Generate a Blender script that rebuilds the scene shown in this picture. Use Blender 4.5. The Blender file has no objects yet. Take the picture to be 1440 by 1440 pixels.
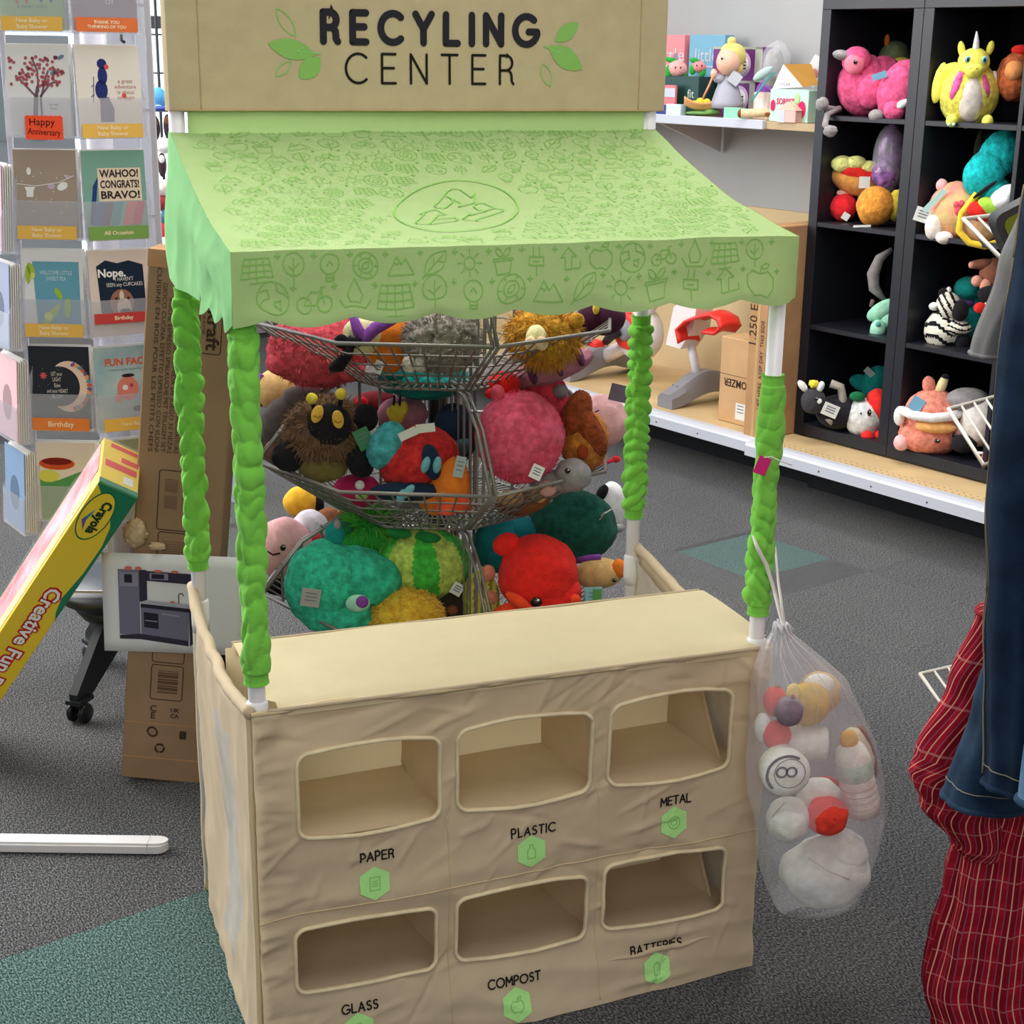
import bpy, bmesh, math, random
import numpy as np
from mathutils import Vector, Matrix, Euler, noise
from mathutils.geometry import delaunay_2d_cdt

SC = bpy.context.scene
COL = SC.collection
PI = math.pi

def lin(c):
    return tuple(((x / 255) / 12.92 if x / 255 <= .04045 else ((x / 255 + .055) / 1.055) ** 2.4) for x in c) + (1,)

# ------------------------------------------------------------------ camera
CAM_H, PITCH, ROLL, FPX = 1.5, .2915, .014, 2154.2
cd = bpy.data.cameras.new('camera'); cam = bpy.data.objects.new('camera', cd); COL.objects.link(cam)
cd.sensor_width = 36; cd.sensor_height = 36; cd.lens = 36 * FPX / 1440; cd.clip_start = .05
_fw = Vector((0, math.cos(PITCH), -math.sin(PITCH))); _rt = Vector((1, 0, 0)); _up = _rt.cross(_fw)
_rt, _up = math.cos(ROLL) * _rt + math.sin(ROLL) * _up, -math.sin(ROLL) * _rt + math.cos(ROLL) * _up
cam.matrix_world = Matrix(((_rt.x, _up.x, -_fw.x, 0), (_rt.y, _up.y, -_fw.y, 0), (_rt.z, _up.z, -_fw.z, CAM_H), (0, 0, 0, 1)))
SC.camera = cam

# ------------------------------------------------------------------ world, lamps, exposure
SC.view_settings.view_transform = 'Standard'; SC.view_settings.look = 'None'
SC.view_settings.exposure = 0.0; SC.view_settings.gamma = 1; SC.view_settings.use_curve_mapping = False
SC.cycles.use_denoising = True
SC.cycles.max_bounces = 8; SC.cycles.transparent_max_bounces = 16
SC.cycles.caustics_reflective = False; SC.cycles.caustics_refractive = False
wd = bpy.data.worlds.new('world'); SC.world = wd; wd.use_nodes = True
wd.node_tree.nodes['Background'].inputs[0].default_value = (.93, .97, 1, 1)
wd.node_tree.nodes['Background'].inputs[1].default_value = .33

def area(name, loc, target, sx, sy, power, color=(1, 1, 1)):
    l = bpy.data.lights.new(name, 'AREA'); l.shape = 'RECTANGLE'; l.size = sx; l.size_y = sy; l.energy = power; l.color = color
    o = bpy.data.objects.new(name, l); COL.objects.link(o); o.location = loc
    o.rotation_euler = (Vector(target) - Vector(loc)).to_track_quat('-Z', 'Y').to_euler()
    return o
area('ceiling_lamp_aisle', (.6, 1.0, 3.2), (.2, 1.7, 0), 1.3, 1.3, 24, (1, .97, .92))
area('ceiling_lamp_stand', (-.2, 3.2, 3.3), (-.2, 3.0, 0), 1.4, 1.4, 38, (1, .98, .95))
area('fill_light_front', (.1, -1.6, 2.6), (0, 2.6, .6), 2.0, 1.2, 38, (1, .97, .94))  # added fill from behind the camera, brightens the toys under the canopy
area('added_light_right', (.9, 4.5, 3.2), (.8, 4.4, 0), 1.3, 1.3, 52, (1, .98, .95))  # added overhead light to brighten the stand's right side and the far floor
area('storefront_daylight', (-3.3, 4.3, 2.5), (0, 2.3, .8), 2.8, 2.6, 240, (1, .97, .93))

# ------------------------------------------------------------------ materials
_M = {}
def mat(name, col, rough=.6, bump=0, bscale=200, metal=0, var=0, vscale=8, sheen=0, spec=.3, trans=0, alpha=1, emit=None, col2=None, transl=0):
    if name in _M: return _M[name]
    m = bpy.data.materials.new(name); m.use_nodes = True; nt = m.node_tree; n = nt.nodes; b = n['Principled BSDF']; _M[name] = m
    c = lin(col); b.inputs['Base Color'].default_value = c
    b.inputs['Roughness'].default_value = rough; b.inputs['Metallic'].default_value = metal
    b.inputs['Specular IOR Level'].default_value = spec
    if sheen: b.inputs['Sheen Weight'].default_value = sheen; b.inputs['Sheen Roughness'].default_value = .5
    if trans: b.inputs['Transmission Weight'].default_value = trans
    if alpha < 1: b.inputs['Alpha'].default_value = alpha
    if emit: b.inputs['Emission Color'].default_value = c; b.inputs['Emission Strength'].default_value = emit
    tc = n.new('ShaderNodeTexCoord')
    if var or col2:
        tx = n.new('ShaderNodeTexNoise'); tx.inputs['Scale'].default_value = vscale; tx.inputs['Detail'].default_value = 4
        nt.links.new(tc.outputs['Object'], tx.inputs['Vector'])
        cr = n.new('ShaderNodeValToRGB'); e = cr.color_ramp.elements
        e[0].position = .35; e[1].position = .68
        e[0].color = lin(tuple(max(0, x * (1 - var)) for x in col)) if not col2 else c
        e[1].color = lin(tuple(min(255, x * (1 + var * .7)) for x in col)) if not col2 else lin(col2)
        nt.links.new(tx.outputs['Fac'], cr.inputs['Fac']); nt.links.new(cr.outputs['Color'], b.inputs['Base Color'])
    if bump:
        t2 = n.new('ShaderNodeTexNoise'); t2.inputs['Scale'].default_value = bscale; t2.inputs['Detail'].default_value = 5
        nt.links.new(tc.outputs['Object'], t2.inputs['Vector'])
        bm = n.new('ShaderNodeBump'); bm.inputs['Strength'].default_value = bump; bm.inputs['Distance'].default_value = .004
        nt.links.new(t2.outputs['Fac'], bm.inputs['Height']); nt.links.new(bm.outputs['Normal'], b.inputs['Normal'])
    if transl:       # thin cloth lets some light through
        tl = n.new('ShaderNodeBsdfTranslucent'); tl.inputs['Color'].default_value = c; ms = n.new('ShaderNodeMixShader'); ms.inputs[0].default_value = transl
        nt.links.new(b.outputs['BSDF'], ms.inputs[1]); nt.links.new(tl.outputs['BSDF'], ms.inputs[2]); nt.links.new(ms.outputs['Shader'], n['Material Output'].inputs['Surface'])
    return m
def cloth(name, col, **k):
    a = dict(rough=.9, bump=.25, bscale=700, var=.05, vscale=30, sheen=.1, spec=.15); a.update(k); return mat(name, col, **a)
def fuzzy(name, col, **k):
    col = tuple(min(255, x * 1.1 + 6) for x in col); a = dict(rough=1, bump=.9, bscale=260, var=.16, vscale=60, sheen=.06, spec=.05); a.update(k); return mat(name, col, **a)
def plas(name, col, **k):
    a = dict(rough=.4, spec=.4); a.update(k); return mat(name, col, **a)
def ink(col): return mat('ink_%d_%d_%d' % tuple(col), col, rough=.75, spec=.1)
def film(name, col, alpha, rough=.12, spec=.6):
    # thin clear plastic: a see-through sheet with a faint milky body and a gloss
    if name in _M: return _M[name]
    m = bpy.data.materials.new(name); m.use_nodes = True; _M[name] = m; nt = m.node_tree
    b = nt.nodes['Principled BSDF']; b.inputs['Base Color'].default_value = lin(col); b.inputs['Roughness'].default_value = rough
    b.inputs['Specular IOR Level'].default_value = spec; b.inputs['Alpha'].default_value = alpha
    return m

# ------------------------------------------------------------------ mesh building
_ICO = {}
def ico(sub):
    if sub not in _ICO:
        b = bmesh.new(); bmesh.ops.create_icosphere(b, subdivisions=sub, radius=1)
        _ICO[sub] = (np.array([v.co[:] for v in b.verts]), [tuple(v.index for v in f.verts) for f in b.faces]); b.free()
    return _ICO[sub]
def RX(a): return Matrix.Rotation(a, 4, 'X')
def RY(a): return Matrix.Rotation(a, 4, 'Y')
def RZ(a): return Matrix.Rotation(a, 4, 'Z')
def TR(x, y, z): return Matrix.Translation((x, y, z))
class MB:
    def __init__(s): s.v = []; s.f = []; s.m = []
    def add(s, vs, fs, mi=0, M=None):
        o = len(s.v)
        if M is not None: vs = [(M @ Vector(v))[:] for v in vs]
        s.v += [tuple(v) for v in vs]; s.f += [tuple(i + o for i in f) for f in fs]
        s.m += [mi] * len(fs) if isinstance(mi, int) else list(mi); return s
    def box(s, a, b, mi=0, M=None):
        (x0, y0, z0), (x1, y1, z1) = a, b
        return s.add([(x0, y0, z0), (x1, y0, z0), (x1, y1, z0), (x0, y1, z0), (x0, y0, z1), (x1, y0, z1), (x1, y1, z1), (x0, y1, z1)],
              [(0, 3, 2, 1), (4, 5, 6, 7), (0, 1, 5, 4), (1, 2, 6, 5), (2, 3, 7, 6), (3, 0, 4, 7)], mi, M)
    def rbox(s, a, b, r=.003, mi=0, M=None):           # box with chamfered edges
        a = Vector(a); b = Vector(b); c = (a + b) / 2; h = (b - a) / 2; r = min(r, *[x * .45 for x in h])
        vs = []; idx = {}
        for sx in (-1, 1):
            for sy in (-1, 1):
                for sz in (-1, 1):
                    for ax in range(3):
                        p = [sx * (h.x - r), sy * (h.y - r), sz * (h.z - r)]; p[ax] = (sx, sy, sz)[ax] * h[ax]
                        idx[sx, sy, sz, ax] = len(vs); vs.append((c.x + p[0], c.y + p[1], c.z + p[2]))
        fs = []
        for ax in range(3):
            o1, o2 = [i for i in range(3) if i != ax]
            for sg in (-1, 1):
                q = []
                for u, w in ((-1, -1), (1, -1), (1, 1), (-1, 1)):
                    k = [0, 0, 0]; k[ax] = sg; k[o1] = u; k[o2] = w; q.append(idx[(*k, ax)])
                fs.append(tuple(q))
            for u in (-1, 1):
                for w in (-1, 1):
                    k0 = [0, 0, 0]; k0[ax] = -1; k0[o1] = u; k0[o2] = w; k1 = list(k0); k1[ax] = 1
                    fs.append((idx[(*k0, o1)], idx[(*k1, o1)], idx[(*k1, o2)], idx[(*k0, o2)]))
        for sx in (-1, 1):
            for sy in (-1, 1):
                for sz in (-1, 1): fs.append(tuple(idx[sx, sy, sz, i] for i in range(3)))
        return s.add(vs, fs, mi, M)
    def tube(s, pts, r, n=8, mi=0, cap=True, closed=False, flat=1.0, M=None):
        P = [Vector(p) for p in pts]; N = len(P); rr = r if isinstance(r, (list, tuple)) else [r] * N
        vs = []; fs = []; up = None
        for i in range(N):
            t = (P[(i + 1) % N] - P[i - 1]) if closed else (P[min(i + 1, N - 1)] - P[max(i - 1, 0)])
            if t.length < 1e-9: t = Vector((0, 0, 1))
            t.normalize()
            if up is None: up = Vector((0, 0, 1)) if abs(t.z) < .9 else Vector((1, 0, 0))
            a = t.cross(up)
            if a.length < 1e-6: a = t.orthogonal()
            a.normalize(); b = a.cross(t).normalized(); up = b
            for k in range(n):
                q = 2 * PI * k / n; vs.append((P[i] + a * (math.cos(q) * rr[i]) + b * (math.sin(q) * rr[i] * flat))[:])
        for i in range(N if closed else N - 1):
            j = (i + 1) % N
            for k in range(n): fs.append((i * n + k, i * n + (k + 1) % n, j * n + (k + 1) % n, j * n + k))
        if cap and not closed: fs += [tuple(range(n))[::-1], tuple((N - 1) * n + k for k in range(n))]
        return s.add(vs, fs, mi, M)
    def lathe(s, prof, n=20, mi=0, M=None, cap=True):
        vs = [(r * math.cos(2 * PI * k / n), r * math.sin(2 * PI * k / n), z) for r, z in prof for k in range(n)]; N = len(prof)
        fs = [(i * n + k, i * n + (k + 1) % n, (i + 1) * n + (k + 1) % n, (i + 1) * n + k) for i in range(N - 1) for k in range(n)]
        if cap: fs += [tuple(range(n))[::-1], tuple((N - 1) * n + k for k in range(n))]
        return s.add(vs, fs, mi, M)
    def grid(s, fn, nu, nv, mi=0, M=None, wrap=False):
        vs = [fn(i / nu, j / nv) for j in range(nv + 1) for i in range(nu + 1)]; w = nu + 1
        fs = [(j * w + i, j * w + i + 1, (j + 1) * w + i + 1, (j + 1) * w + i) for j in range(nv) for i in range(nu)]
        if callable(mi): mi = [mi((f[0] % w + .5) / nu, (f[0] // w + .5) / nv) for f in fs]
        return s.add(vs, fs, mi, M)
    def prism(s, poly, z0, z1, mi=0, M=None):
        n = len(poly); vs = [(x, y, z0) for x, y in poly] + [(x, y, z1) for x, y in poly]
        return s.add(vs, [tuple(range(n))[::-1], tuple(range(n, 2 * n))] + [(i, (i + 1) % n, n + (i + 1) % n, n + i) for i in range(n)], mi, M)
    def blob(s, c, r, M=None, sub=3, lump=.05, freq=2.2, seed=0, fuzz=0, mi=0, shape=None):
        # a stuffed, slightly lumpy body; fuzz = fine ragged relief of long pile
        V, F = ico(sub); r = (r, r, r) if not isinstance(r, (tuple, list)) else r
        R = (M or Matrix.Identity(4)).to_3x3(); c = Vector(c); sv = Vector((seed * 7.3, seed * 3.1, seed * 1.7)); vs = []
        for p in V:
            p = Vector(p); d = 1 + lump * noise.noise(p * freq + sv)
            if fuzz: d += fuzz * (noise.noise(p * 13 + sv) * .6 + noise.noise(p * 27 + sv) * .7)
            q = Vector((p.x * r[0], p.y * r[1], p.z * r[2])) * d
            if shape: q = Vector(shape(q, p))
            vs.append((c + R @ q)[:])
        if callable(mi): mi = [mi(sum((Vector(V[i]) for i in f), Vector()) / 3) for f in F]
        return s.add(vs, F, mi)
    def build(s, name, mats, parent=None, smooth=True, label=None, kind=None):
        me = bpy.data.meshes.new(name); me.from_pydata(s.v, [], s.f)
        mats = mats if isinstance(mats, (list, tuple)) else [mats]
        for m in mats: me.materials.append(m)
        if len(mats) > 1: me.polygons.foreach_set('material_index', s.m)
        if smooth: me.polygons.foreach_set('use_smooth', [True] * len(me.polygons))
        me.update(); o = bpy.data.objects.new(name, me); COL.objects.link(o); o.parent = parent
        if label: o['label'] = label
        if kind: o['kind'] = kind
        if smooth == 'sharp':
            me.set_sharp_from_angle(angle=.7)
        return o
def thing(name, label, cat, loc=(0, 0, 0), rz=0, group=None, M=None):
    o = bpy.data.objects.new(name, None); o.empty_display_size = .05; COL.objects.link(o)
    if M is not None: o.matrix_world = M
    else: o.location = loc; o.rotation_euler = (0, 0, rz)
    o['label'] = label; o['category'] = cat
    if group: o['group'] = group
    return o
def tag(o, label, cat, group=None):
    o['label'] = label; o['category'] = cat
    if group: o['group'] = group
    return o
def struct(o): o['kind'] = 'structure'; return o
def fur(name, blobs, n, length, m, parent, thick=.0012, droop=.4, seed=1):
    # tufts of pile standing out of stuffed bodies: blobs = [(centre, radii, matrix or None)]
    rnd = random.Random(seed); vs = []; fs = []
    A = sum(b[1][0] * b[1][1] + b[1][1] * b[1][2] + b[1][0] * b[1][2] for b in blobs)
    for c, r, M in blobs:
        R = (M or Matrix.Identity(4)).to_3x3(); k = int(n * (r[0] * r[1] + r[1] * r[2] + r[0] * r[2]) / A)
        for _ in range(k):
            p = Vector((rnd.gauss(0, 1), rnd.gauss(0, 1), rnd.gauss(0, 1))).normalized()
            q = Vector((p.x * r[0], p.y * r[1], p.z * r[2])); nn = Vector((p.x / r[0], p.y / r[1], p.z / r[2])).normalized()
            q = Vector(c) + R @ (q * .97); nn = R @ nn
            d = (nn + Vector((rnd.gauss(0, .35), rnd.gauss(0, .35), rnd.gauss(0, .35) - droop))).normalized()
            if d.dot(nn) < .25: d = (d + nn * .6).normalized()
            w = d.cross(Vector((rnd.random() - .5, rnd.random() - .5, rnd.random() - .5)))
            if w.length < 1e-5: continue
            w = w.normalized() * thick; L = length * rnd.uniform(.6, 1.2); o = len(vs)
            mid = q + d * L * .55; tip = q + d * L + Vector((0, 0, -L * droop * .3))
            vs += [(q - w)[:], (q + w)[:], (mid + w * .7)[:], (mid - w * .7)[:], tip[:]]; fs += [(o, o + 1, o + 2, o + 3), (o + 3, o + 2, o + 4)]
    b = MB(); b.add(vs, fs); return b.build(name, m, parent, kind='stuff')

# ------------------------------------------------------------------ lettering
def arc(cx, cy, rx, ry, a0, a1, n=9):
    return [(cx + rx * math.cos(math.radians(a0 + (a1 - a0) * i / n)), cy + ry * math.sin(math.radians(a0 + (a1 - a0) * i / n))) for i in range(n + 1)]
GLYPH = {   # rounded sans capitals as pen strokes, cap height 1: (advance, strokes)
 'A': (.74, [[(0, 0), (.37, 1), (.74, 0)], [(.13, .34), (.61, .34)]]),
 'B': (.56, [[(0, 0), (0, 1), (.28, 1)] + arc(.28, .76, .24, .24, 90, -90) + [(0, .52)], [(.28, .52)] + arc(.3, .26, .26, .26, 90, -90) + [(0, 0)]]),
 'C': (.84, [arc(.5, .5, .5, .5, 48, 312, 18)]),
 'E': (.55, [[(.55, 0), (0, 0), (0, 1), (.55, 1)], [(0, .52), (.48, .52)]]),
 'G': (.92, [arc(.5, .5, .5, .5, 48, 345, 18) + [(.97, .45), (.6, .45)]]),
 'I': (0, [[(0, 0), (0, 1)]]),
 'L': (.5, [[(0, 1), (0, 0), (.5, 0)]]),
 'M': (.8, [[(0, 0), (.04, 1), (.4, .35), (.76, 1), (.8, 0)]]),
 'N': (.66, [[(0, 0), (0, 1), (.66, 0), (.66, 1)]]),
 'O': (1, [arc(.5, .5, .5, .5, 90, 450, 22)]),
 'P': (.52, [[(0, 0), (0, 1), (.26, 1)] + arc(.26, .73, .27, .27, 90, -90) + [(0, .46)]]),
 'R': (.58, [[(0, 0), (0, 1), (.27, 1)] + arc(.27, .74, .26, .26, 90, -90) + [(0, .48)], [(.27, .48)] + arc(.3, .28, .2, .2, 90, 0, 5) + [(.51, .1), (.58, 0)]]),
 'S': (.52, [arc(.27, .76, .24, .24, 35, 270, 10) + arc(.27, .26, .26, .26, 90, -145, 10)]),
 'T': (.66, [[(0, 1), (.66, 1)], [(.33, 1), (.33, 0)]]),
 'Y': (.68, [[(0, 1), (.34, .48), (.68, 1)], [(.34, .48), (.34, 0)]]),
}
def stroke(mb, pts, w, place, mi=0, closed=False, maxseg=.012):
    # a pen line of width w laid on a surface: place(u, v) -> point a hair above it
    P = list(pts) + ([pts[0]] if closed else [])
    if not closed:
        for i in range(1, len(P) - 1):
            a, b, c = P[i - 1:i + 2]; d1 = (b[0] - a[0], b[1] - a[1]); d2 = (c[0] - b[0], c[1] - b[1]); q = math.hypot(*d1) * math.hypot(*d2)
            if q > 0 and (d1[0] * d2[0] + d1[1] * d2[1]) / q < .75:
                stroke(mb, P[:i + 1], w, place, mi, False, maxseg); stroke(mb, P[i:], w, place, mi, False, maxseg); return
    Q = [P[0]]
    for a, b in zip(P, P[1:]):
        L = math.hypot(b[0] - a[0], b[1] - a[1]); k = max(1, math.ceil(L / maxseg))
        Q += [(a[0] + (b[0] - a[0]) * i / k, a[1] + (b[1] - a[1]) * i / k) for i in range(1, k + 1)]
    N = len(Q); vs = []; fs = []
    for i in range(N):
        a = Q[max(i - 1, 0)] if not closed or i else Q[-2]; b = Q[min(i + 1, N - 1)] if not closed or i < N - 1 else Q[1]
        dx, dy = b[0] - a[0], b[1] - a[1]; L = math.hypot(dx, dy) or 1; nx, ny = -dy / L * w / 2, dx / L * w / 2
        d1 = (Q[i][0] - Q[i - 1][0], Q[i][1] - Q[i - 1][1]) if i else (dx, dy); l1 = math.hypot(*d1) or 1
        co = max(.45, abs((d1[0] * dx + d1[1] * dy) / (l1 * L))); nx /= co; ny /= co
        vs += [place(Q[i][0] - nx, Q[i][1] - ny), place(Q[i][0] + nx, Q[i][1] + ny)]
    fs = [(2 * i, 2 * i + 2, 2 * i + 3, 2 * i + 1) for i in range(N - 1)]
    if not closed and w > .0011:      # round caps
        for e, (q, r) in enumerate(((Q[0], Q[min(1, N - 1)]), (Q[-1], Q[-2]))):
            ang = math.atan2(q[1] - r[1], q[0] - r[0]); o = len(vs); vs.append(place(*q))
            vs += [place(q[0] + w / 2 * math.cos(ang - PI / 2 + PI * k / 6), q[1] + w / 2 * math.sin(ang - PI / 2 + PI * k / 6)) for k in range(7)]
            fs += [(o, o + 1 + k, o + 2 + k) for k in range(6)]
    mb.add(vs, fs, mi)
def letters(mb, word, x, y, h, w, place, width=None, gap=.3, mi=0, slope=0):
    tot = sum(GLYPH[c][0] for c in word) * h * .9 + gap * h * (len(word) - 1); k = 1
    if width: gap += (width - tot) / (h * max(1, len(word) - 1))
    for c in word:
        adv, st = GLYPH[c]
        for s in st: stroke(mb, [(x + p[0] * h * .9, y + p[1] * h + slope * (p[0])) for p in s], w, place, mi)
        x += adv * h * .9 + gap * h
def text(name, s, size, M, m, parent, bold=0, width=None, sx=1.0):
    # flat print: centred lettering in the local XY plane of M
    cu = bpy.data.curves.new('t', 'FONT'); cu.body = s; cu.size = size; cu.align_x = 'CENTER'; cu.align_y = 'CENTER'; cu.offset = bold; cu.resolution_u = 2
    ob = bpy.data.objects.new('t', cu); me = bpy.data.meshes.new_from_object(ob); bpy.data.objects.remove(ob)
    if width and len(me.vertices):
        xs = [v.co.x for v in me.vertices]; sx = width / max(1e-6, max(xs) - min(xs))
    me.transform(M @ Matrix.Diagonal((sx, 1, 1, 1))); me.materials.clear(); me.materials.append(m); me.name = name
    o = bpy.data.objects.new(name, me); COL.objects.link(o); o.parent = parent; return o

# frames: S = play stand (yaw .35), K = the long right-hand wall of the shop (yaw -.915)
S_O, S_A = Vector((-.368, 2.042, 0)), .35
K_O, K_A = Vector((.997, 5.301, 0)), -.915
SM = Matrix.Translation(S_O) @ RZ(S_A)
KM = Matrix.Translation(K_O) @ RZ(K_A)
# ------------------------------------------------------------------ the setting
carpet = {}
def carpet_mat(name, c1, c2, c3):
    m = bpy.data.materials.new(name); m.use_nodes = True; nt = m.node_tree; n = nt.nodes; b = n['Principled BSDF']
    b.inputs['Roughness'].default_value = 1; b.inputs['Specular IOR Level'].default_value = .05; b.inputs['Sheen Weight'].default_value = .22; b.inputs['Sheen Roughness'].default_value = .3
    tc = n.new('ShaderNodeTexCoord')
    t1 = n.new('ShaderNodeTexNoise'); t1.inputs['Scale'].default_value = 165; t1.inputs['Detail'].default_value = 3; t1.inputs['Roughness'].default_value = .7
    t2 = n.new('ShaderNodeTexNoise'); t2.inputs['Scale'].default_value = 3; t2.inputs['Detail'].default_value = 3
    mp = n.new('ShaderNodeMapping'); mp.inputs['Scale'].default_value = (1, 2.2, 1); mp.inputs['Rotation'].default_value = (0, 0, .3)
    nt.links.new(tc.outputs['Object'], mp.inputs['Vector']); nt.links.new(mp.outputs['Vector'], t1.inputs['Vector']); nt.links.new(tc.outputs['Object'], t2.inputs['Vector'])
    cr = n.new('ShaderNodeValToRGB'); e = cr.color_ramp.elements; e[0].position = .40; e[1].position = .60; e[0].color = lin(c1); e[1].color = lin(c3)
    x = e.new(.5); x.color = lin(c2)
    nt.links.new(t1.outputs['Fac'], cr.inputs['Fac'])
    mx = n.new('ShaderNodeMix'); mx.data_type = 'RGBA'; mx.blend_type = 'MULTIPLY'; mx.inputs[0].default_value = .35
    nt.links.new(cr.outputs['Color'], mx.inputs[6]); nt.links.new(t2.outputs['Fac'], mx.inputs[7]); nt.links.new(mx.outputs[2], b.inputs['Base Color'])
    bm = n.new('ShaderNodeBump'); bm.inputs['Strength'].default_value = .7; bm.inputs['Distance'].default_value = .004
    nt.links.new(t1.outputs['Fac'], bm.inputs['Height']); nt.links.new(bm.outputs['Normal'], b.inputs['Normal'])
    return m
CG = [carpet_mat('carpet_grey_a', (32, 33, 35), (76, 77, 79), (142, 141, 140)), carpet_mat('carpet_grey_b', (31, 32, 35), (74, 75, 77), (140, 139, 139)),
      carpet_mat('carpet_grey_c', (34, 34, 36), (79, 79, 81), (145, 144, 142))]
CT = carpet_mat('carpet_teal', (30, 49, 48), (72, 100, 97), (134, 164, 158))
fl = MB(); fl.box((-6, -2, -.06), (6, 12, -.006)); floor = struct(fl.build('floor', mat('carpet_backing', (60, 60, 62), rough=1), smooth=False))
T = .5; rnd = random.Random(5); tile_me = {}
TEAL = {(2, -7), (2, -6), (2, -5)}
for k, m in enumerate(CG + [CT]):
    b = MB(); b.rbox((.0002, .0002, -.006), (T - .0002, T - .0002, 0), .0004); o = b.build('carpet_tile', m, floor, smooth=False); tile_me[k] = o.data; bpy.data.objects.remove(o)
FM = KM @ TR(-.05 + .3, -.236 - .225, 0)
def carpet_tile(i, j, k, x0=0, y0=0, sx=1, sy=1):
    o = bpy.data.objects.new('carpet_tile', tile_me[k]); COL.objects.link(o); o.parent = floor
    o.matrix_local = FM @ TR((i + x0) * T, (j + y0) * T, 0) @ Matrix.Diagonal((sx, sy, 1, 1))
for i in range(-12, 13):
    for j in range(-13, 4):
        p = FM @ Vector((i * T + .25, j * T + .25, 0))
        if not (-2.2 < p.x < 2.2 and 1.2 < p.y < 8.2) or abs(p.x) > .42 * p.y + .55: continue
        if (i, j) == (0, -1):
            carpet_tile(i, j, 3, .05, .3, .65, .7); carpet_tile(i, j, 0, 0, 0, 1, .3); carpet_tile(i, j, 0, 0, .3, .05, .7); carpet_tile(i, j, 1, .7, .3, .3, .7); continue
        carpet_tile(i, j, 3 if (i, j) in TEAL else rnd.randrange(3))
# gondola back wall (cream painted panels) and storefront at the far left
wb = MB(); wb.box((-5, .47, 0), (4.5, .53, 2.7)); w = struct(wb.build('wall_right', mat('painted_wall', (172, 172, 172), rough=.7, var=.02, vscale=2), smooth=False)); w.matrix_world = KM
# ------------------------------------------------------------------ the play stand
W, D, HC, HF = .826, .513, .586, 1.238
CREAM = cloth('cream_cotton', (214, 194, 162), rough=.85, var=.015, transl=.18); CREAM2 = cloth('cream_cotton_pale', (232, 216, 178), rough=.85, var=.01, transl=.25)
BIND = cloth('cream_binding', (226, 210, 172)); SHEER = cloth('white_lining', (226, 220, 208), transl=.4); SIGNC = cloth('sign_cotton', (196, 178, 142), var=.02)
LIME = cloth('leaf_green_cotton', (128, 208, 78), var=.03); MINT = cloth('canopy_green', (180, 208, 138), var=.012, transl=.22); MINTIN = cloth('canopy_reverse', (152, 222, 148), var=.02, transl=.3)
PVC = plas('white_tube', (232, 230, 232), rough=.35); INKP = ink((136, 190, 92)); BLACK = ink((34, 30, 30)); NAVY = ink((44, 42, 50)); BADGE = ink((178, 236, 146)); BADGE2 = ink((140, 200, 110))
stand = thing('play_stand', 'cream fabric play stand with pale green canopy and recycling sign on four posts', 'play stand', M=SM)
def nz(x, y, z=0): return noise.noise(Vector((x, y, z)))
def ridge(x, y, z=0): return 1 - abs(nz(x, y, z)) * 2
def post_xy(i): return ((.004, .004), (W - .007, .004), (-.001, D), (W + .001, D))[i]
# posts and their gathered sleeves
ZS = [(.622, 1.15), (.636, 1.03), (.632, 1.122), (.65, 1.04)]
for i in range(4):
    x, y = post_xy(i); top = HF - .006 if i < 2 else 1.62
    b = MB(); b.tube([(x, y, .02), (x, y, top)], .0128, 16)
    b.lathe([(.0150, -.05), (.0158, -.03), (.0158, .006), (.013, .010)], 16, M=TR(x, y, HC - (0 if i < 2 else .02)))
    p = b.build('post', PVC, stand)
    z0, z1 = ZS[i]; hard = (.55, .75, 1.0, 1.25)[i]
    def sl(u, v, x=x, y=y, z0=z0, z1=z1, i=i, hard=hard):
        th = 2 * PI * u; z = z0 + (z1 - z0) * v; e = min(v, 1 - v) * (z1 - z0)
        a, c = math.cos(th), math.sin(th); s = 1.0 if e > .03 else .25 + .75 * e / .03
        if i == 1: hard = .35 + .65 * max(0, min(1, (.84 - z) / .08))
        tw = z * (78, 105, 88, 130)[i] + 1.5 * math.sin(th + i * 2 + z * 9) + 2.6 * nz(a * .7 + i, c * .7, z * 10)
        t2 = z * 47 - 1.9 * math.sin(th * 1.0 + 2.4 + z * 8) + 2.6 * nz(a * .9 + 7 + i, c * .9, z * 9)
        w = abs(math.sin(tw)) ** .55; wb = abs(math.sin(t2)) ** .5; w2 = nz(a * .9 + 3 * i, c * .9, z * 9); w3 = ridge(a * 1.4 + 5 * i, c * 1.4, z * 30)
        r = .0186 + s * (.0070 * hard * (w - .62) + .0062 * (.3 + .7 * hard) * (wb - .62) + .0055 * w2 + .0018 * hard * (w3 - .35)); r = max(r, .0152)
        if e < .018: r = .0165 + .0014 * math.cos(th * 18) + .001 * (e < .003)
        bend = .0018 * nz(i * 4.4, 0, z * 5) * s
        return (x + r * a + bend, y + r * c, z)
    b = MB(); b.grid(sl, 40, 240); b.build('sleeve', LIME, p)
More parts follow.
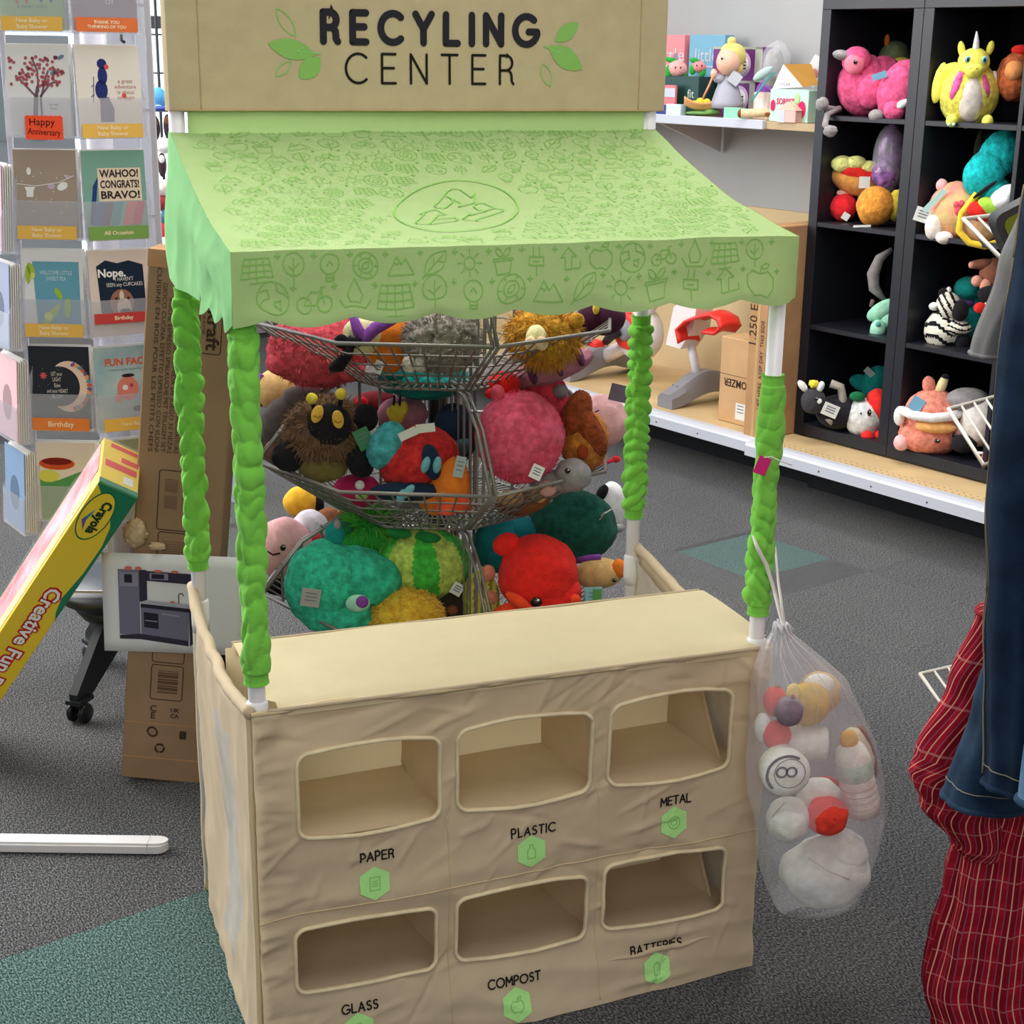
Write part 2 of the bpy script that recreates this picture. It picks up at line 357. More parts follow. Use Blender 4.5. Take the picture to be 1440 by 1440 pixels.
# canopy
def zprof(v):     # v 0 = front edge, 1 = back rail
    return 1.243 + .128 * v - .020 * math.sin(PI * v) * (1 - .3 * v)
def wrink(x, y): return .0035 * nz(x * 5, y * 7, 3) + .0022 * nz(x * 14, y * 10, 8) + .0012 * ridge(x * 6 + y * 9, y * 3 - x * 4, 2)
def can(x, v):
    e = min(x, W - x); sag = .010 * (1 - math.exp(-max(e, 0) / .15)) * math.sin(PI * min(1, max(0, v)))
    return (x, v * .523 - .021, zprof(v) - sag + wrink(x, v * .5))
X0, X1 = -.014, W + .008
def can2(x, v, h=.0018): p = can(x, v); return (p[0], p[1] - h * .25, p[2] + h)
def val(x, t, h=0):     # front hanging valance, t 0 top .. 1 hem
    z0 = can(x, 0)[2] + .0003; s = abs(math.sin(PI * (x - .03) * 7 / W)); zb = 1.150 - .012 * s ** 1.0 + .004 + (.004 if x > W else 0)
    z = z0 + (zb - z0) * t
    k = min(1, max(0, min(x - X0, X1 - x)) * 25); return (x, -.021 - k * (.006 * t + .007 * nz(x * 7, t * 1.5, 5) * t + .004 * t * ridge(x * 3 + t * .3, t * 2.2, 7)) - h, z)
canopy = MB()
canopy.grid(lambda u, v: can(X0 + (X1 - X0) * u, v), 140, 90)
canopy.grid(lambda u, v: val(X0 + (X1 - X0) * u, 1 - v), 140, 16)
canopy.grid(lambda u, v: (.014 + (W - .028) * u, .4990, 1.356 + .06 * v + .002 * nz(u * 12, v)), 40, 5)
cano = canopy.build('canopy', MINT, stand)
def flap(side):
    xs = X0 if side < 0 else X1
    def f(u, v):      # u front..back, v hem..top
        y = -.0215 + .5425 * u; zt = can(X0 if side < 0 else X1, min(1, max(0, (y + .021) / .523)))[2] + .0006
        sc = .016 * (1 - abs(math.sin(PI * u * 7.2))) if u < .55 else 0
        zb = 1.132 + sc + .004 * u
        if side > 0: zb += .02
        pl = ridge(y * 4.2 + .3, v * .6, 4)
        k = (1 - v) ** .5 * min(1, u * 9 + .05); return (xs + side * k * (.014 * (1 - v) * pl + .014 * nz(y * 7, v * 2.4, 1) + .004 * ridge(y * 12, v * 3, 9)), y, zb + (zt - zb) * v)
    return f
for sd in (-1, 1):
    b = MB(); b.grid(flap(sd), 110, 26); b.build('canopy_flap', MINTIN if sd < 0 else MINT, cano)
# printed outline drawings on the canopy cloth
def circ(cx, cy, r, n=14, ry=None): return [(cx + r * math.cos(2 * PI * k / n), cy + (ry or r) * math.sin(2 * PI * k / n)) for k in range(n + 1)]
def leaf_pts(cx, cy, L, wd, a, n=7):
    ca, sa = math.cos(a), math.sin(a); up = [(L * (k / n - .5), wd * math.sin(PI * k / n) ** .8) for k in range(n + 1)]
    return [(cx + ca * x - sa * y, cy + sa * x + ca * y) for x, y in up + [(x, -y) for x, y in up[::-1]]]
ICON = [
 [[(-.5, -.28), (.5, -.28), (.38, .3), (-.38, .3), (-.5, -.28)]] + [[(-.5 + .24 * k, -.28), (-.38 + .19 * k, .3)] for k in (1, 2, 3)] + [[(-.46, -.09), (.46, -.09)], [(-.42, .11), (.42, .11)], [(0, -.28), (0, -.45)], [(-.22, -.45), (.22, -.45)]],
 [leaf_pts(0, 0, 1, .26, .8), [(-.42, -.44), (.25, .26)], [(-.08, -.08), (-.05, .16)], [(.05, .05), (.26, .04)]],
 [[(-.05, .22), (-.25, .28), (-.42, .1), (-.4, -.18), (-.2, -.42), (0, -.36), (.2, -.42), (.4, -.18), (.42, .1), (.25, .28), (.05, .22), (-.05, .22)], [(0, .22), (.04, .42)], leaf_pts(.18, .42, .26, .07, .3)],
 [circ(0, .12, .36), [(0, -.5), (0, .3)], [(0, -.02), (.18, .16)], [(0, -.1), (-.17, .06)]],
 [circ(0, 0, .2, 12)] + [[(.28 * math.cos(k * PI / 4), .28 * math.sin(k * PI / 4)), (.44 * math.cos(k * PI / 4), .44 * math.sin(k * PI / 4))] for k in range(8)],
 [circ(0, 0, .45, 18), [(-.4, .15), (-.15, .2), (-.1, -.02), (-.3, -.1), (-.36, -.2)], [(.1, .42), (.12, .2), (.32, .14), (.42, .05)], [(.05, -.1), (.22, -.05), (.2, -.3), (.05, -.22), (.05, -.1)]],
 [circ(0, .1, .3, 14), [(-.12, -.2), (-.12, -.4), (.12, -.4), (.12, -.2)], [(-.12, -.3), (.12, -.3)], [(-.1, .05), (0, .18), (.1, .05)]],
 [[(-.3, .02), (.3, .02), (.22, -.42), (-.22, -.42), (-.3, .02)], [(-.34, .02), (-.34, .1), (.34, .1), (.34, .02)], leaf_pts(-.14, .3, .36, .09, 2.2), leaf_pts(.14, .3, .36, .09, .9)],
 [circ(-.28, -.12, .2, 12), circ(.28, -.12, .2, 12), [(-.28, -.12), (-.1, .2), (.2, .2), (.02, -.12), (-.28, -.12)], [(.28, -.12), (.18, .3), (.3, .32)]],
 [circ(0, 0, .24, 12), circ(0, 0, .42, 16), leaf_pts(0, 0, .3, .09, .8)] + [[(.3 * math.cos(k * PI / 3), .3 * math.sin(k * PI / 3)), (.4 * math.cos(k * PI / 3), .4 * math.sin(k * PI / 3))] for k in range(6)],
 [[(-.24, .12), (.24, .12), (.24, -.14), (-.24, -.14), (-.24, .12)], [(-.1, .12), (-.1, .4)], [(.1, .12), (.1, .4)], [(0, -.14), (0, -.45)], [(-.1, -.02), (.1, -.02)]],
 [[(0, .45), (-.22, 0), (-.14, -.22), (.14, -.22), (.22, 0), (0, .45)], [(-.45, -.1), (-.3, -.34), (.3, -.34), (.45, -.1)]],
 [[(-.45, -.3), (-.14, .28), (.02, .02), (.16, .2), (.45, -.3), (-.45, -.3)], [(-.24, .1), (-.12, .02), (-.04, .12)]],
 [[(-.02, .4), (.28, .1), (.1, .1), (.1, -.3), (-.14, -.3), (-.14, .1), (-.3, .1), (-.02, .4)], [(.16, -.3), (.42, -.3), (.42, -.1)]],
]
pr = MB(); rnd = random.Random(11)
def put(mb, ic, cx, cy, s, place, a=0, w=.0012, asp=1):
    ca, sa = math.cos(a), math.sin(a)
    for st in ic: stroke(mb, [(cx + s * (ca * x - sa * y) * asp, cy + s * (sa * x + ca * y)) for x, y in st], w, place, maxseg=.008)
slope_pl = lambda u, v: can2(u, (v + .021) / .523)
ECX, ECY, ERX, ERY = .367, .193, .100, .127
row = 0; y = .02; iu = 0
while y < .50:
    s = .046 if y < .42 else .052; x = .03 + (.022 if row % 2 else 0)
    while x < W - .02:
        yb = (y - ECY) / .1235; xb = (x - ECX - yb * .041) / .0985
        if math.hypot(xb, yb) > 1.2:
            put(pr, ICON[(iu * 5 + row * 3) % len(ICON)], x + rnd.uniform(-.004, .004), y + rnd.uniform(-.004, .004), s * rnd.uniform(.78, 1.02), slope_pl, rnd.uniform(-.12, .12), .0012)
            if rnd.random() < .8: put(pr, [[(-.5, 0), (.5, 0)], [(0, -.5), (0, .5)]], x + .022, y + .021, .006, slope_pl, 0, .0016)
        iu += 1; x += s * rnd.uniform(.88, 1.02)
    y += s * .93; row += 1
val_pl = lambda u, v: val(u, -v / .095, .0012)
for r_, (yy, s) in enumerate([(-.022, .044), (-.062, .05)]):
    x = .02 + .02 * r_; k = 0
    while x < W - .03:
        put(pr, ICON[(k * 3 + 5 * r_) % len(ICON)], x, yy, s * rnd.uniform(.9, 1.05), val_pl, 0, .0014); k += 1
        put(pr, [[(-.5, 0), (.5, 0)], [(0, -.5), (0, .5)]], x + .028, yy + .015, .007, val_pl, 0, .0018)
        x += s * 1.12
pr.build('print_pattern', INKP, cano, smooth=False, kind='stuff')
# round recycling emblem
def emb(x, y): x, y = (x - 533) / 352, (308 - y) / 175; return (ECX + x * .0985 + y * .041, ECY + x * .002 + y * .1235)
em = MB(); stroke(em, [emb(533 + 352 * math.cos(2 * PI * k / 60), 308 + 175 * math.sin(2 * PI * k / 60)) for k in range(61)], .0028, slope_pl)
for L in ([(405, 275), (465, 205), (500, 183), (545, 190), (612, 235), (637, 215), (632, 266), (540, 287), (556, 266), (505, 240), (468, 222)], [(468, 222), (500, 240), (508, 255), (465, 293), (415, 290), (400, 275)],
          [(630, 280), (655, 268), (690, 270), (750, 305), (690, 322), (650, 308), (630, 290), (630, 280)], [(750, 305), (800, 318), (795, 332), (640, 385), (655, 397), (565, 380), (610, 335), (608, 350), (700, 322)],
          [(325, 335), (410, 305), (470, 345), (430, 345), (385, 415), (320, 415), (308, 400), (350, 335), (325, 335)], [(425, 378), (520, 367), (542, 380), (525, 395), (388, 417)]): stroke(em, [emb(*p) for p in L], .0026, slope_pl)
em.build('emblem', INKP, cano, smooth=False)
# sign board sleeve
def sg(x, z, h=0):
    return (x, D - .021 - .003 * nz(x * 4, z * 6, 2) - .0016 * ridge(x * 5, z * 26, 1) * max(0, 1 - abs(x - .05) / .12) - .0012 * nz(x * 20, z * 20, 4) - h, z)
SX0, SX1, SZ0, SZ1 = -.014, W + .020, 1.404, 1.64
b = MB(); b.grid(lambda u, v: sg(SX0 + (SX1 - SX0) * u, SZ0 + (SZ1 - SZ0) * v), 90, 36)
b.grid(lambda u, v: (SX1 - (SX1 - SX0) * u, D + .020, SZ0 + (SZ1 - SZ0) * v), 20, 6)
b.grid(lambda u, v: (SX0 - .004 * math.sin(PI * u), D + .02 - .041 * u, SZ0 + (SZ1 - SZ0) * v), 4, 10)
b.grid(lambda u, v: (SX1 + .004 * math.sin(PI * u), D - .021 + .041 * u, SZ0 + (SZ1 - SZ0) * v), 4, 10)
b.grid(lambda u, v: (SX0 + (SX1 - SX0) * u, D - .021 + .041 * v, SZ1), 10, 2)
sign = b.build('sign_panel', SIGNC, stand)
b = MB()
for x in (.036, W - .03): b.tube([sg(x, SZ0 + .235 * k / 20, .0006) for k in range(21)], .0011, 6)
b.tube([sg(SX0 + (SX1 - SX0) * k / 40, SZ0 + .001, .0005) for k in range(41)], .0016, 6)
b.build('seam', cloth('sign_seam', (190, 164, 118)), sign)
sp = lambda u, v: sg(u, v, .0014)
b = MB(); letters(b, 'RECYLING', .236, 1.513, .045, .0115, sp, width=.366, slope=0); 
b.build('heading_lettering', NAVY, sign, smooth=False)
b = MB(); letters(b, 'CENTER', .272, 1.4485, .046, .0042, sp, width=.290)
b.build('subheading_lettering', BLACK, sign, smooth=False)
def fill_leaf(cx, cz, L, wd, a, m, line=False):
    b = MB(); P = leaf_pts(cx, cz, L, wd, a, 12)
    if line: stroke(b, P, .0016, sp)
    else:
        n = len(P); h = n // 2; b.add([sp(*p) for p in P], [(i, i + 1, n - 2 - i, n - 1 - i) for i in range(h - 1)])
    return b
for cx, cz, L, wd, a, ln in [(.184, 1.500, .078, .0155, -.22, 0), (.213, 1.4715, .048, .0155, .75, 0), (.658, 1.534, .052, .013, .62, 0), (.657, 1.492, .072, .017, -.55, 0)]:
    fill_leaf(cx, cz, L, wd, a, None, ln).build('leaf_print', ink((138, 186, 98)), sign, smooth=False)
for cx, cz, L, wd, a in [(.176, 1.541, .052, .009, -.95), (.170, 1.470, .034, .007, .75), (.622, 1.464, .040, .0085, -1.2)]:
    fill_leaf(cx, cz, L, wd, a, None, True).build('leaf_outline_print', BADGE2, sign, smooth=False)
for PP in ([[(.231, 1.4935), (.19, 1.498)], [(.203, 1.503), (.193, 1.4985), (.2, 1.492)]], [[(.617, 1.511), (.652, 1.497)], [(.648, 1.505), (.64, 1.501), (.643, 1.493)]]):
    lf = MB(); [stroke(lf, P, .0022, lambda u, v: sg(u, v, .0018)) for P in PP]; lf.build('leaf_vein_print', BADGE2, sign, smooth=False)
# front panel with six openings
WIN = {'PAPER': (.058, .272, .374, .506), 'PLASTIC': (.307, .522, .377, .511), 'METAL': (.559, .767, .381, .519), 'GLASS': (.048, .265, .112, .217), 'COMPOST': (.305, .521, .115, .225), 'BATTERIES': (.557, .769, .121, .236)}
def win_poly(k, grow=0, n=6):
    x0, x1, z0, z1 = WIN[k]; x0 -= grow; x1 += grow; z0 -= grow; z1 += grow; r = .013 + grow; bow = .011 if z0 > .3 else .005; P = []
    for cx, cz, a0 in ((x1 - r, z1 - r, 0), (x0 + r, z1 - r, 90), (x0 + r, z0 + r, 180), (x1 - r, z0 + r, 270)):
        if a0 in (90, 270): P += [(P[-1][0] + (cx - P[-1][0]) * t, P[-1][1]) for t in (.2, .4, .6, .8)]
        elif a0 == 180: P += [(P[-1][0], P[-1][1] + (cz - P[-1][1]) * t) for t in (.33, .66)]
        P += arc(cx, cz, r, r, a0, a0 + 90, n)
    P += [(P[-1][0], P[-1][1] + (P[0][1] - P[-1][1]) * t) for t in (.33, .66)]
    xm = (x0 + x1) / 2; zm = (z0 + z1) / 2; hw = (x1 - x0) / 2
    return [(x, z + (bow if z > zm else -bow) * (1 - ((x - xm) / hw) ** 2) - (bow if z > zm else -bow) * .4) for x, z in P]
rc = random.Random(21); CRS = []
for k in range(110):
    cx, cz = rc.uniform(0, W), rc.uniform(.02, HC); nearw = cz > .51 or cz < .10 or .22 < cz < .29
    ang = rc.choice((.25, .5, -.35, .9, 1.2)) + rc.gauss(0, .2)
    if cx < .05 or cx > W - .04: ang = rc.gauss(0, .25)
    CRS.append((cx, cz, math.cos(ang), math.sin(ang), rc.uniform(.015, .06) * (1.5 if nearw else 1), rc.uniform(.003, .0065), rc.choice((1, 1, -1)) * rc.uniform(.0012, .0036)))
def crease(x, z):
    d = 0
    for cx, cz, ca, sa, L, w, A in CRS:
        dx, dz = x - cx, z - cz
        if abs(dx) > .11 or abs(dz) > .11: continue
        q = (-sa * dx + ca * dz) / w; p = (ca * dx + sa * dz) / L
        if abs(q) < 3 and abs(p) < 2.2: d += A * math.exp(-q * q - p * p * p * p)
    return d
def fr(x, z, h=0):
    el = max(0, 1 - x / .06); er = max(0, 1 - (W - x) / .05); lo = max(0, 1 - z / .13); top = max(0, (z - .51) / .08)
    d = .004 * nz(x * 4.5, z * 6, 1) + .0035 * ridge(x * 4 + z * 3.5, z * 9 - x * 5, 2) * (.4 + top)
    d += el * .006 * ridge(x * 6, z * 20, 3) + el * .003 * ridge(x * 10, z * 45, 6) + er * .004 * ridge(x * 5, z * 17, 4)
    d += .0025 * ridge(x * 3, z * 18 + x * 3, 5) * math.exp(-((z - .255) / .035) ** 2) * 2
    d += lo * (.022 * math.sin(PI * max(0, min(1, x / W))) + .010 * ridge(x * 2.4, z * 15 + x * 2, 8))
    return (x, -.013 - d * 1.35 - .0022 * ridge(x * 7 + z * 2, z * 11 - x * 9, 12) - crease(x, z) - h, z)
pts = []; edges = []
def loop(P):
    o = len(pts); pts.extend(Vector(p) for p in P); edges.extend((o + i, o + (i + 1) % len(P)) for i in range(len(P)))
PX0, PX1 = -.010, W + .006
loop([(PX0 + (PX1 - PX0) * i / 70, .002) for i in range(70)] + [(PX1, .002 + (HC - .002) * i / 45) for i in range(45)] + [(PX1 - (PX1 - PX0) * i / 70, HC) for i in range(70)] + [(PX0, HC - (HC - .002) * i / 45) for i in range(45)])
holes = {k: win_poly(k) for k in WIN}
for P in holes.values(): loop(P)
def inside(p, P):
    c = False; j = len(P) - 1
    for i in range(len(P)):
        if (P[i][1] > p[1]) != (P[j][1] > p[1]) and p[0] < (P[j][0] - P[i][0]) * (p[1] - P[i][1]) / (P[j][1] - P[i][1]) + P[i][0]: c = not c
        j = i
    return c
GRW = {k: win_poly(k, .004) for k in WIN}
for i in range(1, 190):
    for j in range(1, 130):
        p = (PX0 + (PX1 - PX0) * (i + .5 * (j % 2)) / 190, .002 + (HC - .002) * j / 130)
        if p[0] < PX1 - .004 and not any(inside(p, P) for P in GRW.values()): pts.append(Vector(p))
vo, eo, fo, *_ = delaunay_2d_cdt(pts, edges, [], 0, 1e-6)
keep = [f for f in fo if not any(inside(sum((vo[i] for i in f), Vector((0, 0))) / 3, P) for P in holes.values())]
b = MB(); b.add([fr(*v) for v in vo], keep)
front = b.build('front_panel', CREAM, stand)
for k in WIN:
    b = MB(); P = win_poly(k, .0035)
    b.tube([fr(x, z, .0012) for x, z in P], .0042, 8, closed=True, flat=.75); b.build('opening_binding', BIND, front)
    q = [fr(x, z, .0035) for x, z in win_poly(k, .0095)]
b = MB()
for xx in (.289, .541): b.tube([fr(xx, .01 + .36 * i / 50, .0002) for i in range(51)], .0012, 5)
b.tube([fr(PX0 + (PX1 - PX0) * i / 80, .246 + .012 * i / 80, .0002) for i in range(81)], .0014, 5)
b.tube([fr(PX0 + (PX1 - PX0) * i / 80, HC - .002, -.001) for i in range(81)], .004, 6)
b.build('seam', cloth('cream_seam', (206, 184, 144)), front)
fp = lambda u, v: fr(u, v, .0016)
LET = {'PAPER': (.148, .318, .052, 0), 'PLASTIC': (.392, .317, .074, 0), 'METAL': (.650, .329, .054, 0), 'GLASS': (.113, .063, .057, 0), 'COMPOST': (.350, .063, .089, 0), 'BATTERIES': (.602, .069, .092, 0)}
HEX = {'PAPER': (.169, .2805), 'PLASTIC': (.425, .289), 'METAL': (.674, .298), 'GLASS': (.138, .034), 'COMPOST': (.395, .032), 'BATTERIES': (.647, .040)}
for k, (x, z, w, s) in LET.items(): b = MB(); letters(b, k, x, z, .0145, .0026, fp, width=w); b.build('bin_lettering', BLACK, front, smooth=False)
b = MB(); b.tube([(.55 + .205 * i / 40, fr(.55 + .205 * i / 40, .07)[1] + .0012, .0665 + .006 * i / 40 + .0015 * math.sin(i * .4)) for i in range(41)], [.001 + .0058 * math.sin(PI * i / 40) for i in range(41)], 12, flat=.8); b.build('tuck_fold', CREAM, front)
for n_, (k, (x, z)) in enumerate(HEX.items()):
    b = MB(); R_ = .0275; hx = [(x + R_ * math.sin(PI / 3 * i) * .98, z + R_ * math.cos(PI / 3 * i)) for i in range(6)]
    ring = lambda t: [(x + (p[0] - x) * t, z + (p[1] - z) * t) for p in [(hx[i][0] + (hx[(i + 1) % 6][0] - hx[i][0]) * q / 4, hx[i][1] + (hx[(i + 1) % 6][1] - hx[i][1]) * q / 4) for i in range(6) for q in range(4)]]
    V = [fp(x, z)]; F = []
    for t in (.33, .66, 1): V += [fp(*p) for p in ring(t)]
    F += [(0, 1 + (i + 1) % 24, 1 + i) for i in range(24)] + [(1 + 24 * r + i, 1 + 24 * r + (i + 1) % 24, 25 + 24 * r + (i + 1) % 24, 25 + 24 * r + i) for r in range(2) for i in range(24)]
    b.add(V, F); bd = b.build('badge', BADGE, front, smooth=False)
    b = MB(); ic = [[[(-.3, -.4), (-.3, .4), (.3, .4), (.3, -.4), (-.3, -.4)], [(-.15, .15), (.15, .15)], [(-.15, 0), (.15, 0)], [(-.15, -.15), (.15, -.15)]],
      [[(-.1, .45), (.1, .45)], [(-.1, .4), (-.1, .25), (-.25, .1), (-.25, -.42), (.25, -.42), (.25, .1), (.1, .25), (.1, .4)]],
      [circ(0, 0, .4, 16), circ(0, 0, .2, 10)], [[(-.12, .4), (-.12, .1), (-.28, -.1), (-.28, -.4), (.28, -.4), (.28, -.1), (.12, .1), (.12, .4), (-.12, .4)]],
      ICON[2], [[(-.2, -.4), (-.2, .32), (.2, .32), (.2, -.4), (-.2, -.4)], [(-.08, .32), (-.08, .42), (.08, .42), (.08, .32)]]][n_]
    put(b, ic, x, z, .026, lambda u, v: fr(u, v, .0024), 0, .0014); b.build('badge_icon', BADGE2, bd, smooth=False)
# side panels with a white lining panel, hemmed over the top
def side(sd):
    xs = -.010 if sd < 0 else W + .006
    def f(u, v):      # u 0 front .. 1 back, v 0 floor .. 1 top
        y = -.015 + .545 * u; zt = HC - .002 + .012 * (u ** 6) - .030 * math.sin(PI * min(1, max(0, (u - .02) / .96))) * (1 - .35 * u)
        z = .002 + (zt - .002) * v; fold = ridge(y * 5 + z * 1.6, z * 2.3, 3 + sd); fl = max(0, 1 - z / .12)
        d = .009 * nz(y * 5, z * 3, 1) + .009 * (fold - .4) * (v < .97) + .004 * ridge(y * 13 - z * 5, z * 7, 5) + fl * .006 * ridge(y * 9, z * 12, 2)
        d *= min(1, u * 9, (1 - u) * 9 + .1)
        return (xs - (-sd) * d if sd > 0 else xs - d, y, z)
    return f
def white_zone(u, v):
    e = .06 * nz(u * 3, v * 5, 2); return 1 if .26 + e + .1 * (1 - v) < u < .50 + e + .06 * (1 - v) and .10 < v < .86 else 0
for sd in (-1, 1):
    b = MB(); f = side(sd); b.grid(f, 60, 64, white_zone)
    b.tube([f(i / 40, 1) for i in range(41)], .0095, 10)
    pnl = b.build('side_panel', [CREAM, SHEER], stand)
    g = lambda u, v: (f(u, v)[0] - sd * (.005 + .012 * math.sin(PI * u)), f(u, v)[1], f(u, v)[2] - .01)
    b = MB(); b.grid(lambda u, v: g(.05 + .9 * u, .02 + .96 * v), 24, 24); b.build('lining', SHEER, pnl)
    for u in (.02, .98): b = MB(); b.tube([f(u, i / 40) for i in range(41)], .006, 8); b.build('hem', CREAM2, pnl)
# counter top, bins inside
b = MB(); CTY = .262
def ct(u, v):
    x = .012 + (W - .012 + .018) * u if v > .1 else .03 + (W - .045) * u
    return (x, -.018 + (CTY + .018) * v, HC + .004 + .0035 * nz(u * 5, v * 2, 7) - (.004 if v < .02 or v > .98 else 0) + .004 * math.sin(PI * v))
b.grid(ct, 60, 16); b.grid(lambda u, v: (ct(u, 0)[0], -.0195, HC + .002 - .012 * v), 40, 2); b.grid(lambda u, v: (ct(u, 1)[0], CTY + .001, HC + .002 - .02 * v), 40, 2)
ctop = b.build('counter_top', CREAM2, stand)
b = MB(); b.tube([(.014 + (W - .02) * i / 60, -.0205 - .001 * nz(i * .4, 0), HC + .001) for i in range(61)], .0032, 8); b.tube([(ct(i / 40, 1)[0], CTY, HC) for i in range(41)], .003, 8)
b.build('piping', CREAM, ctop)
b = MB(); b.grid(lambda u, v: (W * u, .256 + .003 * nz(u * 6, v * 4), .01 + (HC - .015) * v), 40, 24); b.build('back_panel', CREAM2, stand)
for z0, z1 in ((.366, .333), (.100, .052)):
    b = MB(); b.grid(lambda u, v: (.002 + (W - .004) * u, -.008 + .262 * v, z0 + (z1 - z0) * v + (.016 * u - .006) * v + .002 * nz(u * 8, v * 3)), 40, 12); b.build('bin_floor', CREAM, stand)
for zb, zt in ((.338, HC - .004), (.06, .342)):
    for xd in (.288, .545, .79):
        def dv(u, v, zb=zb, zt=zt, xd=xd):
            z = zb + (zt - zb) * v; yf = .004 + (.245 * v ** .55 if xd > .7 else .17 * v ** .9); slack = .018 * math.sin(PI * v) * (1 - u) ** 1.5
            return (xd + slack + .004 * nz(xd * 9 + u * 3, v * 4), yf + (.254 - yf) * u, z)
        b = MB(); b.grid(dv, 14, 22); b.tube([dv(0, i / 22) for i in range(23)], .004, 6); b.build('divider', CREAM, stand)
# ------------------------------------------------------------------ helpers that place a thing at a sight line's point at depth Y
def at(px, py, Y):
    d = _fw * FPX + _rt * (px - 720) - _up * (py - 720); return Vector((0, 0, CAM_H)) + d * (Y / d.y)
def on_frame(F, px, py, y):       # where the sight line meets the plane local-y = y of a frame
    Fi = F.inverted(); o = Fi @ Vector((0, 0, CAM_H)); d = Fi.to_3x3() @ (_fw * FPX + _rt * (px - 720) - _up * (py - 720))
    return o + d * ((y - o.y) / d.y)
def mpp(P): return (P - Vector((0, 0, CAM_H))).dot(_fw) / FPX      # metres per photo pixel there
EYE = plas('black_bead', (16, 15, 17), rough=.15, spec=.6); WHT = cloth('white_felt', (232, 230, 226)); TAGC = mat('paper_tag', (226, 226, 222), rough=.6); FELTK = cloth('black_felt', (26, 26, 30)); GLINT = plas('white_dot', (245, 245, 245))
G = 'plush toys in the wire baskets'; TOYBACK = .085
SPLIT = set('arm foot paw ear wing claw eye horn leaf leg knob stripe spot toe fin patch feather antler pompom cheek nostril bow hand sleeve printed_drops'.split())
class Toy:
    def __init__(s, name, label, px, py, Y, group=None, cat='plush toy', rz=None, P=None):
        s.P = P if P is not None else at(px, py, Y + (TOYBACK if group == G else 0)); s.k = mpp(s.P); rz = -math.atan2(s.P.x, s.P.y) if rz is None else rz; s.el = (CAM_H - s.P.z) / math.hypot(s.P.x, s.P.y); s.r = thing(name, label, cat, s.P, rz, group); s.n = 0
    def __call__(s, name, m, *bl, sub=4, parent=None, **kw):        # bl = (x, y, z, rx, ry, rz[, rot]) in photo pixels about the centre
        if len(bl) > 1 and name in SPLIT:
            for q in bl: o = s(name, m, q, sub=sub, parent=parent, **kw)
            return o
        b = MB(); s.n += 1
        for i, q in enumerate(bl):
            b.blob([q[0] * s.k, q[1] * s.k, (q[2] - q[1] * s.el) * s.k], [c * s.k for c in q[3:6]], q[6] if len(q) > 6 else None, sub=sub, seed=kw.get('seed', s.n * 3 + i + s.P.x * 10), **{a: c for a, c in kw.items() if a != 'seed'})
        return b.build(name, m, parent or s.r)
    def fur(s, m, n, L, *bl, thick=.8, droop=.4): return fur('fur', [([q[0] * s.k, q[1] * s.k, (q[2] - q[1] * s.el) * s.k], [c * s.k for c in q[3:6]], q[6] if len(q) > 6 else None) for q in bl], n, L * s.k, m, s.r, thick * s.k, droop, seed=s.n + 3)
    def tube(s, name, m, pts, r, n=10, parent=None, flat=1, closed=False):
        b = MB(); b.tube([(p[0] * s.k, p[1] * s.k, (p[2] - p[1] * s.el) * s.k) for p in pts], [q * s.k for q in r] if isinstance(r, (list, tuple)) else r * s.k, n, flat=flat, closed=closed); return b.build(name, m, parent or s.r)
    def eye(s, x, y, z, r=4, rz=None):
        e = s('eye', EYE, (x, y, z, r, r * .6, rz or r), sub=2, lump=0); s('glint', GLINT, (x + r * .3, y - r * .5, z + r * .35, r * .28, r * .2, r * .28), sub=1, lump=0, parent=e)
    def card(s, name, m, x, y, z, w, h, rot=(0, 0, 0), th=.5, parent=None):
        b = MB(); M = TR(x * s.k, y * s.k, (z - y * s.el) * s.k) @ Euler([math.radians(a) for a in rot]).to_matrix().to_4x4()
        b.box((-w / 2 * s.k, -th * s.k, -h / 2 * s.k), (w / 2 * s.k, th * s.k, h / 2 * s.k), 0, M); o = b.build(name, m, parent or s.r, smooth=False); s.cm = M; return o
    def tag(s, x, y, z, w=14, h=18, rot=(0, 0, 0), col=None):
        o = s.card('paper_tag', col or TAGC, x, y, z, w, h, rot)
        b = MB(); 
        for q in (.25, .05, -.15): b.box((-w * .3 * s.k, -.8 * s.k, (h * q - .8) * s.k), (w * .3 * s.k, -.55 * s.k, (h * q + .8) * s.k), 0, s.cm)
        b.build('tag_print', ink((120, 130, 140)), o, smooth=False, kind='stuff'); return o
# ------------------------------------------------------------------ the tiered wire basket tower
TX, TY = -.167, 3.30
tower = thing('basket_tower', 'three-tier grey wire basket tower filled with plush toys behind the play stand', 'display rack', (TX, TY, 0))
WIRE = mat('grey_wire', (140, 136, 130), rough=.4, metal=.45); IRON = plas('dark_iron', (40, 40, 44), rough=.5)
b = MB(); b.lathe([(.022, .09), (.022, 1.22), (.012, 1.225)], 16); b.build('pole', IRON, tower)
b = MB()
for k in range(4): 
    a = math.radians(-71 + 45 + 90 * k); M = RZ(a); b.rbox((.0, -.022, .085), (.43, .022, .115), .004, 0, M); 
b.build('base', IRON, tower)
for k in range(4):
    a = math.radians(-71 + 45 + 90 * k); M = RZ(a) @ TR(.40, 0, 0)
    b = MB(); b.rbox((-.035, -.03, .075), (.035, .03, .09), .002, 0, M); b.box((-.02, -.02, .03), (.012, -.014, .078), 0, M); b.box((-.02, .014, .03), (.012, .02, .078), 0, M)
    c = b.build('caster', IRON, tower); b = MB(); b.lathe([(.012, -.012), (.029, -.011), (.031, 0), (.029, .011), (.012, .012)], 16, M=M @ TR(-.005, 0, .031) @ RX(PI / 2)); b.build('wheel', plas('black_rubber', (22, 22, 24)), c)
R0, R1, DEP = .395, .215, .122
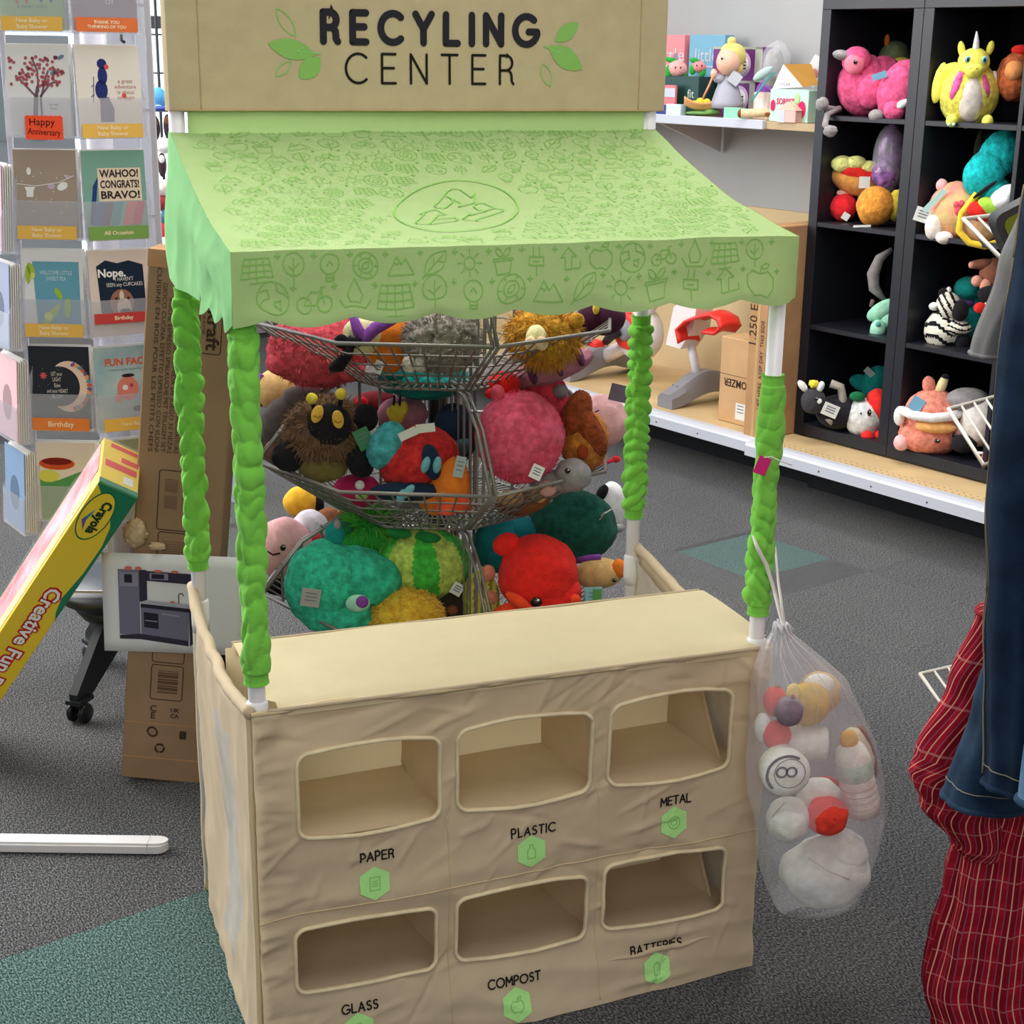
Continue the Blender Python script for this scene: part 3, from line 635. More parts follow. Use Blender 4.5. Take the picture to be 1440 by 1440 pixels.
for ti, zr in enumerate((.955, .655, .355)):
    for q in range(4):
        A = [math.radians(-71 + 90 * q + 45 * j) for j in range(3)]; mid = A[1]; off = Vector((math.cos(mid), math.sin(mid), 0)) * .008
        rim = [Vector((R0 * math.cos(a), R0 * math.sin(a), zr)) + off for a in A]; bot = [Vector((R1 * math.cos(a), R1 * math.sin(a), zr - DEP)) + off for a in A]
        inn = [Vector((.035 * math.cos(a), .035 * math.sin(a), zr - DEP)) + off for a in A]; pk = [Vector((.21 * math.cos(a), .21 * math.sin(a), zr + .165)) + off for a in (A[0], A[2])]
        b = MB(); b.tube(rim, .0042, 8); b.tube(bot, .0032, 6)
        for e, i in ((0, 0), (1, 2)):
            b.tube([rim[i], rim[i].lerp(pk[e], .5) + Vector((0, 0, .03)), pk[e], Vector((inn[i].x, inn[i].y, zr + .17)), inn[i]], .0038, 8); b.tube([rim[i], bot[i], inn[i]], .0036, 8)
        bk = b.build('wire_basket', WIRE, tower)
        b = MB()
        for j in (0, 1):
            for k in range(1, 9): t = k / 9; b.tube([rim[j].lerp(rim[j + 1], t), bot[j].lerp(bot[j + 1], t), inn[j].lerp(inn[j + 1], t)], .0021, 5, cap=False)
        for t in (.22, .45, .68, .86): b.tube([r_.lerp(o_, t) for r_, o_ in zip(rim, bot)], .0021, 5, cap=False)
        for t in (.3, .6): b.tube([r_.lerp(o_, t) for r_, o_ in zip(bot, inn)], .0021, 5, cap=False)
        for e, i in ((0, 0), (1, 2)):
            for k in range(1, 8):
                t = k / 8; x = rim[i].lerp(inn[i], t); g = min(1, t * (R0 - .035) / (R0 - .21)); top = Vector((x.x, x.y, zr + .165 * g + .03 * math.sin(PI * g))); lo = rim[i].lerp(bot[i], min(1, t * 2)) if t < .5 else bot[i].lerp(inn[i], t * 2 - 1)
                b.tube([top, lo], .0021, 5, cap=False)
        b.build('wire_mesh', WIRE, bk, kind='stuff')
# ------------------------------------------------------------------ plush toys in the tower
F_ = fuzzy
def F2(n, c, **k): return fuzzy(n, c, bump=.5, bscale=420, var=.07, **k)      # short pile
YL = F2('pile_yellow', (238, 200, 70)); TEALP = F2('pile_teal', (24, 128, 122)); NAVYP = F2('pile_navy', (30, 44, 66)); REDP = F2('pile_red', (206, 40, 36)); CREAMP = F2('pile_cream', (236, 212, 160)); PINKP = F2('pile_pale_pink', (240, 170, 172)); WHP = F2('pile_white', (236, 232, 226)); BLKP = F2('pile_black', (30, 28, 32)); ORP = F2('pile_orange', (240, 118, 40)); GRYP = F2('pile_grey', (136, 132, 132)); BRNP = F2('pile_brown', (120, 72, 44)); PURP = F2('pile_purple', (122, 66, 150)); GRNP = F2('pile_green', (44, 150, 60)); TANP = F2('pile_tan', (196, 160, 104)); MAUP = F2('pile_mauve', (168, 112, 128))
# top tier
t = Toy('plush_animal', 'crimson pink long-haired plush in the top wire basket', 448, 492, 3.14, G); t('body', F_('fur_crimson', (206, 78, 92)), (0, 0, 0, 70, 60, 52), sub=5, fuzz=.07); t('paw', F_('fur_crimson', (206, 78, 92)), (-48, -20, -18, 26, 24, 18), (40, -26, -30, 24, 22, 16), sub=4, fuzz=.06); t.fur(mat('fur_strand_crimson', (222, 108, 118), rough=.9), 1400, 9, (0, 0, 0, 70, 60, 52))
t = Toy('plush_bird', 'orange plush bird with yellow face and purple beak in the top basket', 540, 480, 3.02, G); t('body', ORP, (8, 6, 0, 40, 40, 44)); t('face', CREAMP, (-30, -22, 8, 27, 22, 28)); t.tube('beak', PURP, [(-42, -44, 34), (-34, -48, 12), (-28, -50, 2), (-12, -46, 18), (18, -36, 32)], [6, 9, 9, 9, 6]); t.tube('foot', FELTK, [(-48, -52, -2), (-50, -56, -18), (-62, -58, -34), (-74, -56, -38)], [9, 8, 10, 6]); t('toe', FELTK, (-44, -56, -2, 15, 6, 8), (-58, -56, 0, 10, 6, 10), sub=3); t.tag(-8, -52, -36, 12, 18, (0, 20, 0)); t.eye(-46, -40, 6, 3)
t = Toy('plush_sheep', 'grey curly-haired plush with pale feet in the top basket', 622, 478, 2.98, G); t('body', F_('fur_grey_curl', (150, 142, 134), var=.25), (0, 0, 0, 56, 48, 46), sub=5, fuzz=.16, lump=.1); t.fur(mat('fur_strand_grey', (172, 164, 156), rough=.9, var=.2), 2200, 10, (0, 0, 0, 54, 46, 44), thick=1.2, droop=.1)
for x in (-46, -30): t('foot', F_('fur_grey_pale', (196, 186, 174)), (x, -30, -34, 10, 12, 12), fuzz=.1)
t = Toy('plush_dinosaur', 'teal knobbly plush under the grey one in the top basket', 600, 532, 3.14, G); t('body', TEALP, (0, 6, 0, 62, 40, 30), (-46, -12, 4, 22, 22, 22), lump=.1)
for k, x in enumerate((-50, -26, 0, 26, 50)): t('knob', TEALP, (x, -36 + abs(x) * .3, -10, 13, 11, 12), sub=3)
t = Toy('plush_lion', 'golden brown plush lion with tan muzzle in the top basket', 764, 474, 3.02, G); LI = F_('fur_gold', (190, 138, 46)); t('body', LI, (0, 8, 0, 52, 44, 42), sub=5, fuzz=.09); t.fur(mat('fur_strand_gold', (204, 152, 62), rough=.9), 1500, 14, (0, 8, 0, 52, 44, 42)); t('muzzle', CREAMP, (-10, -42, 0, 14, 18, 17)); t('cheek', F2('pile_peach', (232, 192, 152)), (-17, -60, -9, 9, 7, 10), (-2, -60, -9, 9, 7, 10), sub=3); t('ear', LI, (46, -14, 24, 11, 8, 11), sub=3)
t = Toy('plush_bat', 'dark plum plush at the top basket edge beside the golden lion', 846, 446, 3.22, G); t('body', F2('pile_plum', (60, 30, 48)), (0, 0, 0, 34, 30, 26)); t('wing', BLKP, (-26, -8, -8, 22, 8, 14), sub=3); t('beak', YL, (-8, -30, 12, 5, 5, 9), sub=2)
t = Toy('plush_snake', 'mauve striped plush lying low in the top right basket', 775, 518, 3.10, G); t('body', MAUP, (0, 0, 0, 62, 30, 20, RY(-.35)), lump=.1); t('stripe', F2('pile_plum2', (92, 52, 84)), (-26, -18, -8, 7, 18, 16, RY(-.35)), (10, -18, 4, 7, 18, 16, RY(-.35)), (40, -14, 16, 6, 16, 13, RY(-.35)), sub=3)
t = Toy('plush_crab', 'small red plush low in the top basket near the front corner', 708, 540, 3.06, G); t('body', REDP, (0, 0, 0, 24, 24, 18)); t('claw', REDP, (-14, -18, -14, 12, 9, 8), (16, -16, -12, 10, 9, 8), sub=3)
# middle tier
t = Toy('plush_hat', 'tan plush with purple trim poking up at the far left of the middle basket', 398, 548, 3.42, G); t('body', TANP, (0, 0, 0, 40, 34, 32)); t.tube('trim', PURP, [(-34, -10, -24), (-38, -10, 0), (-28, -8, 22)], 5)
t = Toy('plush_shark', 'smooth dark grey plush curving over the left side of the middle basket', 412, 592, 3.2, G); t('body', F2('pile_charcoal', (82, 76, 76)), (-8, 0, -10, 40, 34, 48, RY(.5)), (26, 4, 26, 42, 32, 24, RY(.2)), lump=.04); t.tube('stitched_seam', ink((130, 126, 124)), [(-10, -36, -16), (8, -36, 10), (30, -30, 38)], 1); t('muzzle', F2('pile_dusk_pink', (150, 104, 92)), (-30, -30, -44, 12, 10, 16), sub=3)
t = Toy('plush_moth', 'brown shaggy plush moth with black face and golden oval eyes', 458, 606, 3.02, G); t('body', F_('fur_brown', (104, 78, 58)), (0, 4, -4, 56, 44, 54), sub=5, fuzz=.12); t.fur(mat('fur_strand_brown', (136, 106, 82), rough=.9, var=.2), 2600, 15, (0, 4, -4, 55, 43, 52)); t('face', BLKP, (6, -30, 8, 31, 20, 30), lump=.02)
for x, z, r in ((-11, 24, .35), (17, 16, -.15)):
    e = t('eye', F2('gold_eye', (232, 176, 74)), (x, -49, z, 8, 3, 13, RY(r)), sub=3, lump=0); t.tube('eyelid', ink((190, 120, 40)), [(x - 5, -53, z - 2), (x, -54, z - 5), (x + 5, -53, z - 3)], 1, parent=e)
for x, z in ((-18, 46), (22, 52)): a_ = t.tube('antenna', FELTK, [(x * .8 + 2, -26, z - 22), (x, -28, z - 4)], 3.4); t('pompom', YL, (x, -29, z, 8, 8, 8), sub=3, parent=a_)
t('arm', BLKP, (56, -16, 18, 17, 14, 20), (-52, -12, -36, 24, 16, 22), (48, -24, -44, 20, 16, 24), lump=.1); t('belly', F2('pile_olive', (112, 100, 54)), (-4, -12, -52, 34, 24, 22)); t.tag(52, -40, -12, 22, 30, (0, -25, 0), mat('green_card', (70, 140, 96)))
t = Toy('plush_parrot', 'red plush parrot with teal head and navy wings lying in the middle basket', 580, 640, 2.99, G); t('body', F_('fur_scarlet', (190, 44, 44)), (4, 0, -4, 56, 44, 42, RY(-.25)), (28, 8, 14, 40, 34, 26, RY(.5)), sub=5, fuzz=.05); t('head', F_('fur_teal', (70, 158, 164)), (-36, -10, 14, 25, 26, 36, RY(.5)), sub=5, fuzz=.08)
t('wing', NAVYP, (26, -38, -10, 13, 10, 26, RY(-.2)), (-10, -30, -52, 50, 16, 14)); 
for x, z, a in ((18, -14, .3), (34, -14, .15), (-6, -52, .7), (-16, -60, .4)): t('foot', F2('pile_sky', (104, 168, 178)), (x, -48, z, 6, 6, 12, RY(a)), sub=3)
t.card('booklet_tag', TAGC, -6, -50, 30, 26, 12, (0, -25, 0)); t.card('booklet_tag', TAGC, 18, -50, 38, 26, 12, (0, -6, 0))
t = Toy('plush_chick', 'mauve plush with yellow crest behind the red parrot', 566, 578, 3.16, G); t('body', MAUP, (0, 4, -4, 36, 30, 24)); t('crest', YL, (-8, -26, -4, 12, 8, 15), (-16, -26, -2, 6, 6, 8), (2, -26, 4, 6, 6, 10), sub=3); 
for x in (-12, -4): t.tube('antler', FELTK, [(x, -28, 6), (x + 1, -28, 22)], 1.6)
t = Toy('plush_lizard', 'dark red plush behind the moth in the middle basket', 528, 568, 3.24, G); t('body', F2('pile_maroon', (110, 28, 36)), (0, 0, 0, 34, 28, 18)); t('snout', REDP, (-18, -20, -2, 10, 10, 12), sub=3)
t = Toy('plush_fox', 'bright orange plush beside the red parrot in the middle basket', 634, 682, 2.97, G); t('body', ORP, (0, 0, 0, 28, 30, 42), (-24, 4, -18, 22, 22, 26), lump=.08); t('foot', F2('pile_coral', (226, 84, 56)), (-6, -28, -34, 18, 10, 10), (18, -24, -30, 12, 10, 12), sub=3); t.tag(12, -36, 26, 14, 30, (0, 12, 0), mat('pale_tag', (176, 190, 190)))
t = Toy('plush_bear', 'navy blue plush behind the orange one in the middle basket', 640, 610, 3.1, G); t('body', NAVYP, (0, 8, 0, 34, 30, 44)); t('arm', F2('pile_slate', (54, 96, 112)), (0, -18, -24, 26, 12, 14, RY(-.6)), sub=3)
t = Toy('plush_bug', 'magenta plush with button eyes low in the middle basket', 502, 690, 3.06, G); t('body', F2('pile_magenta', (176, 34, 84)), (0, 0, 0, 34, 30, 24)); t('eye', WHP, (4, -28, 8, 7, 4, 7), sub=2, lump=0); t('cheek', F2('pile_lightgreen', (150, 190, 110)), (6, -28, -8, 10, 5, 5), sub=2)
t = Toy('plush_ball', 'large round hot pink plush filling the middle right basket', 731, 614, 2.99, G); PK = F_('fur_pink', (252, 84, 112)); t('body', PK, (0, 0, 0, 62, 60, 65), sub=5, fuzz=.035, lump=.07); t.fur(mat('fur_strand_pink', (252, 92, 128), rough=.9), 2600, 5, (0, 0, 0, 62, 60, 65), thick=.7); t('ear', F_('fur_crimson2', (226, 82, 104)), (-32, -6, 62, 10, 10, 12), sub=3); t.tag(24, -60, -50, 17, 20, (-20, 25, 0))
t = Toy('plush_flamingo', 'crimson plush head with grey beak behind the pink ball', 766, 552, 3.12, G); t('body', F_('fur_cerise', (222, 62, 84)), (0, 0, 0, 32, 28, 26), (12, 2, -20, 26, 26, 24), sub=5, fuzz=.07); t('beak', GRYP, (22, -22, 2, 11, 10, 10), sub=3)
t = Toy('plush_pony', 'chestnut plush pony with a long mane in the middle right basket', 822, 612, 3.06, G); t('body', F_('fur_chestnut', (178, 112, 48)), (0, 0, -8, 34, 32, 44), sub=5, fuzz=.05); t('mane', F_('fur_auburn', (138, 66, 36), vscale=90), (-12, -14, 30, 20, 20, 34, RY(.3)), (8, -22, 8, 16, 14, 40, RY(-.5)), sub=5, fuzz=.1); t('patch', F2('pile_rust', (140, 60, 30)), (-2, -32, -24, 8, 4, 11), sub=3)
t = Toy('plush_pig', 'pale pink smiling plush at the right edge of the middle basket', 846, 592, 3.24, G); t('body', PINKP, (0, 0, 0, 38, 34, 38, RY(.4)), lump=.06); t('ear', PINKP, (32, -8, -8, 9, 7, 15, RY(.3)), sub=3); t.tube('mouth', FELTK, [(-20, -33, 14), (-12, -35, 11), (-4, -34, 15)], .9); t.eye(-24, -28, 8, 2.5); t.card('card_tag', mat('violet_card', (120, 114, 130)), 24, -20, 40, 28, 24, (0, 12, 0))
t = Toy('plush_elephant', 'grey plush head hanging over the right rim of the middle basket', 798, 668, 2.99, G); t('body', GRYP, (8, 0, 0, 26, 24, 24), (-24, 8, -10, 28, 22, 16), lump=.06); t.eye(0, -23, 6, 4); t('muzzle', F2('pile_rose_tan', (190, 150, 138)), (-28, -12, -20, 14, 10, 12), sub=3)
t = Toy('toy_sword', 'flat red felt piece sticking out right of the middle basket', 846, 652, 3.14, G, 'toy'); t.tube('blade', F2('pile_crimson_felt', (176, 38, 58)), [(-26, 0, -7), (0, 0, 0), (22, 0, 8)], [5, 7, 4], flat=.5); t('tip', REDP, (20, 0, 7, 6, 4, 5), sub=2)
t = Toy('plush_dog', 'brown and tan plush low behind the wires under the pink ball', 735, 705, 3.08, G); t('body', BRNP, (0, 0, 0, 40, 30, 18, RY(-.2))); t('patch', TANP, (-16, -22, 4, 18, 12, 12), (22, -20, 8, 12, 10, 10), sub=3)
# bottom tier
t = Toy('plush_dinosaur', 'sea green plush dinosaur with purple eye at the front left of the bottom basket', 480, 822, 2.98, G)
SG = F_('fur_sea_green', (52, 178, 142)); 
def dsh(q, p): return (q.x, q.y, q.z + (.018 * max(0, -p.x) if p.z < 0 else -.03 * max(0, p.x) ** 2))
t('body', SG, (-22, 0, 0, 57, 50, 66), (28, 4, 10, 58, 42, 42, RY(.3)), (-4, -10, -42, 52, 40, 30), sub=5, fuzz=.035, lump=.08); t('horn', TEALP, (-8, 4, 74, 14, 10, 18), sub=3); t('horn_tip', GRYP, (-4, 0, 88, 5, 5, 8), sub=2)
e = t('eye', F2('pile_pale_green', (150, 206, 176)), (22, -54, -28, 17, 6, 13), sub=3, lump=0); t('iris', PURP, (28, -60, -26, 9, 4, 9), sub=2, lump=0, parent=e); t.tag(-42, -56, -18, 26, 26, (0, 10, 0), mat('grey_tag', (176, 172, 166)))
t = Toy('plush_melon', 'round plush with lime and green stripes in the bottom basket', 596, 792, 3.08, G)
LG = F_('fur_lime', (176, 200, 92)); GG = F_('fur_green', (66, 176, 62))
t('body', [LG, GG], (0, 0, 0, 66, 56, 54), sub=5, fuzz=.03, mi=lambda p: 1 if math.sin(math.atan2(p.x + .06 * p.z, -p.y + .001) * 5.2 + 1.3) > .1 and p.y < .7 else 0)
for x, z in ((-34, 44), (6, 38)): t('leaf', F2('pile_deep_green', (28, 118, 54)), (x, -34, z, 18, 10, 7, RY(.15)), sub=3)
t.tag(46, -46, -38, 16, 18, (0, 30, 0))
t = Toy('plush_cactus', 'spiky bright green plush tuft behind the sea green dinosaur', 512, 742, 3.1, G); t('body', GRNP, (0, 6, -10, 46, 34, 26)); t.fur(mat('fur_strand_green', (92, 190, 70), rough=.9), 700, 26, (8, 0, 4, 26, 22, 16), thick=1.4, droop=.3); t('leaf', F2('pile_bottle', (30, 104, 66)), (-30, -20, 0, 16, 10, 10), sub=3)
t = Toy('plush_chick', 'fluffy golden yellow plush at the front rim of the bottom basket', 572, 868, 2.97, G); GY = F_('fur_golden', (244, 178, 56)); t('body', GY, (0, 0, 0, 52, 44, 40), sub=5, fuzz=.06); t.fur(mat('fur_strand_golden', (250, 196, 84), rough=.9), 2200, 8, (0, 0, 0, 52, 44, 40))
t = Toy('plush_mole', 'dark brown plush in the bottom basket right of the golden one', 640, 862, 3.05, G); t('body', F2('pile_umber', (48, 38, 34)), (0, 0, 0, 28, 30, 34)); t('snout', BRNP, (-4, -28, 4, 8, 8, 7), sub=3)
t = Toy('plush_pineapple', 'yellow plush with green stripes next to the red one in the bottom basket', 676, 846, 3.04, G); t('body', [F2('pile_straw', (214, 200, 96)), F2('pile_olive2', (128, 140, 50))], (0, 0, 0, 27, 30, 46), mi=lambda p: 1 if math.sin(p.x * 16) > .3 else 0); t('foot', F2('pile_salmon', (232, 140, 110)), (14, -24, 6, 10, 8, 10), (10, -26, 42, 10, 8, 12), sub=3)
t = Toy('plush_crab', 'bright red plush with black eye and fin in the bottom right basket', 755, 808, 2.96, G)
RD = F_('fur_bright_red', (232, 40, 34), var=.08); t('body', RD, (2, 0, 0, 56, 54, 58), (10, -4, -26, 54, 46, 34), sub=5, fuzz=.02, lump=.07); t('fin', RD, (-44, -4, 44, 20, 12, 16, RY(-.5)), sub=3); t.eye(0, -54, -40, 8, 7.5); t('claw', F2('pile_red_orange', (226, 66, 34)), (-24, -58, -40, 22, 9, 8, RY(.6)), (-44, -48, -54, 20, 12, 9, RY(-.5)), (54, -34, -36, 8, 8, 8), sub=3); t.tag(80, -30, -32, 24, 30, (0, -3, 0), mat('sky_card', (140, 196, 206))); t.card('tag_leaf', mat('card_green', (96, 160, 84)), 84, -32, -28, 12, 16)
t = Toy('plush_turtle', 'big dark forest green plush ball at the right of the bottom basket', 806, 738, 3.22, G); t('body', F_('fur_forest', (24, 74, 62), bump=.5), (0, 0, 0, 62, 54, 52, RY(.25)), sub=5, fuzz=.015); t.tube('thread', WHT, [(36, -44, 8), (44, -44, 20), (38, -44, 14), (52, -38, 24)], .8)
t = Toy('plush_whale', 'deep teal plush behind the red one in the bottom basket', 700, 764, 3.2, G); t('body', F2('pile_deep_teal', (22, 104, 110)), (0, 0, 0, 34, 30, 44), (36, 6, 22, 34, 24, 16)); t('fin', F2('pile_deep_teal', (22, 104, 110)), (-4, -28, -26, 10, 8, 16), sub=3)
t = Toy('plush_duck', 'khaki plush duck with orange bill at the right rim of the bottom basket', 842, 806, 3.08, G); t('body', TANP, (0, 0, 0, 34, 26, 22, RY(-.1))); t('bill', ORP, (28, -10, 8, 11, 10, 14), sub=3); t.tube('scarf', PURP, [(-30, -20, 18), (-14, -26, 22), (2, -24, 24)], 4); t.eye(22, -22, -10, 3)
t = Toy('plush_penguin', 'white plush head with a black ear beyond the dark green ball', 860, 712, 3.4, G); t('body', WHP, (0, 0, 0, 20, 20, 36)); t('ear', BLKP, (-14, -10, 18, 8, 7, 14, RY(.4)), sub=3); t('collar', mat('silver_cloth', (190, 190, 192), metal=.6, rough=.3), (4, -8, -30, 16, 14, 9), sub=3)
t = Toy('plush_pig', 'pale pink smiling plush behind the left side wires of the bottom basket', 400, 772, 3.3, G); t('body', PINKP, (0, 0, 0, 40, 36, 46)); t.eye(-2, -36, 2, 4, 5); t.tube('mouth', FELTK, [(-24, -34, -2), (-16, -37, -8), (-6, -37, -6)], 1.2); t('foot', BLKP, (-6, -14, -54, 26, 16, 14), sub=3)
t = Toy('plush_duck', 'orange and black plush at the back left of the bottom basket', 424, 706, 3.5, G); t('body', F2('pile_amber', (240, 168, 50)), (0, 0, 0, 26, 24, 22)); t('patch', BLKP, (22, -6, -4, 10, 10, 14), sub=3)
t = Toy('plush_rabbit', 'white plush with a red patch behind the left bottom wires', 436, 752, 3.36, G); t('body', F2('pile_lavender_white', (206, 200, 210)), (0, 0, 6, 28, 26, 30)); t('patch', F2('pile_raspberry', (196, 66, 84)), (0, -22, -10, 26, 10, 16), sub=3)
t = Toy('plush_monkey', 'dark brown plush behind the centre left of the bottom basket', 462, 740, 3.42, G); t('body', BRNP, (0, 0, 0, 24, 24, 26)); t('ear', BRNP, (18, -6, 14, 8, 6, 9), sub=3)
# ------------------------------------------------------------------ long wall run: gondola decks, shelf, cube shelving
WHM = plas('white_metal', (196, 200, 210), rough=.35, spec=.5); HARD = mat('tan_hardboard', (206, 178, 132), rough=.55, var=.05, vscale=6); BLKW = mat('black_brown_veneer', (27, 28, 38), rough=.42, spec=.4, var=.12, vscale=10, bump=.05, bscale=90)
def kthing(name, label, cat, x=0, y=0, z=0, group=None, rz=0): return thing(name, label, cat, group=group, M=KM @ TR(x, y, z) @ RZ(rz))
def deck(x0, x1, yf, label, holes):
    t = kthing('gondola_deck', label, 'shelf', x0, yf, 0, 'gondola base decks along the wall'); L = x1 - x0
    b = MB(); b.rbox((0, .022, .198), (L, .45 - yf, .214), .002); p = b.build('deck_board', HARD, t, smooth=False)
    if holes:
        b = MB()
        for i in range(int(L / .025)): b.lathe([(.0028, .2142), (.0026, .2146)], 6, M=TR(.015 + i * .025, .075, 0)); b.lathe([(.0028, .2142), (.0026, .2146)], 6, M=TR(.015 + i * .025, .10, 0))
        b.build('peg_holes', ink((96, 78, 52)), p, smooth=False, kind='stuff')
    b = MB(); b.prism([(0, .170), (.012, .170), (.012, .205), (.03, .205), (.05, .2145), (.05, .2185), (.024, .2185), (.004, .213), (0, .205)], 0, L, 0, Matrix(((0, 0, 1, 0), (1, 0, 0, 0), (0, 1, 0, 0), (0, 0, 0, 1)))); e = b.build('front_lip', WHM, t, smooth=False)
    for k in range(int(L / .22)):
        b = MB(); b.lathe([(.003, -.001), (.0035, .0005), (.002, .0012)], 8, M=TR(.12 + .22 * k, -.0005, .186) @ RX(PI / 2)); b.build('screw', mat('screw_steel', (90, 92, 98), metal=.8, rough=.4), e)
    b = MB(); b.box((0, .34, 0), (L, .36, .198)); b.build('shade_plate', plas('shade_grey', (40, 42, 48)), t, smooth=False)  # dark plate set far back, its colour stands in for shade under the deck
deck(-2.6, -.012, -.2, 'white-lipped gondola deck with tan board holding the toy bicycle trainer', False)
deck(-.008, 1.9, -.236, 'white-lipped gondola deck with perforated tan board under the black cube shelving', True)
b = MB(); b.box((-3.2, .452, .2), (1.9, .468, .93)); o = b.build('lower_back_panel', mat('tan_panel', (206, 182, 140), rough=.6, var=.03, vscale=3), None, smooth=False); o.matrix_world = KM; tag(o, 'tan gondola back panel behind the toy bicycle trainer', 'panel')
# upper shelf
t = kthing('wall_shelf', 'white wall shelf crowded with boxes and a girl figurine', 'shelf', -2.4, .1, 1.25)
b = MB(); b.rbox((0, .012, 0), (2.36, .352, .026), .001); b.build('shelf_board', mat('shelf_board_tan', (188, 164, 128), rough=.5), t, smooth=False)
b = MB(); b.rbox((0, -.004, -.002), (2.07, .014, .031), .002); b.build('price_rail', WHM, t, smooth=False)
for x in (.6, 1.5): b = MB(); b.prism([(.01, 0), (.352, 0), (.352, -.12)], x, x + .012, 0, Matrix(((0, 0, 1, 0), (1, 0, 0, 0), (0, 1, 0, 0), (0, 0, 0, 1)))); b.build('bracket', WHM, t, smooth=False)
# black cube shelving: one narrow unit and a wider one
KZ = .221; UH = 1.466
def cubes(x0, n, label):
    t = kthing('cube_shelving', label, 'shelf unit', x0, 0, KZ, 'black cube shelving units'); Wd = .078 + .335 * n + .016 * (n - 1)
    def part(nm, a, c): b = MB(); b.rbox(a, c, .0012); return b.build(nm, BLKW, t, smooth=False)
    part('side_board', (0, 0, .039), (.039, .39, UH - .039)); part('side_board', (Wd - .039, 0, .039), (Wd, .39, UH - .039)); part('top_board', (0, 0, UH - .039), (Wd, .39, UH)); part('bottom_board', (0, 0, 0), (Wd, .39, .039))
    for k in range(3):
        for c in range(n): part('shelf', (.039 + c * .351, .002, .374 + .351 * k), (.039 + c * .351 + .335, .388, .390 + .351 * k))
    for c in range(1, n): part('divider', (.039 + c * .351 - .016, .001, .039), (.039 + c * .351, .389, UH - .039))
    part('back_board', (.01, .386, .01), (Wd - .01, .392, UH - .01))
cubes(0, 1, 'narrow black cube shelving unit with four open cubes of plush toys'); cubes(.414, 2, 'wider black cube shelving unit right of the narrow one, holding plush toys')
# ------------------------------------------------------------------ plush in the cubes
GK = 'plush toys in the black cubes'
class KToy(Toy):
    def __init__(s, name, label, px, py, y, cat='plush toy', rz=None, group=GK): super().__init__(name, label, 0, 0, 0, group, cat, rz, P=KM @ on_frame(KM, px, py, y))
PINKH = F_('fur_hot_pink', (244, 84, 128))
t = KToy('plush_flamingo', 'hot pink round plush flamingo with grey beak and dangling legs in the top left cube', 1214, 118, .11); t('body', PINKH, (0, 0, -2, 36, 32, 42), (26, 6, 8, 30, 26, 30), sub=5, fuzz=.035); t('head', PINKH, (-12, -22, 32, 20, 16, 18), sub=4, fuzz=.04); t('face', F2('pile_pale_cerise', (240, 120, 140)), (-14, -34, 26, 14, 6, 14), sub=3); t('beak', GRYP, (-32, -26, 38, 13, 9, 7, RY(.15)), sub=3); t.eye(-13, -41, 29, 3); t('wing', PINKH, (12, -28, -10, 20, 12, 24), sub=4, fuzz=.03)
for q in ([(-30, -8, -36), (-46, -26, -34), (-52, -34, -30)], [(-30, -10, -34), (-46, -30, -42), (-48, -44, -56), (-40, -46, -64)]): t.tube('leg', GRYP, q, 4.5)
t('foot', GRYP, (-54, -36, -28, 9, 6, 10, RY(.4)), (-40, -46, -64, 10, 6, 8), sub=3, lump=.2)
t = KToy('plush_flamingo', 'second hot pink plush flamingo lying against the first in the top left cube', 1262, 128, .08); t('body', PINKH, (4, 0, 2, 30, 30, 42, RY(.4)), sub=5, fuzz=.035); t('tail', PINKH, (-2, -22, -26, 15, 12, 15), sub=4, fuzz=.05); t('patch', WHP, (8, -28, -18, 12, 6, 6, RY(-.5)), sub=3); t('foot', GRYP, (-26, -14, -34, 11, 10, 9), sub=3); t.card('card_tag', mat('card_blue', (120, 170, 200)), -26, -20, 20, 20, 9, (0, -20, 0))
t = KToy('plush_bird', 'green and yellow plush bird behind the pink flamingos', 1258, 78, .26); t('body', F2('pile_sage', (104, 116, 84)), (0, 0, -4, 22, 20, 24)); t('belly', YL, (8, -16, -14, 22, 10, 12), sub=3); t('beak', ORP, (-12, -8, 20, 4, 4, 9), sub=2)
t = KToy('plush_dragon', 'yellow plush dragon with white horn and pink mane sitting in the top right cube', 1364, 122, .09); DY = F_('fur_dragon_yellow', (226, 206, 88)); t('body', DY, (0, 0, -10, 40, 34, 46), sub=5, fuzz=.03); t('belly', F2('pile_grey_cream', (196, 186, 178)), (3, -20, -16, 19, 18, 34)); t('head', F2('pile_lemon', (236, 216, 92)), (2, -16, 32, 22, 18, 20), (3, -28, 22, 13, 12, 11)); t('mane', F_('fur_neon_pink', (250, 90, 150)), (-17, -22, 0, 8, 10, 22, RY(.25)), (20, -20, 0, 7, 10, 18, RY(-.25)), sub=4, fuzz=.12)
t('ear', F2('pile_lemon', (236, 216, 92)), (-16, -12, 50, 5, 4, 11, RY(-.2)), (22, -12, 52, 5, 4, 10, RY(.2)), sub=3); t.tube('horn', F2('pile_silver', (222, 214, 218)), [(3, -18, 46), (3, -18, 60), (2, -18, 74)], [5.5, 4, 1]); t('wing', F2('pile_lemon', (236, 216, 92)), (-42, -4, 4, 9, 6, 28, RY(.15)), (-30, -2, 22, 16, 6, 9, RY(-.5)), sub=3); t('wing', F2('pile_silver', (222, 214, 218)), (42, 0, 16, 12, 6, 9, RY(-.4)), (30, -4, 10, 8, 6, 12), sub=3)
for x in (-20, 28): t('paw', F2('pile_lemon', (236, 216, 92)), (x, -34, -46, 8, 10, 9), sub=3); t('claw', F2('pile_mint_claw', (190, 220, 190)), (x - 3, -42, -51, 2.4, 4, 2.6), (x + 3, -42, -51, 2.4, 4, 2.6), sub=2)
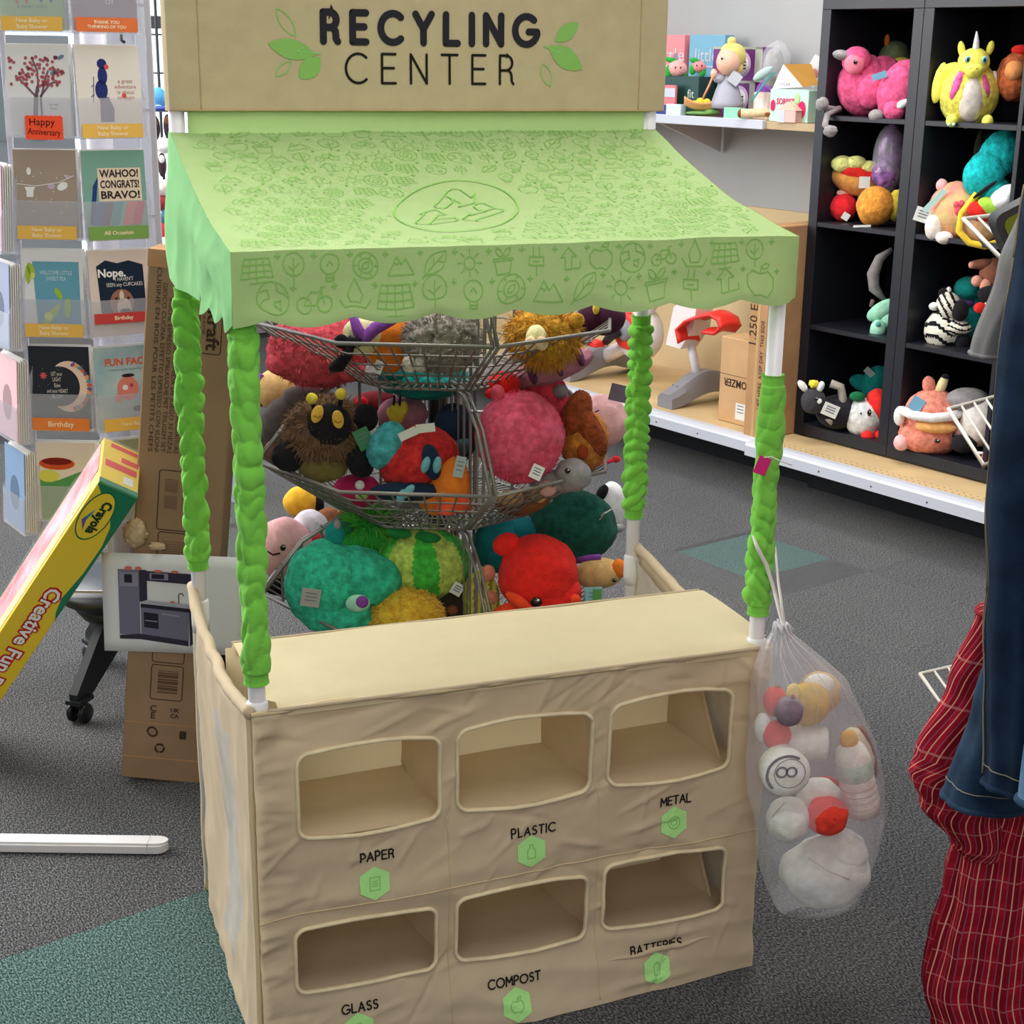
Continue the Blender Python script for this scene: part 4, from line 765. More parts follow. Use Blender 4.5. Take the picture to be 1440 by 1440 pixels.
for x in (-6, 16): e = t('eye', F2('pile_blue_eye', (120, 170, 180)), (x, -32, 36, 4.5, 2, 5), sub=2, lump=0); t('pupil', EYE, (x, -34, 36, 2, 1.4, 3), sub=2, lump=0, parent=e)
for x in (-1, 7): t('nostril', BRNP, (x, -39, 24, 1.4, 1, 1), sub=1)
t = KToy('plush_turkey', 'rust and orange plush half hidden behind the yellow dragon', 1428, 112, .16); t('body', F_('fur_rust', (176, 92, 52)), (0, 0, 4, 26, 26, 34), sub=4, fuzz=.05); t('head', F2('pile_apricot', (214, 140, 84)), (-2, -22, 12, 14, 12, 14), sub=3); t('crest', REDP, (4, -6, 40, 14, 8, 7), sub=3)
t = KToy('plush_taco', 'plush taco with yellow fluffy trim and red filling in the second left cube', 1206, 248, .13); t('shell', F2('pile_taco', (200, 138, 72)), (4, 0, -4, 42, 22, 24, RY(.2)), lump=.03); t('filling', REDP, (4, -8, 6, 38, 16, 14, RY(.2))); t('trim', F_('fur_cheese', (244, 226, 130)), (-22, -10, 16, 16, 14, 12), (-4, -12, 18, 15, 13, 10), (14, -12, 12, 14, 12, 10), (30, -10, 4, 12, 11, 10), sub=4, fuzz=.1); t.card('patch_tag', TAGC, 10, -24, -8, 15, 16)
t = KToy('plush_ball', 'small mustard yellow plush ball behind the taco', 1211, 209, .24); t('body', YL, (0, 0, 0, 12, 11, 12), sub=4, fuzz=.03); t('body_back', F2('pile_mustard', (190, 150, 40)), (6, 8, -4, 12, 10, 12), sub=3)
t = KToy('plush_apple', 'small red plush apple on the second left shelf', 1186, 292, .10); t('body', F2('pile_apple_red', (208, 36, 44)), (0, 0, 0, 19, 18, 20)); t('leaf', F2('pile_pinkish', (220, 170, 160)), (-2, 0, 20, 9, 6, 5), sub=3); t.card('paper_tag', TAGC, 4, -20, -12, 10, 10, (0, 30, 0))
t = KToy('plush_orange', 'orange plush ball on the second left shelf beside the red one', 1231, 290, .07); t('body', F_('fur_orange', (246, 140, 56)), (0, 0, 0, 26, 25, 28), sub=5, fuzz=.03); t('leaf', YL, (28, 6, 2, 12, 14, 22), sub=4, fuzz=.1); t.card('paper_tag', TAGC, -16, -20, -28, 24, 3, (0, -4, 0))
t = KToy('toy_bag', 'purple toys in a shiny clear bag behind the orange plush', 1252, 226, .16, 'toy'); t('body', mat('violet_foil', (150, 104, 168), rough=.2, var=.3, vscale=30, spec=.6), (0, 6, 12, 18, 16, 38), (-4, -4, -18, 20, 16, 22), sub=4, fuzz=.1); t('wrapper', film('clear_wrap', (236, 236, 242), .22), (-1, 0, 2, 24, 20, 50), sub=3, fuzz=.08)
t = KToy('plush_cat', 'tie-dyed pink and yellow plush cat lying in the second right cube', 1344, 296, .08); 
m = fuzzy('fur_tie_dye', (232, 128, 120), col2=(226, 218, 140), vscale=9); t('body', m, (0, 0, -2, 38, 32, 42), sub=5, fuzz=.03); t('paw', F2('pile_blush', (240, 214, 206)), (-28, -20, -24, 12, 12, 18), (-12, -30, -38, 12, 10, 9), sub=3); t('ear', PINKP, (-22, -4, 34, 8, 7, 9), sub=3); t('mark', F2('pile_rose', (224, 84, 106)), (0, -32, 8, 4, 2, 5), (7, -32, 10, 4, 2, 5), (3, -32, 0, 5, 2, 6), sub=2); t.tag(-44, -18, -8, 22, 20, (0, 15, 0)); t.card('ribbon', mat('ribbon_blue', (186, 220, 216)), -30, -26, 12, 8, 40, (0, 40, 0))
t = KToy('plush_dinosaur', 'turquoise plush dinosaur curled in the second right cube', 1394, 236, .12); TQ = F_('fur_turquoise', (28, 178, 180)); t('body', TQ, (10, 4, 18, 28, 26, 38, RY(.5)), (-8, -8, -8, 28, 24, 34, RY(.5)), (8, -4, -30, 22, 20, 18), sub=5, fuzz=.03)
t = KToy('plush_rabbit', 'grey brown long-eared plush behind the turquoise dinosaur', 1366, 214, .28); t('body', F2('pile_taupe', (140, 124, 114)), (0, 0, 0, 13, 12, 34, RY(.2))); t('ear', F2('pile_deep_teal', (22, 104, 110)), (22, 4, 12, 12, 8, 16), sub=3)
t = KToy('plush_taco', 'plush taco with white head, green lettuce and red filling behind the upper wire shelf', 1394, 304, .05); t('shell', F2('pile_sand', (190, 150, 110)), (-14, 0, -12, 26, 18, 28, RY(-.5)), lump=.03); t.tube('trim', F2('pile_yolk', (236, 188, 60)), [(-22, -14, 30), (-40, -14, 2), (-42, -14, -22), (-26, -16, -38), (-4, -16, -42), (16, -14, -34)], 5); t('filling', REDP, (-16, -14, 6, 20, 12, 14, RY(.4)), sub=3); t('lettuce', F2('pile_lettuce', (150, 190, 66)), (-2, -16, 12, 20, 12, 12, RY(.5)), sub=3); t('head', WHP, (16, -12, 26, 24, 20, 16, RY(-.6))); t('band', FELTK, (-12, -18, 36, 20, 4, 3, RY(-.7)), sub=3); t('cheek', F2('pile_honey', (214, 160, 60)), (26, -10, 2, 14, 12, 16), sub=3)
t = KToy('plush_moon', 'grey crescent plush hanging at the third left cube', 1243, 388, .12); t.tube('body', GRYP, [(8, 0, 38), (-8, 0, 24), (-15, 0, 2), (-12, 0, -18), (4, 0, -34)], [3, 7, 9, 8, 3])
t = KToy('plush_dinosaur', 'mint plush triceratops standing on the third left shelf', 1240, 446, .10); MN = F2('pile_mint', (150, 206, 180)); t('body', MN, (12, 4, -2, 20, 18, 20)); t('frill', MN, (0, -6, 10, 24, 8, 12, RY(-.6)), sub=3); t('leg', MN, (-4, -14, -18, 11, 11, 14), sub=3); t('spot', F2('pile_teal_spot', (90, 160, 150)), (-4, -24, -10, 4, 2, 4), (14, -14, 4, 4, 2, 4), sub=2); t.tube('tail', F2('pile_dusty', (120, 96, 100)), [(-14, 6, 24), (-16, 6, 14)], 3)
t = KToy('plush_zebra', 'black and white plush zebra sitting on the third right shelf', 1332, 452, .10)
ZB = [F2('pile_zebra_white', (224, 216, 200)), F2('pile_zebra_black', (26, 24, 26))]
t('body', ZB, (-4, 0, -12, 27, 24, 28), (12, -8, -8, 22, 18, 12), mi=lambda p: 1 if math.sin(p.z * 11 + 2.5 * math.sin(p.x * 3)) > .35 else 0); t('head', ZB, (0, -8, 22, 17, 16, 20, RY(-.3)), mi=lambda p: 1 if math.sin(p.x * 12 + p.z * 4) > .3 else 0); t('muzzle', BLKP, (16, -18, 16, 12, 11, 15), sub=3); t('ear', WHP, (-19, -8, 20, 8, 6, 6), sub=3); t('mane', BLKP, (-6, -4, 40, 10, 7, 7), sub=3); t('ear_tip', WHP, (-2, -6, 42, 4, 4, 7), sub=2); t('tail', BLKP, (22, -10, -26, 10, 10, 14), sub=3)
t = KToy('plush_dinosaur', 'teal plush dinosaur standing behind the zebra', 1364, 424, .2); DT = F2('pile_strong_teal', (24, 136, 132)); t('head', DT, (-4, -6, 18, 20, 18, 17)); t('body', DT, (8, 0, -18, 18, 16, 34)); t('collar', F2('pile_indigo', (90, 70, 130)), (-4, -10, -2, 12, 10, 6), sub=3)
t = KToy('plush_monkey', 'brown plush with outstretched paws hanging above the teal dinosaur', 1394, 384, .12); t('body', F2('pile_cocoa', (134, 84, 66)), (6, 0, 0, 22, 18, 22)); t('arm', F2('pile_cocoa', (134, 84, 66)), (-14, -6, 12, 18, 8, 7, RY(-.15)), sub=3); t('paw', F2('pile_flesh', (216, 150, 130)), (-27, -8, 10, 5, 5, 5), (-18, -10, -12, 8, 7, 8), (-6, -12, -18, 8, 7, 10), sub=3)
t = KToy('plush_penguin', 'black, red and cream plush next to the teal dinosaur', 1394, 446, .1); t('body', F2('pile_oatmeal', (220, 206, 184)), (4, 0, 0, 18, 16, 34)); t('cap', BLKP, (-4, -4, 32, 18, 14, 12), sub=3); t('bow', REDP, (-16, -12, 12, 9, 6, 8), (10, -12, 30, 9, 6, 9), (-10, -10, -38, 10, 8, 12), sub=3)
t = KToy('plush_bull', 'black plush bull with white horns and yellow flower in the bottom left cube', 1150, 564, -.04); KB = F2('pile_soot', (58, 56, 60)); t('head', KB, (-6, -10, 0, 17, 16, 19)); t('body', F2('pile_coal', (38, 36, 42)), (28, 8, -14, 30, 24, 24)); t('horn', WHP, (-22, -12, 20, 5, 5, 10, RY(-.7)), (2, -12, 20, 5, 5, 9, RY(.4)), sub=3); t('flower', YL, (-7, -12, 24, 7, 6, 6), sub=3, lump=.3); t.eye(-2, -25, 3, 3); t('eye_ring', WHP, (2, -24, 0, 4, 2, 4), sub=2); t.tag(18, -24, -12, 22, 18, (0, 20, 0)); t.tube('tail', F2('pile_ash', (150, 142, 134)), [(16, 0, 26), (30, 0, 22), (34, 0, 6), (32, -6, -12), (16, -10, -30)], 6)
t = KToy('plush_mushroom', 'white plush with red cap and green leaf feet in the bottom left cube', 1218, 584, .07); t('body', F_('fur_snow', (240, 236, 232)), (-2, 0, -4, 27, 24, 28), sub=5, fuzz=.02); t('cap', F2('pile_poppy', (222, 44, 40)), (18, 0, 14, 18, 20, 26, RY(-.4))); t('leaf', F2('pile_bottle', (30, 104, 66)), (-14, -8, 26, 11, 7, 7), (-32, -6, -6, 9, 7, 8), sub=3); t.eye(4, -24, 4, 3, 5); t.eye(-7, -24, 2, 1.5); t('foot', F2('pile_poppy', (222, 44, 40)), (4, -20, -30, 9, 8, 8), (20, -16, -28, 7, 8, 8), sub=3)
t = KToy('plush_dragon', 'teal plush with spread wings behind the red and white one', 1228, 538, .24); t('body', TEALP, (4, 0, 0, 20, 16, 26, RY(.4))); t('wing', TEALP, (-14, -2, -2, 20, 6, 12, RY(.3)), sub=3); t.card('paper_tag', mat('pale_tag', (176, 190, 190)), -6, -12, 14, 16, 9, (0, 40, 0))
t = KToy('plush_cat', 'coral pink plush with white band and striped horn in the bottom right cube', 1310, 592, .06); CO = F_('fur_coral', (238, 130, 112)); t('body', CO, (0, 0, -20, 44, 36, 28), (2, 0, 10, 40, 34, 36), sub=5, fuzz=.03); t.tube('band', WHP, [(-42, -16, 12), (-24, -34, 6), (0, -41, 4), (24, -34, 8), (42, -14, 16)], 6.5); t('fringe', F2('pile_peach_orange', (244, 164, 100)), (6, -30, -8, 28, 12, 9)); t('ear', CO, (-8, 0, 50, 9, 8, 14, RY(-.2)), sub=3); t.tube('horn', [F2('pile_cream', (236, 212, 160))][0], [(6, -2, 42), (10, -2, 54), (13, -2, 64)], [7, 7, 5]); t('horn_tip', FELTK, (13, -2, 64, 6, 6, 4), sub=2); t('foot', PINKP, (-38, -16, -34, 11, 11, 12), (40, -14, -14, 9, 9, 10), sub=3); t.eye(10, -37, -28, 4, 3); t.eye(32, -28, -18, 3, 4); t.card('card_tag', mat('card_blue', (120, 170, 200)), -22, -30, 22, 18, 20, (-20, 30, 0)); t('pompom', WHP, (-44, -12, 4, 8, 8, 14), sub=3)
t = KToy('plush_bear', 'white and grey plush behind the lower wire shelf', 1374, 588, .1); t('body', F2('pile_fog', (206, 200, 196)), (6, 0, -6, 28, 24, 34)); t('head', GRYP, (-14, 6, 26, 30, 22, 16)); t('foot', BLKP, (-14, -14, -38, 18, 12, 14), sub=3)
t = KToy('plush_fox', 'orange plush corner at the far right bottom cube', 1392, 646, .04); t('body', ORP, (4, 0, 0, 16, 16, 20)); t('whisker', WHP, (-12, -10, 8, 10, 2, 2), sub=2)
# ------------------------------------------------------------------ things on the gondola deck
CARD = mat('corrugated_card', (184, 140, 98), rough=.8, var=.05, vscale=12, bump=.12, bscale=40); CARD_D = mat('card_edge', (150, 108, 72), rough=.9); INKB = ink((62, 46, 36)); CARDP = mat('card_pale', (202, 162, 118), rough=.8, var=.04, vscale=10)
def ktext(nm, s, size, x, y, z, m, par, rot=0, **k): return text(nm, s, size, TR(x, y, z) @ RX(PI / 2) @ RZ(rot), m, par, **k)
t = kthing('tall_carton', 'tall narrow cardboard carton standing left of the black shelving', 'box', -.088, -.165, .2148)
b = MB(); b.rbox((0, 0, 0), (.086, .42, .735), .003); b.build('carton', CARD, t, smooth=False)
b = MB(); b.box((.036, -.0008, .0), (.05, .4, .7365)); b.build('tape', mat('packing_tape', (196, 160, 112), rough=.25, spec=.5), t, smooth=False)
ktext('lettering', '1.250 ERS', .05, .022, -.0012, .42, INKB, t, PI / 2); ktext('lettering', 'LIFT HERE  KEEP DRY  THIS SIDE', .022, .066, -.0012, .26, INKB, t, PI / 2)
t = kthing('carton', 'square cardboard carton with upside-down lettering on the gondola deck', 'box', -.312, -.07, .2148)
b = MB(); b.rbox((0, 0, 0), (.215, .26, .312), .003); b.build('carton', CARDP, t, smooth=False)
ktext('lettering', 'OMZER', .04, .082, -.0012, .15, INKB, t, PI, bold=.0006, width=.115); b = MB(); b.box((.0, -.0009, .176), (.215, -.0005, .1775)); b.build('printed_line', INKB, t, smooth=False)
b = MB(); b.box((.09, -.0012, .02), (.14, -.0004, .08)); p = b.build('sticker', TAGC, t, smooth=False); b = MB()
for k in range(3): b.box((.098, -.0018, .07 - .012 * k), (.13, -.0012, .073 - .012 * k))
b.build('sticker_print', ink((110, 110, 120)), p, smooth=False, kind='stuff')
# toy bicycle trainer
t = kthing('toy_bicycle', 'red and white toy bicycle trainer on grey feet on the gondola deck', 'toy', -.95, .05, .2148)
BW = plas('bike_white', (236, 228, 228)); BR = plas('bike_red', (232, 52, 44)); BG = plas('bike_grey', (132, 132, 138)); BK = plas('bike_black', (34, 34, 40))
def foot(x, tip):
    b = MB(); N = 14
    def s_(u, v):
        y = -.15 + .42 * v; h = .035 + .042 * math.sin(PI * min(1, .15 + .85 * v)) + .01 * v; w = .046 - .012 * abs(v - .5); zb = .0 + .045 * math.sin(PI * v) ** 2
        c = [(-w, zb), (-w, zb + h * .7), (-w * .6, zb + h), (w * .6, zb + h), (w, zb + h * .7), (w, zb)][min(5, int(round(u * 5)))]
        return (x + c[0] + .03 * (v - .3) * 0, y, c[1])
    b.grid(s_, 5, N); b.add([s_(i / 5, 0) for i in range(6)], [(0, 1, 2, 3, 4, 5)]); b.add([s_(i / 5, 1) for i in range(6)], [(5, 4, 3, 2, 1, 0)]); return b
for x in (.385, -.22):
    f_ = foot(x, 0).build('foot', BG, t, smooth='sharp'); b = MB(); b.rbox((x - .035, -.03, .07), (x + .035, .06, .105), .008); b.build('foot_socket', BG, f_, smooth=False); b = MB()
    for yy in (-.1, -.07, -.02): b.lathe([(.003, 0), (.003, .002)], 8, M=TR(x - .012, yy, .079)); b.lathe([(.003, 0), (.003, .002)], 8, M=TR(x + .012, yy, .079))
    b.build('screw_holes', BK, f_, kind='stuff')
b = MB(); b.tube([(.385, .02, .09), (.345, .02, .2), (.25, .02, .44), (.2, .02, .56)], .017, 12); b.build('seat_post', plas('bike_post', (222, 222, 230), rough=.3), t)
b = MB(); b.prism([(.25, .21), (.285, .36), (.335, .40), (.41, .385), (.395, .29), (.33, .205)], -.03, .06, 0, RX(PI / 2) @ Matrix.Diagonal((1, 1, -1, 1))); b.build('seat_bracket', BW, t, smooth='sharp')
def kp(px, py, y): q = on_frame(KM, px, py, y); return Vector((q.x + .95, q.y - .05, q.z - .2148))
path = [kp(*q, .02) for q in [(966, 482), (962, 462), (974, 450), (992, 444), (1010, 440), (1022, 447), (1027, 460), (1018, 470), (1000, 468)]]; PS_ = []
for i in range(len(path) - 1): PS_ += [path[i].lerp(path[i + 1], k / 3) for k in range(3)]
PS_.append(path[-1]); b = MB(); b.grid(lambda u, v: (PS_[int(round(u * (len(PS_) - 1)))] + Vector((0, -.05 + .11 * v, .012 * math.sin(PI * v)))), len(PS_) - 1, 6); o = b.build('seat', BR, t); s_ = o.modifiers.new('thick', 'SOLIDIFY'); s_.thickness = .01
b = MB(); b.lathe([(.03, -.04), (.103, -.036), (.112, -.02), (.112, .02), (.103, .036), (.03, .04)], 40, M=TR(.0, .06, .212) @ RX(PI / 2)); bd = b.build('wheel_housing', BW, t)
b = MB(); b.lathe([(.03, 0), (.075, 0), (.078, .012), (.07, .02), (.045, .02)], 32, M=TR(-.03, .022, .222) @ RX(PI / 2)); b.build('hub_ring', BR, bd)
b = MB(); b.lathe([(.001, .03), (.03, .03), (.046, .015), (.05, 0), (.05, -.01)], 28, M=TR(-.03, .016, .222) @ RX(PI / 2)); b.build('hub', BG, bd)
b = MB(); b.tube([(-.045, -.01, .222), (-.07, -.03, .20), (-.10, -.035, .165)], [.026, .022, .016], 12); b.build('crank', BK, t); b = MB(); b.rbox((-.21, -.085, .146), (-.10, -.03, .17), .006); p = b.build('pedal', BR, t, smooth=False); b = MB(); b.tube([(-.15, -.09, .15), (-.14, -.1, .19), (-.16, -.1, .2)], .006, 8); b.build('pedal_clip', plas('clip_grey', (170, 170, 176)), p)
b = MB(); b.rbox((.17, .03, .36), (.26, .09, .44), .01); b.build('frame_block', plas('bike_dark_red', (150, 26, 30)), t, smooth=False)
b = MB(); b.tube([(.05, .05, .3), (.15, .05, .4), (.2, .05, .56)], .02, 12); b.tube([(-.2, .05, .08), (-.05, .05, .16)], .03, 12); b.build('frame', BW, t)
# ------------------------------------------------------------------ things on the wall shelf
GS = 'goods on the wall shelf'
SZ = 1.2765
def sbox(name, label, cat, x0, y0, x1, y1, yl, depth, m, lean=0, group=None):
    # a box whose front face fills photo rows y0..y1 at wall-local depth yl
    a = on_frame(KM, x0, y1, yl); c = on_frame(KM, x1, y0, yl); z0 = SZ if y1 > 140 else a.z
    t = thing(name, label, cat, group=group, M=KM @ TR(a.x, yl, z0) @ RX(lean)); w, h = c.x - a.x, c.z - z0
    b = MB(); b.rbox((0, 0, 0), (w, depth, h), .002); b.build('box', m, t, smooth=False); return t, w, h
PKB = plas('pink_card', (236, 140, 146), rough=.5); BLB = plas('blue_card', (116, 170, 196), rough=.5); PUB = plas('purple_card', (112, 44, 124), rough=.5); MTB = plas('mint_card', (188, 222, 206), rough=.5); WCB = plas('white_card', (240, 238, 240), rough=.5)
def rise(n, lab, x0, x1, yl, d, h, m=WCB):      # plain stock carton at the back of the shelf that carries the upper boxes
    pass
for nm, lab, x0, x1, m, yl, wd in (('gift_box', 'pink boxed gift printed with the word little at the back of the wall shelf', 903, 963, PKB, .36, 'little'), ('gift_box', 'blue boxed gift printed with the word little at the back of the wall shelf', 970, 1020, BLB, .36, 'little')):
    a = on_frame(KM, x0, 49, yl); c = on_frame(KM, x1, 49, yl); t = thing(nm, lab, 'box', group=None, M=KM @ TR(a.x, yl, SZ)); w = c.x - a.x; h = a.z - SZ; b = MB(); b.rbox((0, 0, 0), (w, .05, h), .002); b.build('box', m, t, smooth=False)
    ktext('lettering', wd, .07, w * (.70 if m is PKB else .5), -.002, h - .078, WHM, t, 0, width=w * .62); b = MB(); b.box((w * .3, -.0016, h - .122), (w * .75, -.0006, h - .116)); b.build('printed_line', WHM, t, smooth=False)
    if m is PKB:
        b = MB(); b.blob((w * .82, -.002, h - .1), (.018, .001, .032), sub=2, lump=0); b.build('printed_foot', ink((150, 130, 150)), t); b = MB(); b.blob((w * .45, -.002, h - .16), (.04, .001, .03), sub=2, lump=.1); b.build('printed_baby', ink((214, 120, 118)), t)
for x0, x1, y0, y1, lab in ((1001, 1073, 66, 112, 'upper purple and white box with a round label on the wall shelf'), (1008, 1062, 114, 150, 'lower purple and white box with a round label behind the figurine')):
    yl = .30; a = on_frame(KM, x0, y1, yl); c = on_frame(KM, x1, y0, yl); z0 = SZ if y1 > 140 else on_frame(KM, 1008, 114, yl).z + .001; w, h = c.x - a.x, c.z - z0
    t = thing('soap_box', lab, 'box', M=KM @ TR(a.x, yl, z0)); b = MB(); b.rbox((0, 0, 0), (w, .06, h), .002); b.build('box', PUB, t, smooth=False); b = MB(); b.box((w * .86, -.001, 0), (w, .0, h)); b.box((0, -.001, h * .93), (w, 0, h)); b.build('printed_border', ink((176, 178, 168)), t, smooth=False)
    b = MB(); b.lathe([(.0, 0), (.048, 0), (.048, .001), (0, .001)], 24, M=TR(w * .6, -.001, h * .5) @ RX(PI / 2) @ Matrix.Diagonal((1, 1, 1, 1))); r_ = b.build('round_label', ink((196, 170, 206)), t); b = MB(); b.lathe([(.0, 0), (.036, 0), (.036, .001), (0, .001)], 24, M=TR(w * .6, -.002, h * .5) @ RX(PI / 2)); q = b.build('label_face', ink((232, 228, 226)), r_); b = MB(); [b.box((w * .6 - .024, -.0036, h * .5 - .006 + .012 * k), (w * .6 + .024, -.003, h * .5 - .001 + .012 * k)) for k in range(-1, 2)]; b.build('label_print', NAVY, r_, smooth=False, kind='stuff')
class STh(KToy):
    def __init__(s, name, label, px, py, y, cat): super().__init__(name, label, px, py, y, cat, None, None)
t = STh('girl_figurine', 'porcelain figurine of a blond girl in a grey dress holding an oar', 1022, 152, .22, 'figurine')
SKN = plas('figurine_skin', (238, 190, 164), rough=.45); BLO = plas('figurine_blond', (222, 206, 120), rough=.45); DRS = plas('figurine_grey', (172, 172, 186), rough=.5)
b = MB(); b.lathe([(22 * t.k, 0), (22 * t.k, 8 * t.k), (17 * t.k, 24 * t.k), (11 * t.k, 40 * t.k), (8 * t.k, 48 * t.k)], 24); b.build('dress', DRS, t.r); t('head', SKN, (-1, -6, 62, 17, 17, 19), sub=3, lump=0); t('hair', BLO, (4, 2, 70, 19, 18, 19), (14, 0, 56, 6, 6, 10), (2, 0, 90, 6, 5, 6), sub=4, lump=.08); t('sleeve', DRS, (-12, -6, 40, 9, 7, 7), (10, -4, 42, 8, 8, 8), sub=3); t('hand', SKN, (-20, -10, 46, 5, 5, 7), sub=2); t('collar', plas('figurine_pink', (220, 160, 176)), (0, -4, 48, 14, 10, 5), sub=3); t.tube('oar', plas('oar_orange', (226, 150, 104)), [(-18, -12, 52), (-26, -14, 30), (-34, -16, 12)], 1.6); t.eye(-10, -21, 66, 1.8); t.card('price_card', WHM, 9, -16, 40, 16, 16, (0, 35, 0))
t = STh('toy_boat', 'orange toy boat with yellow ducks on a green base on the wall shelf', 982, 160, .15, 'figurine'); b = MB(); k = t.k; b.grid(lambda u, v: ((-20 + 40 * u) * k, (-9 + 18 * v) * (.4 + .6 * math.sin(PI * min(1, .1 + u * .85))) * k, (4 + 12 * abs(v - .5) * 2 * .8 + (10 * (1 - u) ** 3 + 4 * u ** 3)) * k), 16, 8); o = b.build('hull', plas('boat_orange', (240, 176, 116)), t.r); s_ = o.modifiers.new('thick', 'SOLIDIFY'); s_.thickness = .004
t('ducks', YL, (2, 0, 16, 6, 5, 6), (11, 0, 15, 6, 5, 6), (-6, 0, 13, 5, 4, 5), sub=3); t('base', plas('base_green', (110, 160, 90)), (2, 0, 1, 20, 12, 3), (20, 2, 3, 12, 8, 5), sub=3); 
for nm, lab, px, py, c, r in (('strawberry_plush', 'pink smiling strawberry plush with green leaves on the wall shelf', 953, 97, (240, 160, 156), 14), ('strawberry_plush', 'pink plush bud with dark green leaves right of the strawberry', 983, 94, (232, 136, 140), 10)):
    t = STh(nm, lab, px, py, .26, 'plush toy'); t('body', F2('pile_sb%d' % r, c), (0, 0, 0, r, r, r * .85, RY(.4)), sub=3); t('leaf', GRNP, (-r * .6, 0, r * .8, r * .8, 5, 4, RY(.3)), (r * .5, -3, -r * .6, r * .5, 4, r * .8), (-r * .9, -2, -4, 5, 4, r * .7), sub=3); t.eye(-3, -r, 2, 1.3); t.eye(4, -r, 2, 1.3)
t, w, h = sbox('gift_box', 'dark green gift box marked fit under the strawberry plush', 'box', 931, 108, 983, 152, .22, .1, plas('bottle_green_card', (36, 70, 64), rough=.3)); ktext('lettering', 'fit', .045, w * .8, -.002, h * .55, ink((200, 210, 200)), t)
t, w, h = sbox('sweet_packet', 'pink and white packet leaning on the green gift box', 'packet', 922, 120, 950, 150, .18, .012, plas('packet_pink', (222, 120, 130), rough=.3)); b = MB(); b.box((0, -.001, h * .6), (w, 0, h * .9)); b.box((0, -.001, 0), (w, 0, h * .2)); b.build('printed_band', WHM, t, smooth=False)
sbox('small_box', 'small dark blue box at the left end of the shelf edge', 'box', 921, 148, 937, 159, .12, .03, plas('royal_blue', (40, 50, 140)))
sbox('small_box', 'small pale blue box on the shelf edge beside the boat', 'box', 936, 147, 957, 160, .115, .03, plas('ice_blue', (206, 232, 240)))
t, w, h = sbox('soap_bar', 'pale pink wrapped soap right of the purple boxes', 'box', 1059, 130, 1080, 150, .22, .03, plas('soap_pink', (236, 206, 196))); b = MB(); b.box((w * .2, -.001, h * .25), (w * .8, 0, h * .75)); b.build('soap_label', TAGC, t, smooth=False)
t = STh('toy_bag', 'grey plush in a crinkled clear bag on the wall shelf', 1090, 96, .28, 'toy'); t('body', GRYP, (-2, 0, 0, 15, 14, 28), (8, -4, -10, 12, 10, 10), sub=3); t('wrapper', film('clear_wrap', (236, 236, 242), .22), (0, 0, 2, 22, 18, 36), sub=3, fuzz=.14); t('plush_back', PURP, (-8, 6, -36, 18, 14, 22), sub=3)
t = STh('ribbon', 'teal ribbon leaning in front of the clear bag', 1070, 118, .2, 'ribbon'); t.tube('strip', mat('ribbon_teal', (60, 150, 144)), [(18, 0, 16), (8, -2, 6), (-4, -4, -12), (-12, -6, -24)], 5, flat=.25); t('bow', mat('ribbon_grey', (180, 200, 200)), (2, -2, 14, 16, 4, 6, RY(-.6)), sub=3)
# opened carton of bath sweets
t, w, h = sbox('display_carton', 'opened mint and white display carton with brown inside on the wall shelf', 'box', 1081, 127, 1138, 165, .14, .13, MTB)
ktext('lettering', 'SORBET', .03, w * .42, -.002, h * .62, ink((206, 60, 110)), t, bold=.0008, width=w * .46)
b = MB(); b.blob((w * .1, -.002, h * .5), (.012, .001, .02), sub=2, lump=0); b.blob((w * .84, -.002, h * .4), (.02, .001, .03), sub=2, lump=0); b.build('printed_drops', ink((214, 44, 100)), t, smooth=False, kind='stuff'); b = MB(); b.blob((w * .72, -.002, h * .74), (.012, .001, .02), sub=2, lump=0); b.build('printed_leaf', BADGE, t)
b = MB(); b.add([(w * .05, .0, h), (w * .2, .02, h + .085), (w * .78, .01, h + .01)], [(0, 1, 2)]); b.add([(w * .2, .021, h + .085), (w * .9, .021, h + .088), (w * 1.15, .015, h + .02), (w * .78, .011, h + .01)], [(0, 1, 2, 3)], 1); b.build('flap', [WCB, mat('card_inside', (170, 122, 50), rough=.8)], t, smooth=False)
ktext('flap_lettering', 'SUGAR', .018, w * .36, -.001, h + .018, NAVY, t)
t = STh('display_card', 'white printed card standing against the black shelving', 1143, 100, .2, 'card'); t.card('card', WCB, 2, 0, 0, 22, 40, (0, 28, 0)); t('printed_egg', ink((222, 140, 140)), (2, -1.5, -4, 6, .6, 8), sub=2, lump=0)
t = STh('toy_roll', 'beige rolled toy lying on the shelf edge', 1064, 160, .12, 'toy'); t.tube('roll', F2('pile_biscuit', (206, 184, 146)), [(-22, 0, 0), (22, 0, 2)], 6, 12); t('end', BRNP, (-23, -1, 0, 4, 5, 6), (16, -5, 0, 5, 3, 3), sub=2); t.tube('stem', mat('sage_grey', (110, 116, 100)), [(22, 0, 2), (40, 0, 3)], 4)
t, w, h = sbox('small_box', 'small patterned mint box lying before the figurine', 'box', 1017, 152, 1041, 164, .115, .035, plas('mint_pattern', (140, 206, 176), rough=.4))
t, w, h = sbox('toy_house', 'tiny white and pink house shaped box at the shelf edge', 'box', 1093, 156, 1119, 168, .105, .04, plas('house_pink', (226, 180, 170))); b = MB(); b.prism([(-.003, h), (w + .003, h), (w / 2, h + .03)], 0, .04, 0, RX(PI / 2) @ Matrix.Diagonal((1, 1, -1, 1))); b.build('roof', plas('house_roof', (214, 190, 170)), t, smooth=False); b = MB(); b.box((0, -.001, 0), (w * .4, 0, h)); b.build('door', WHM, t, smooth=False)
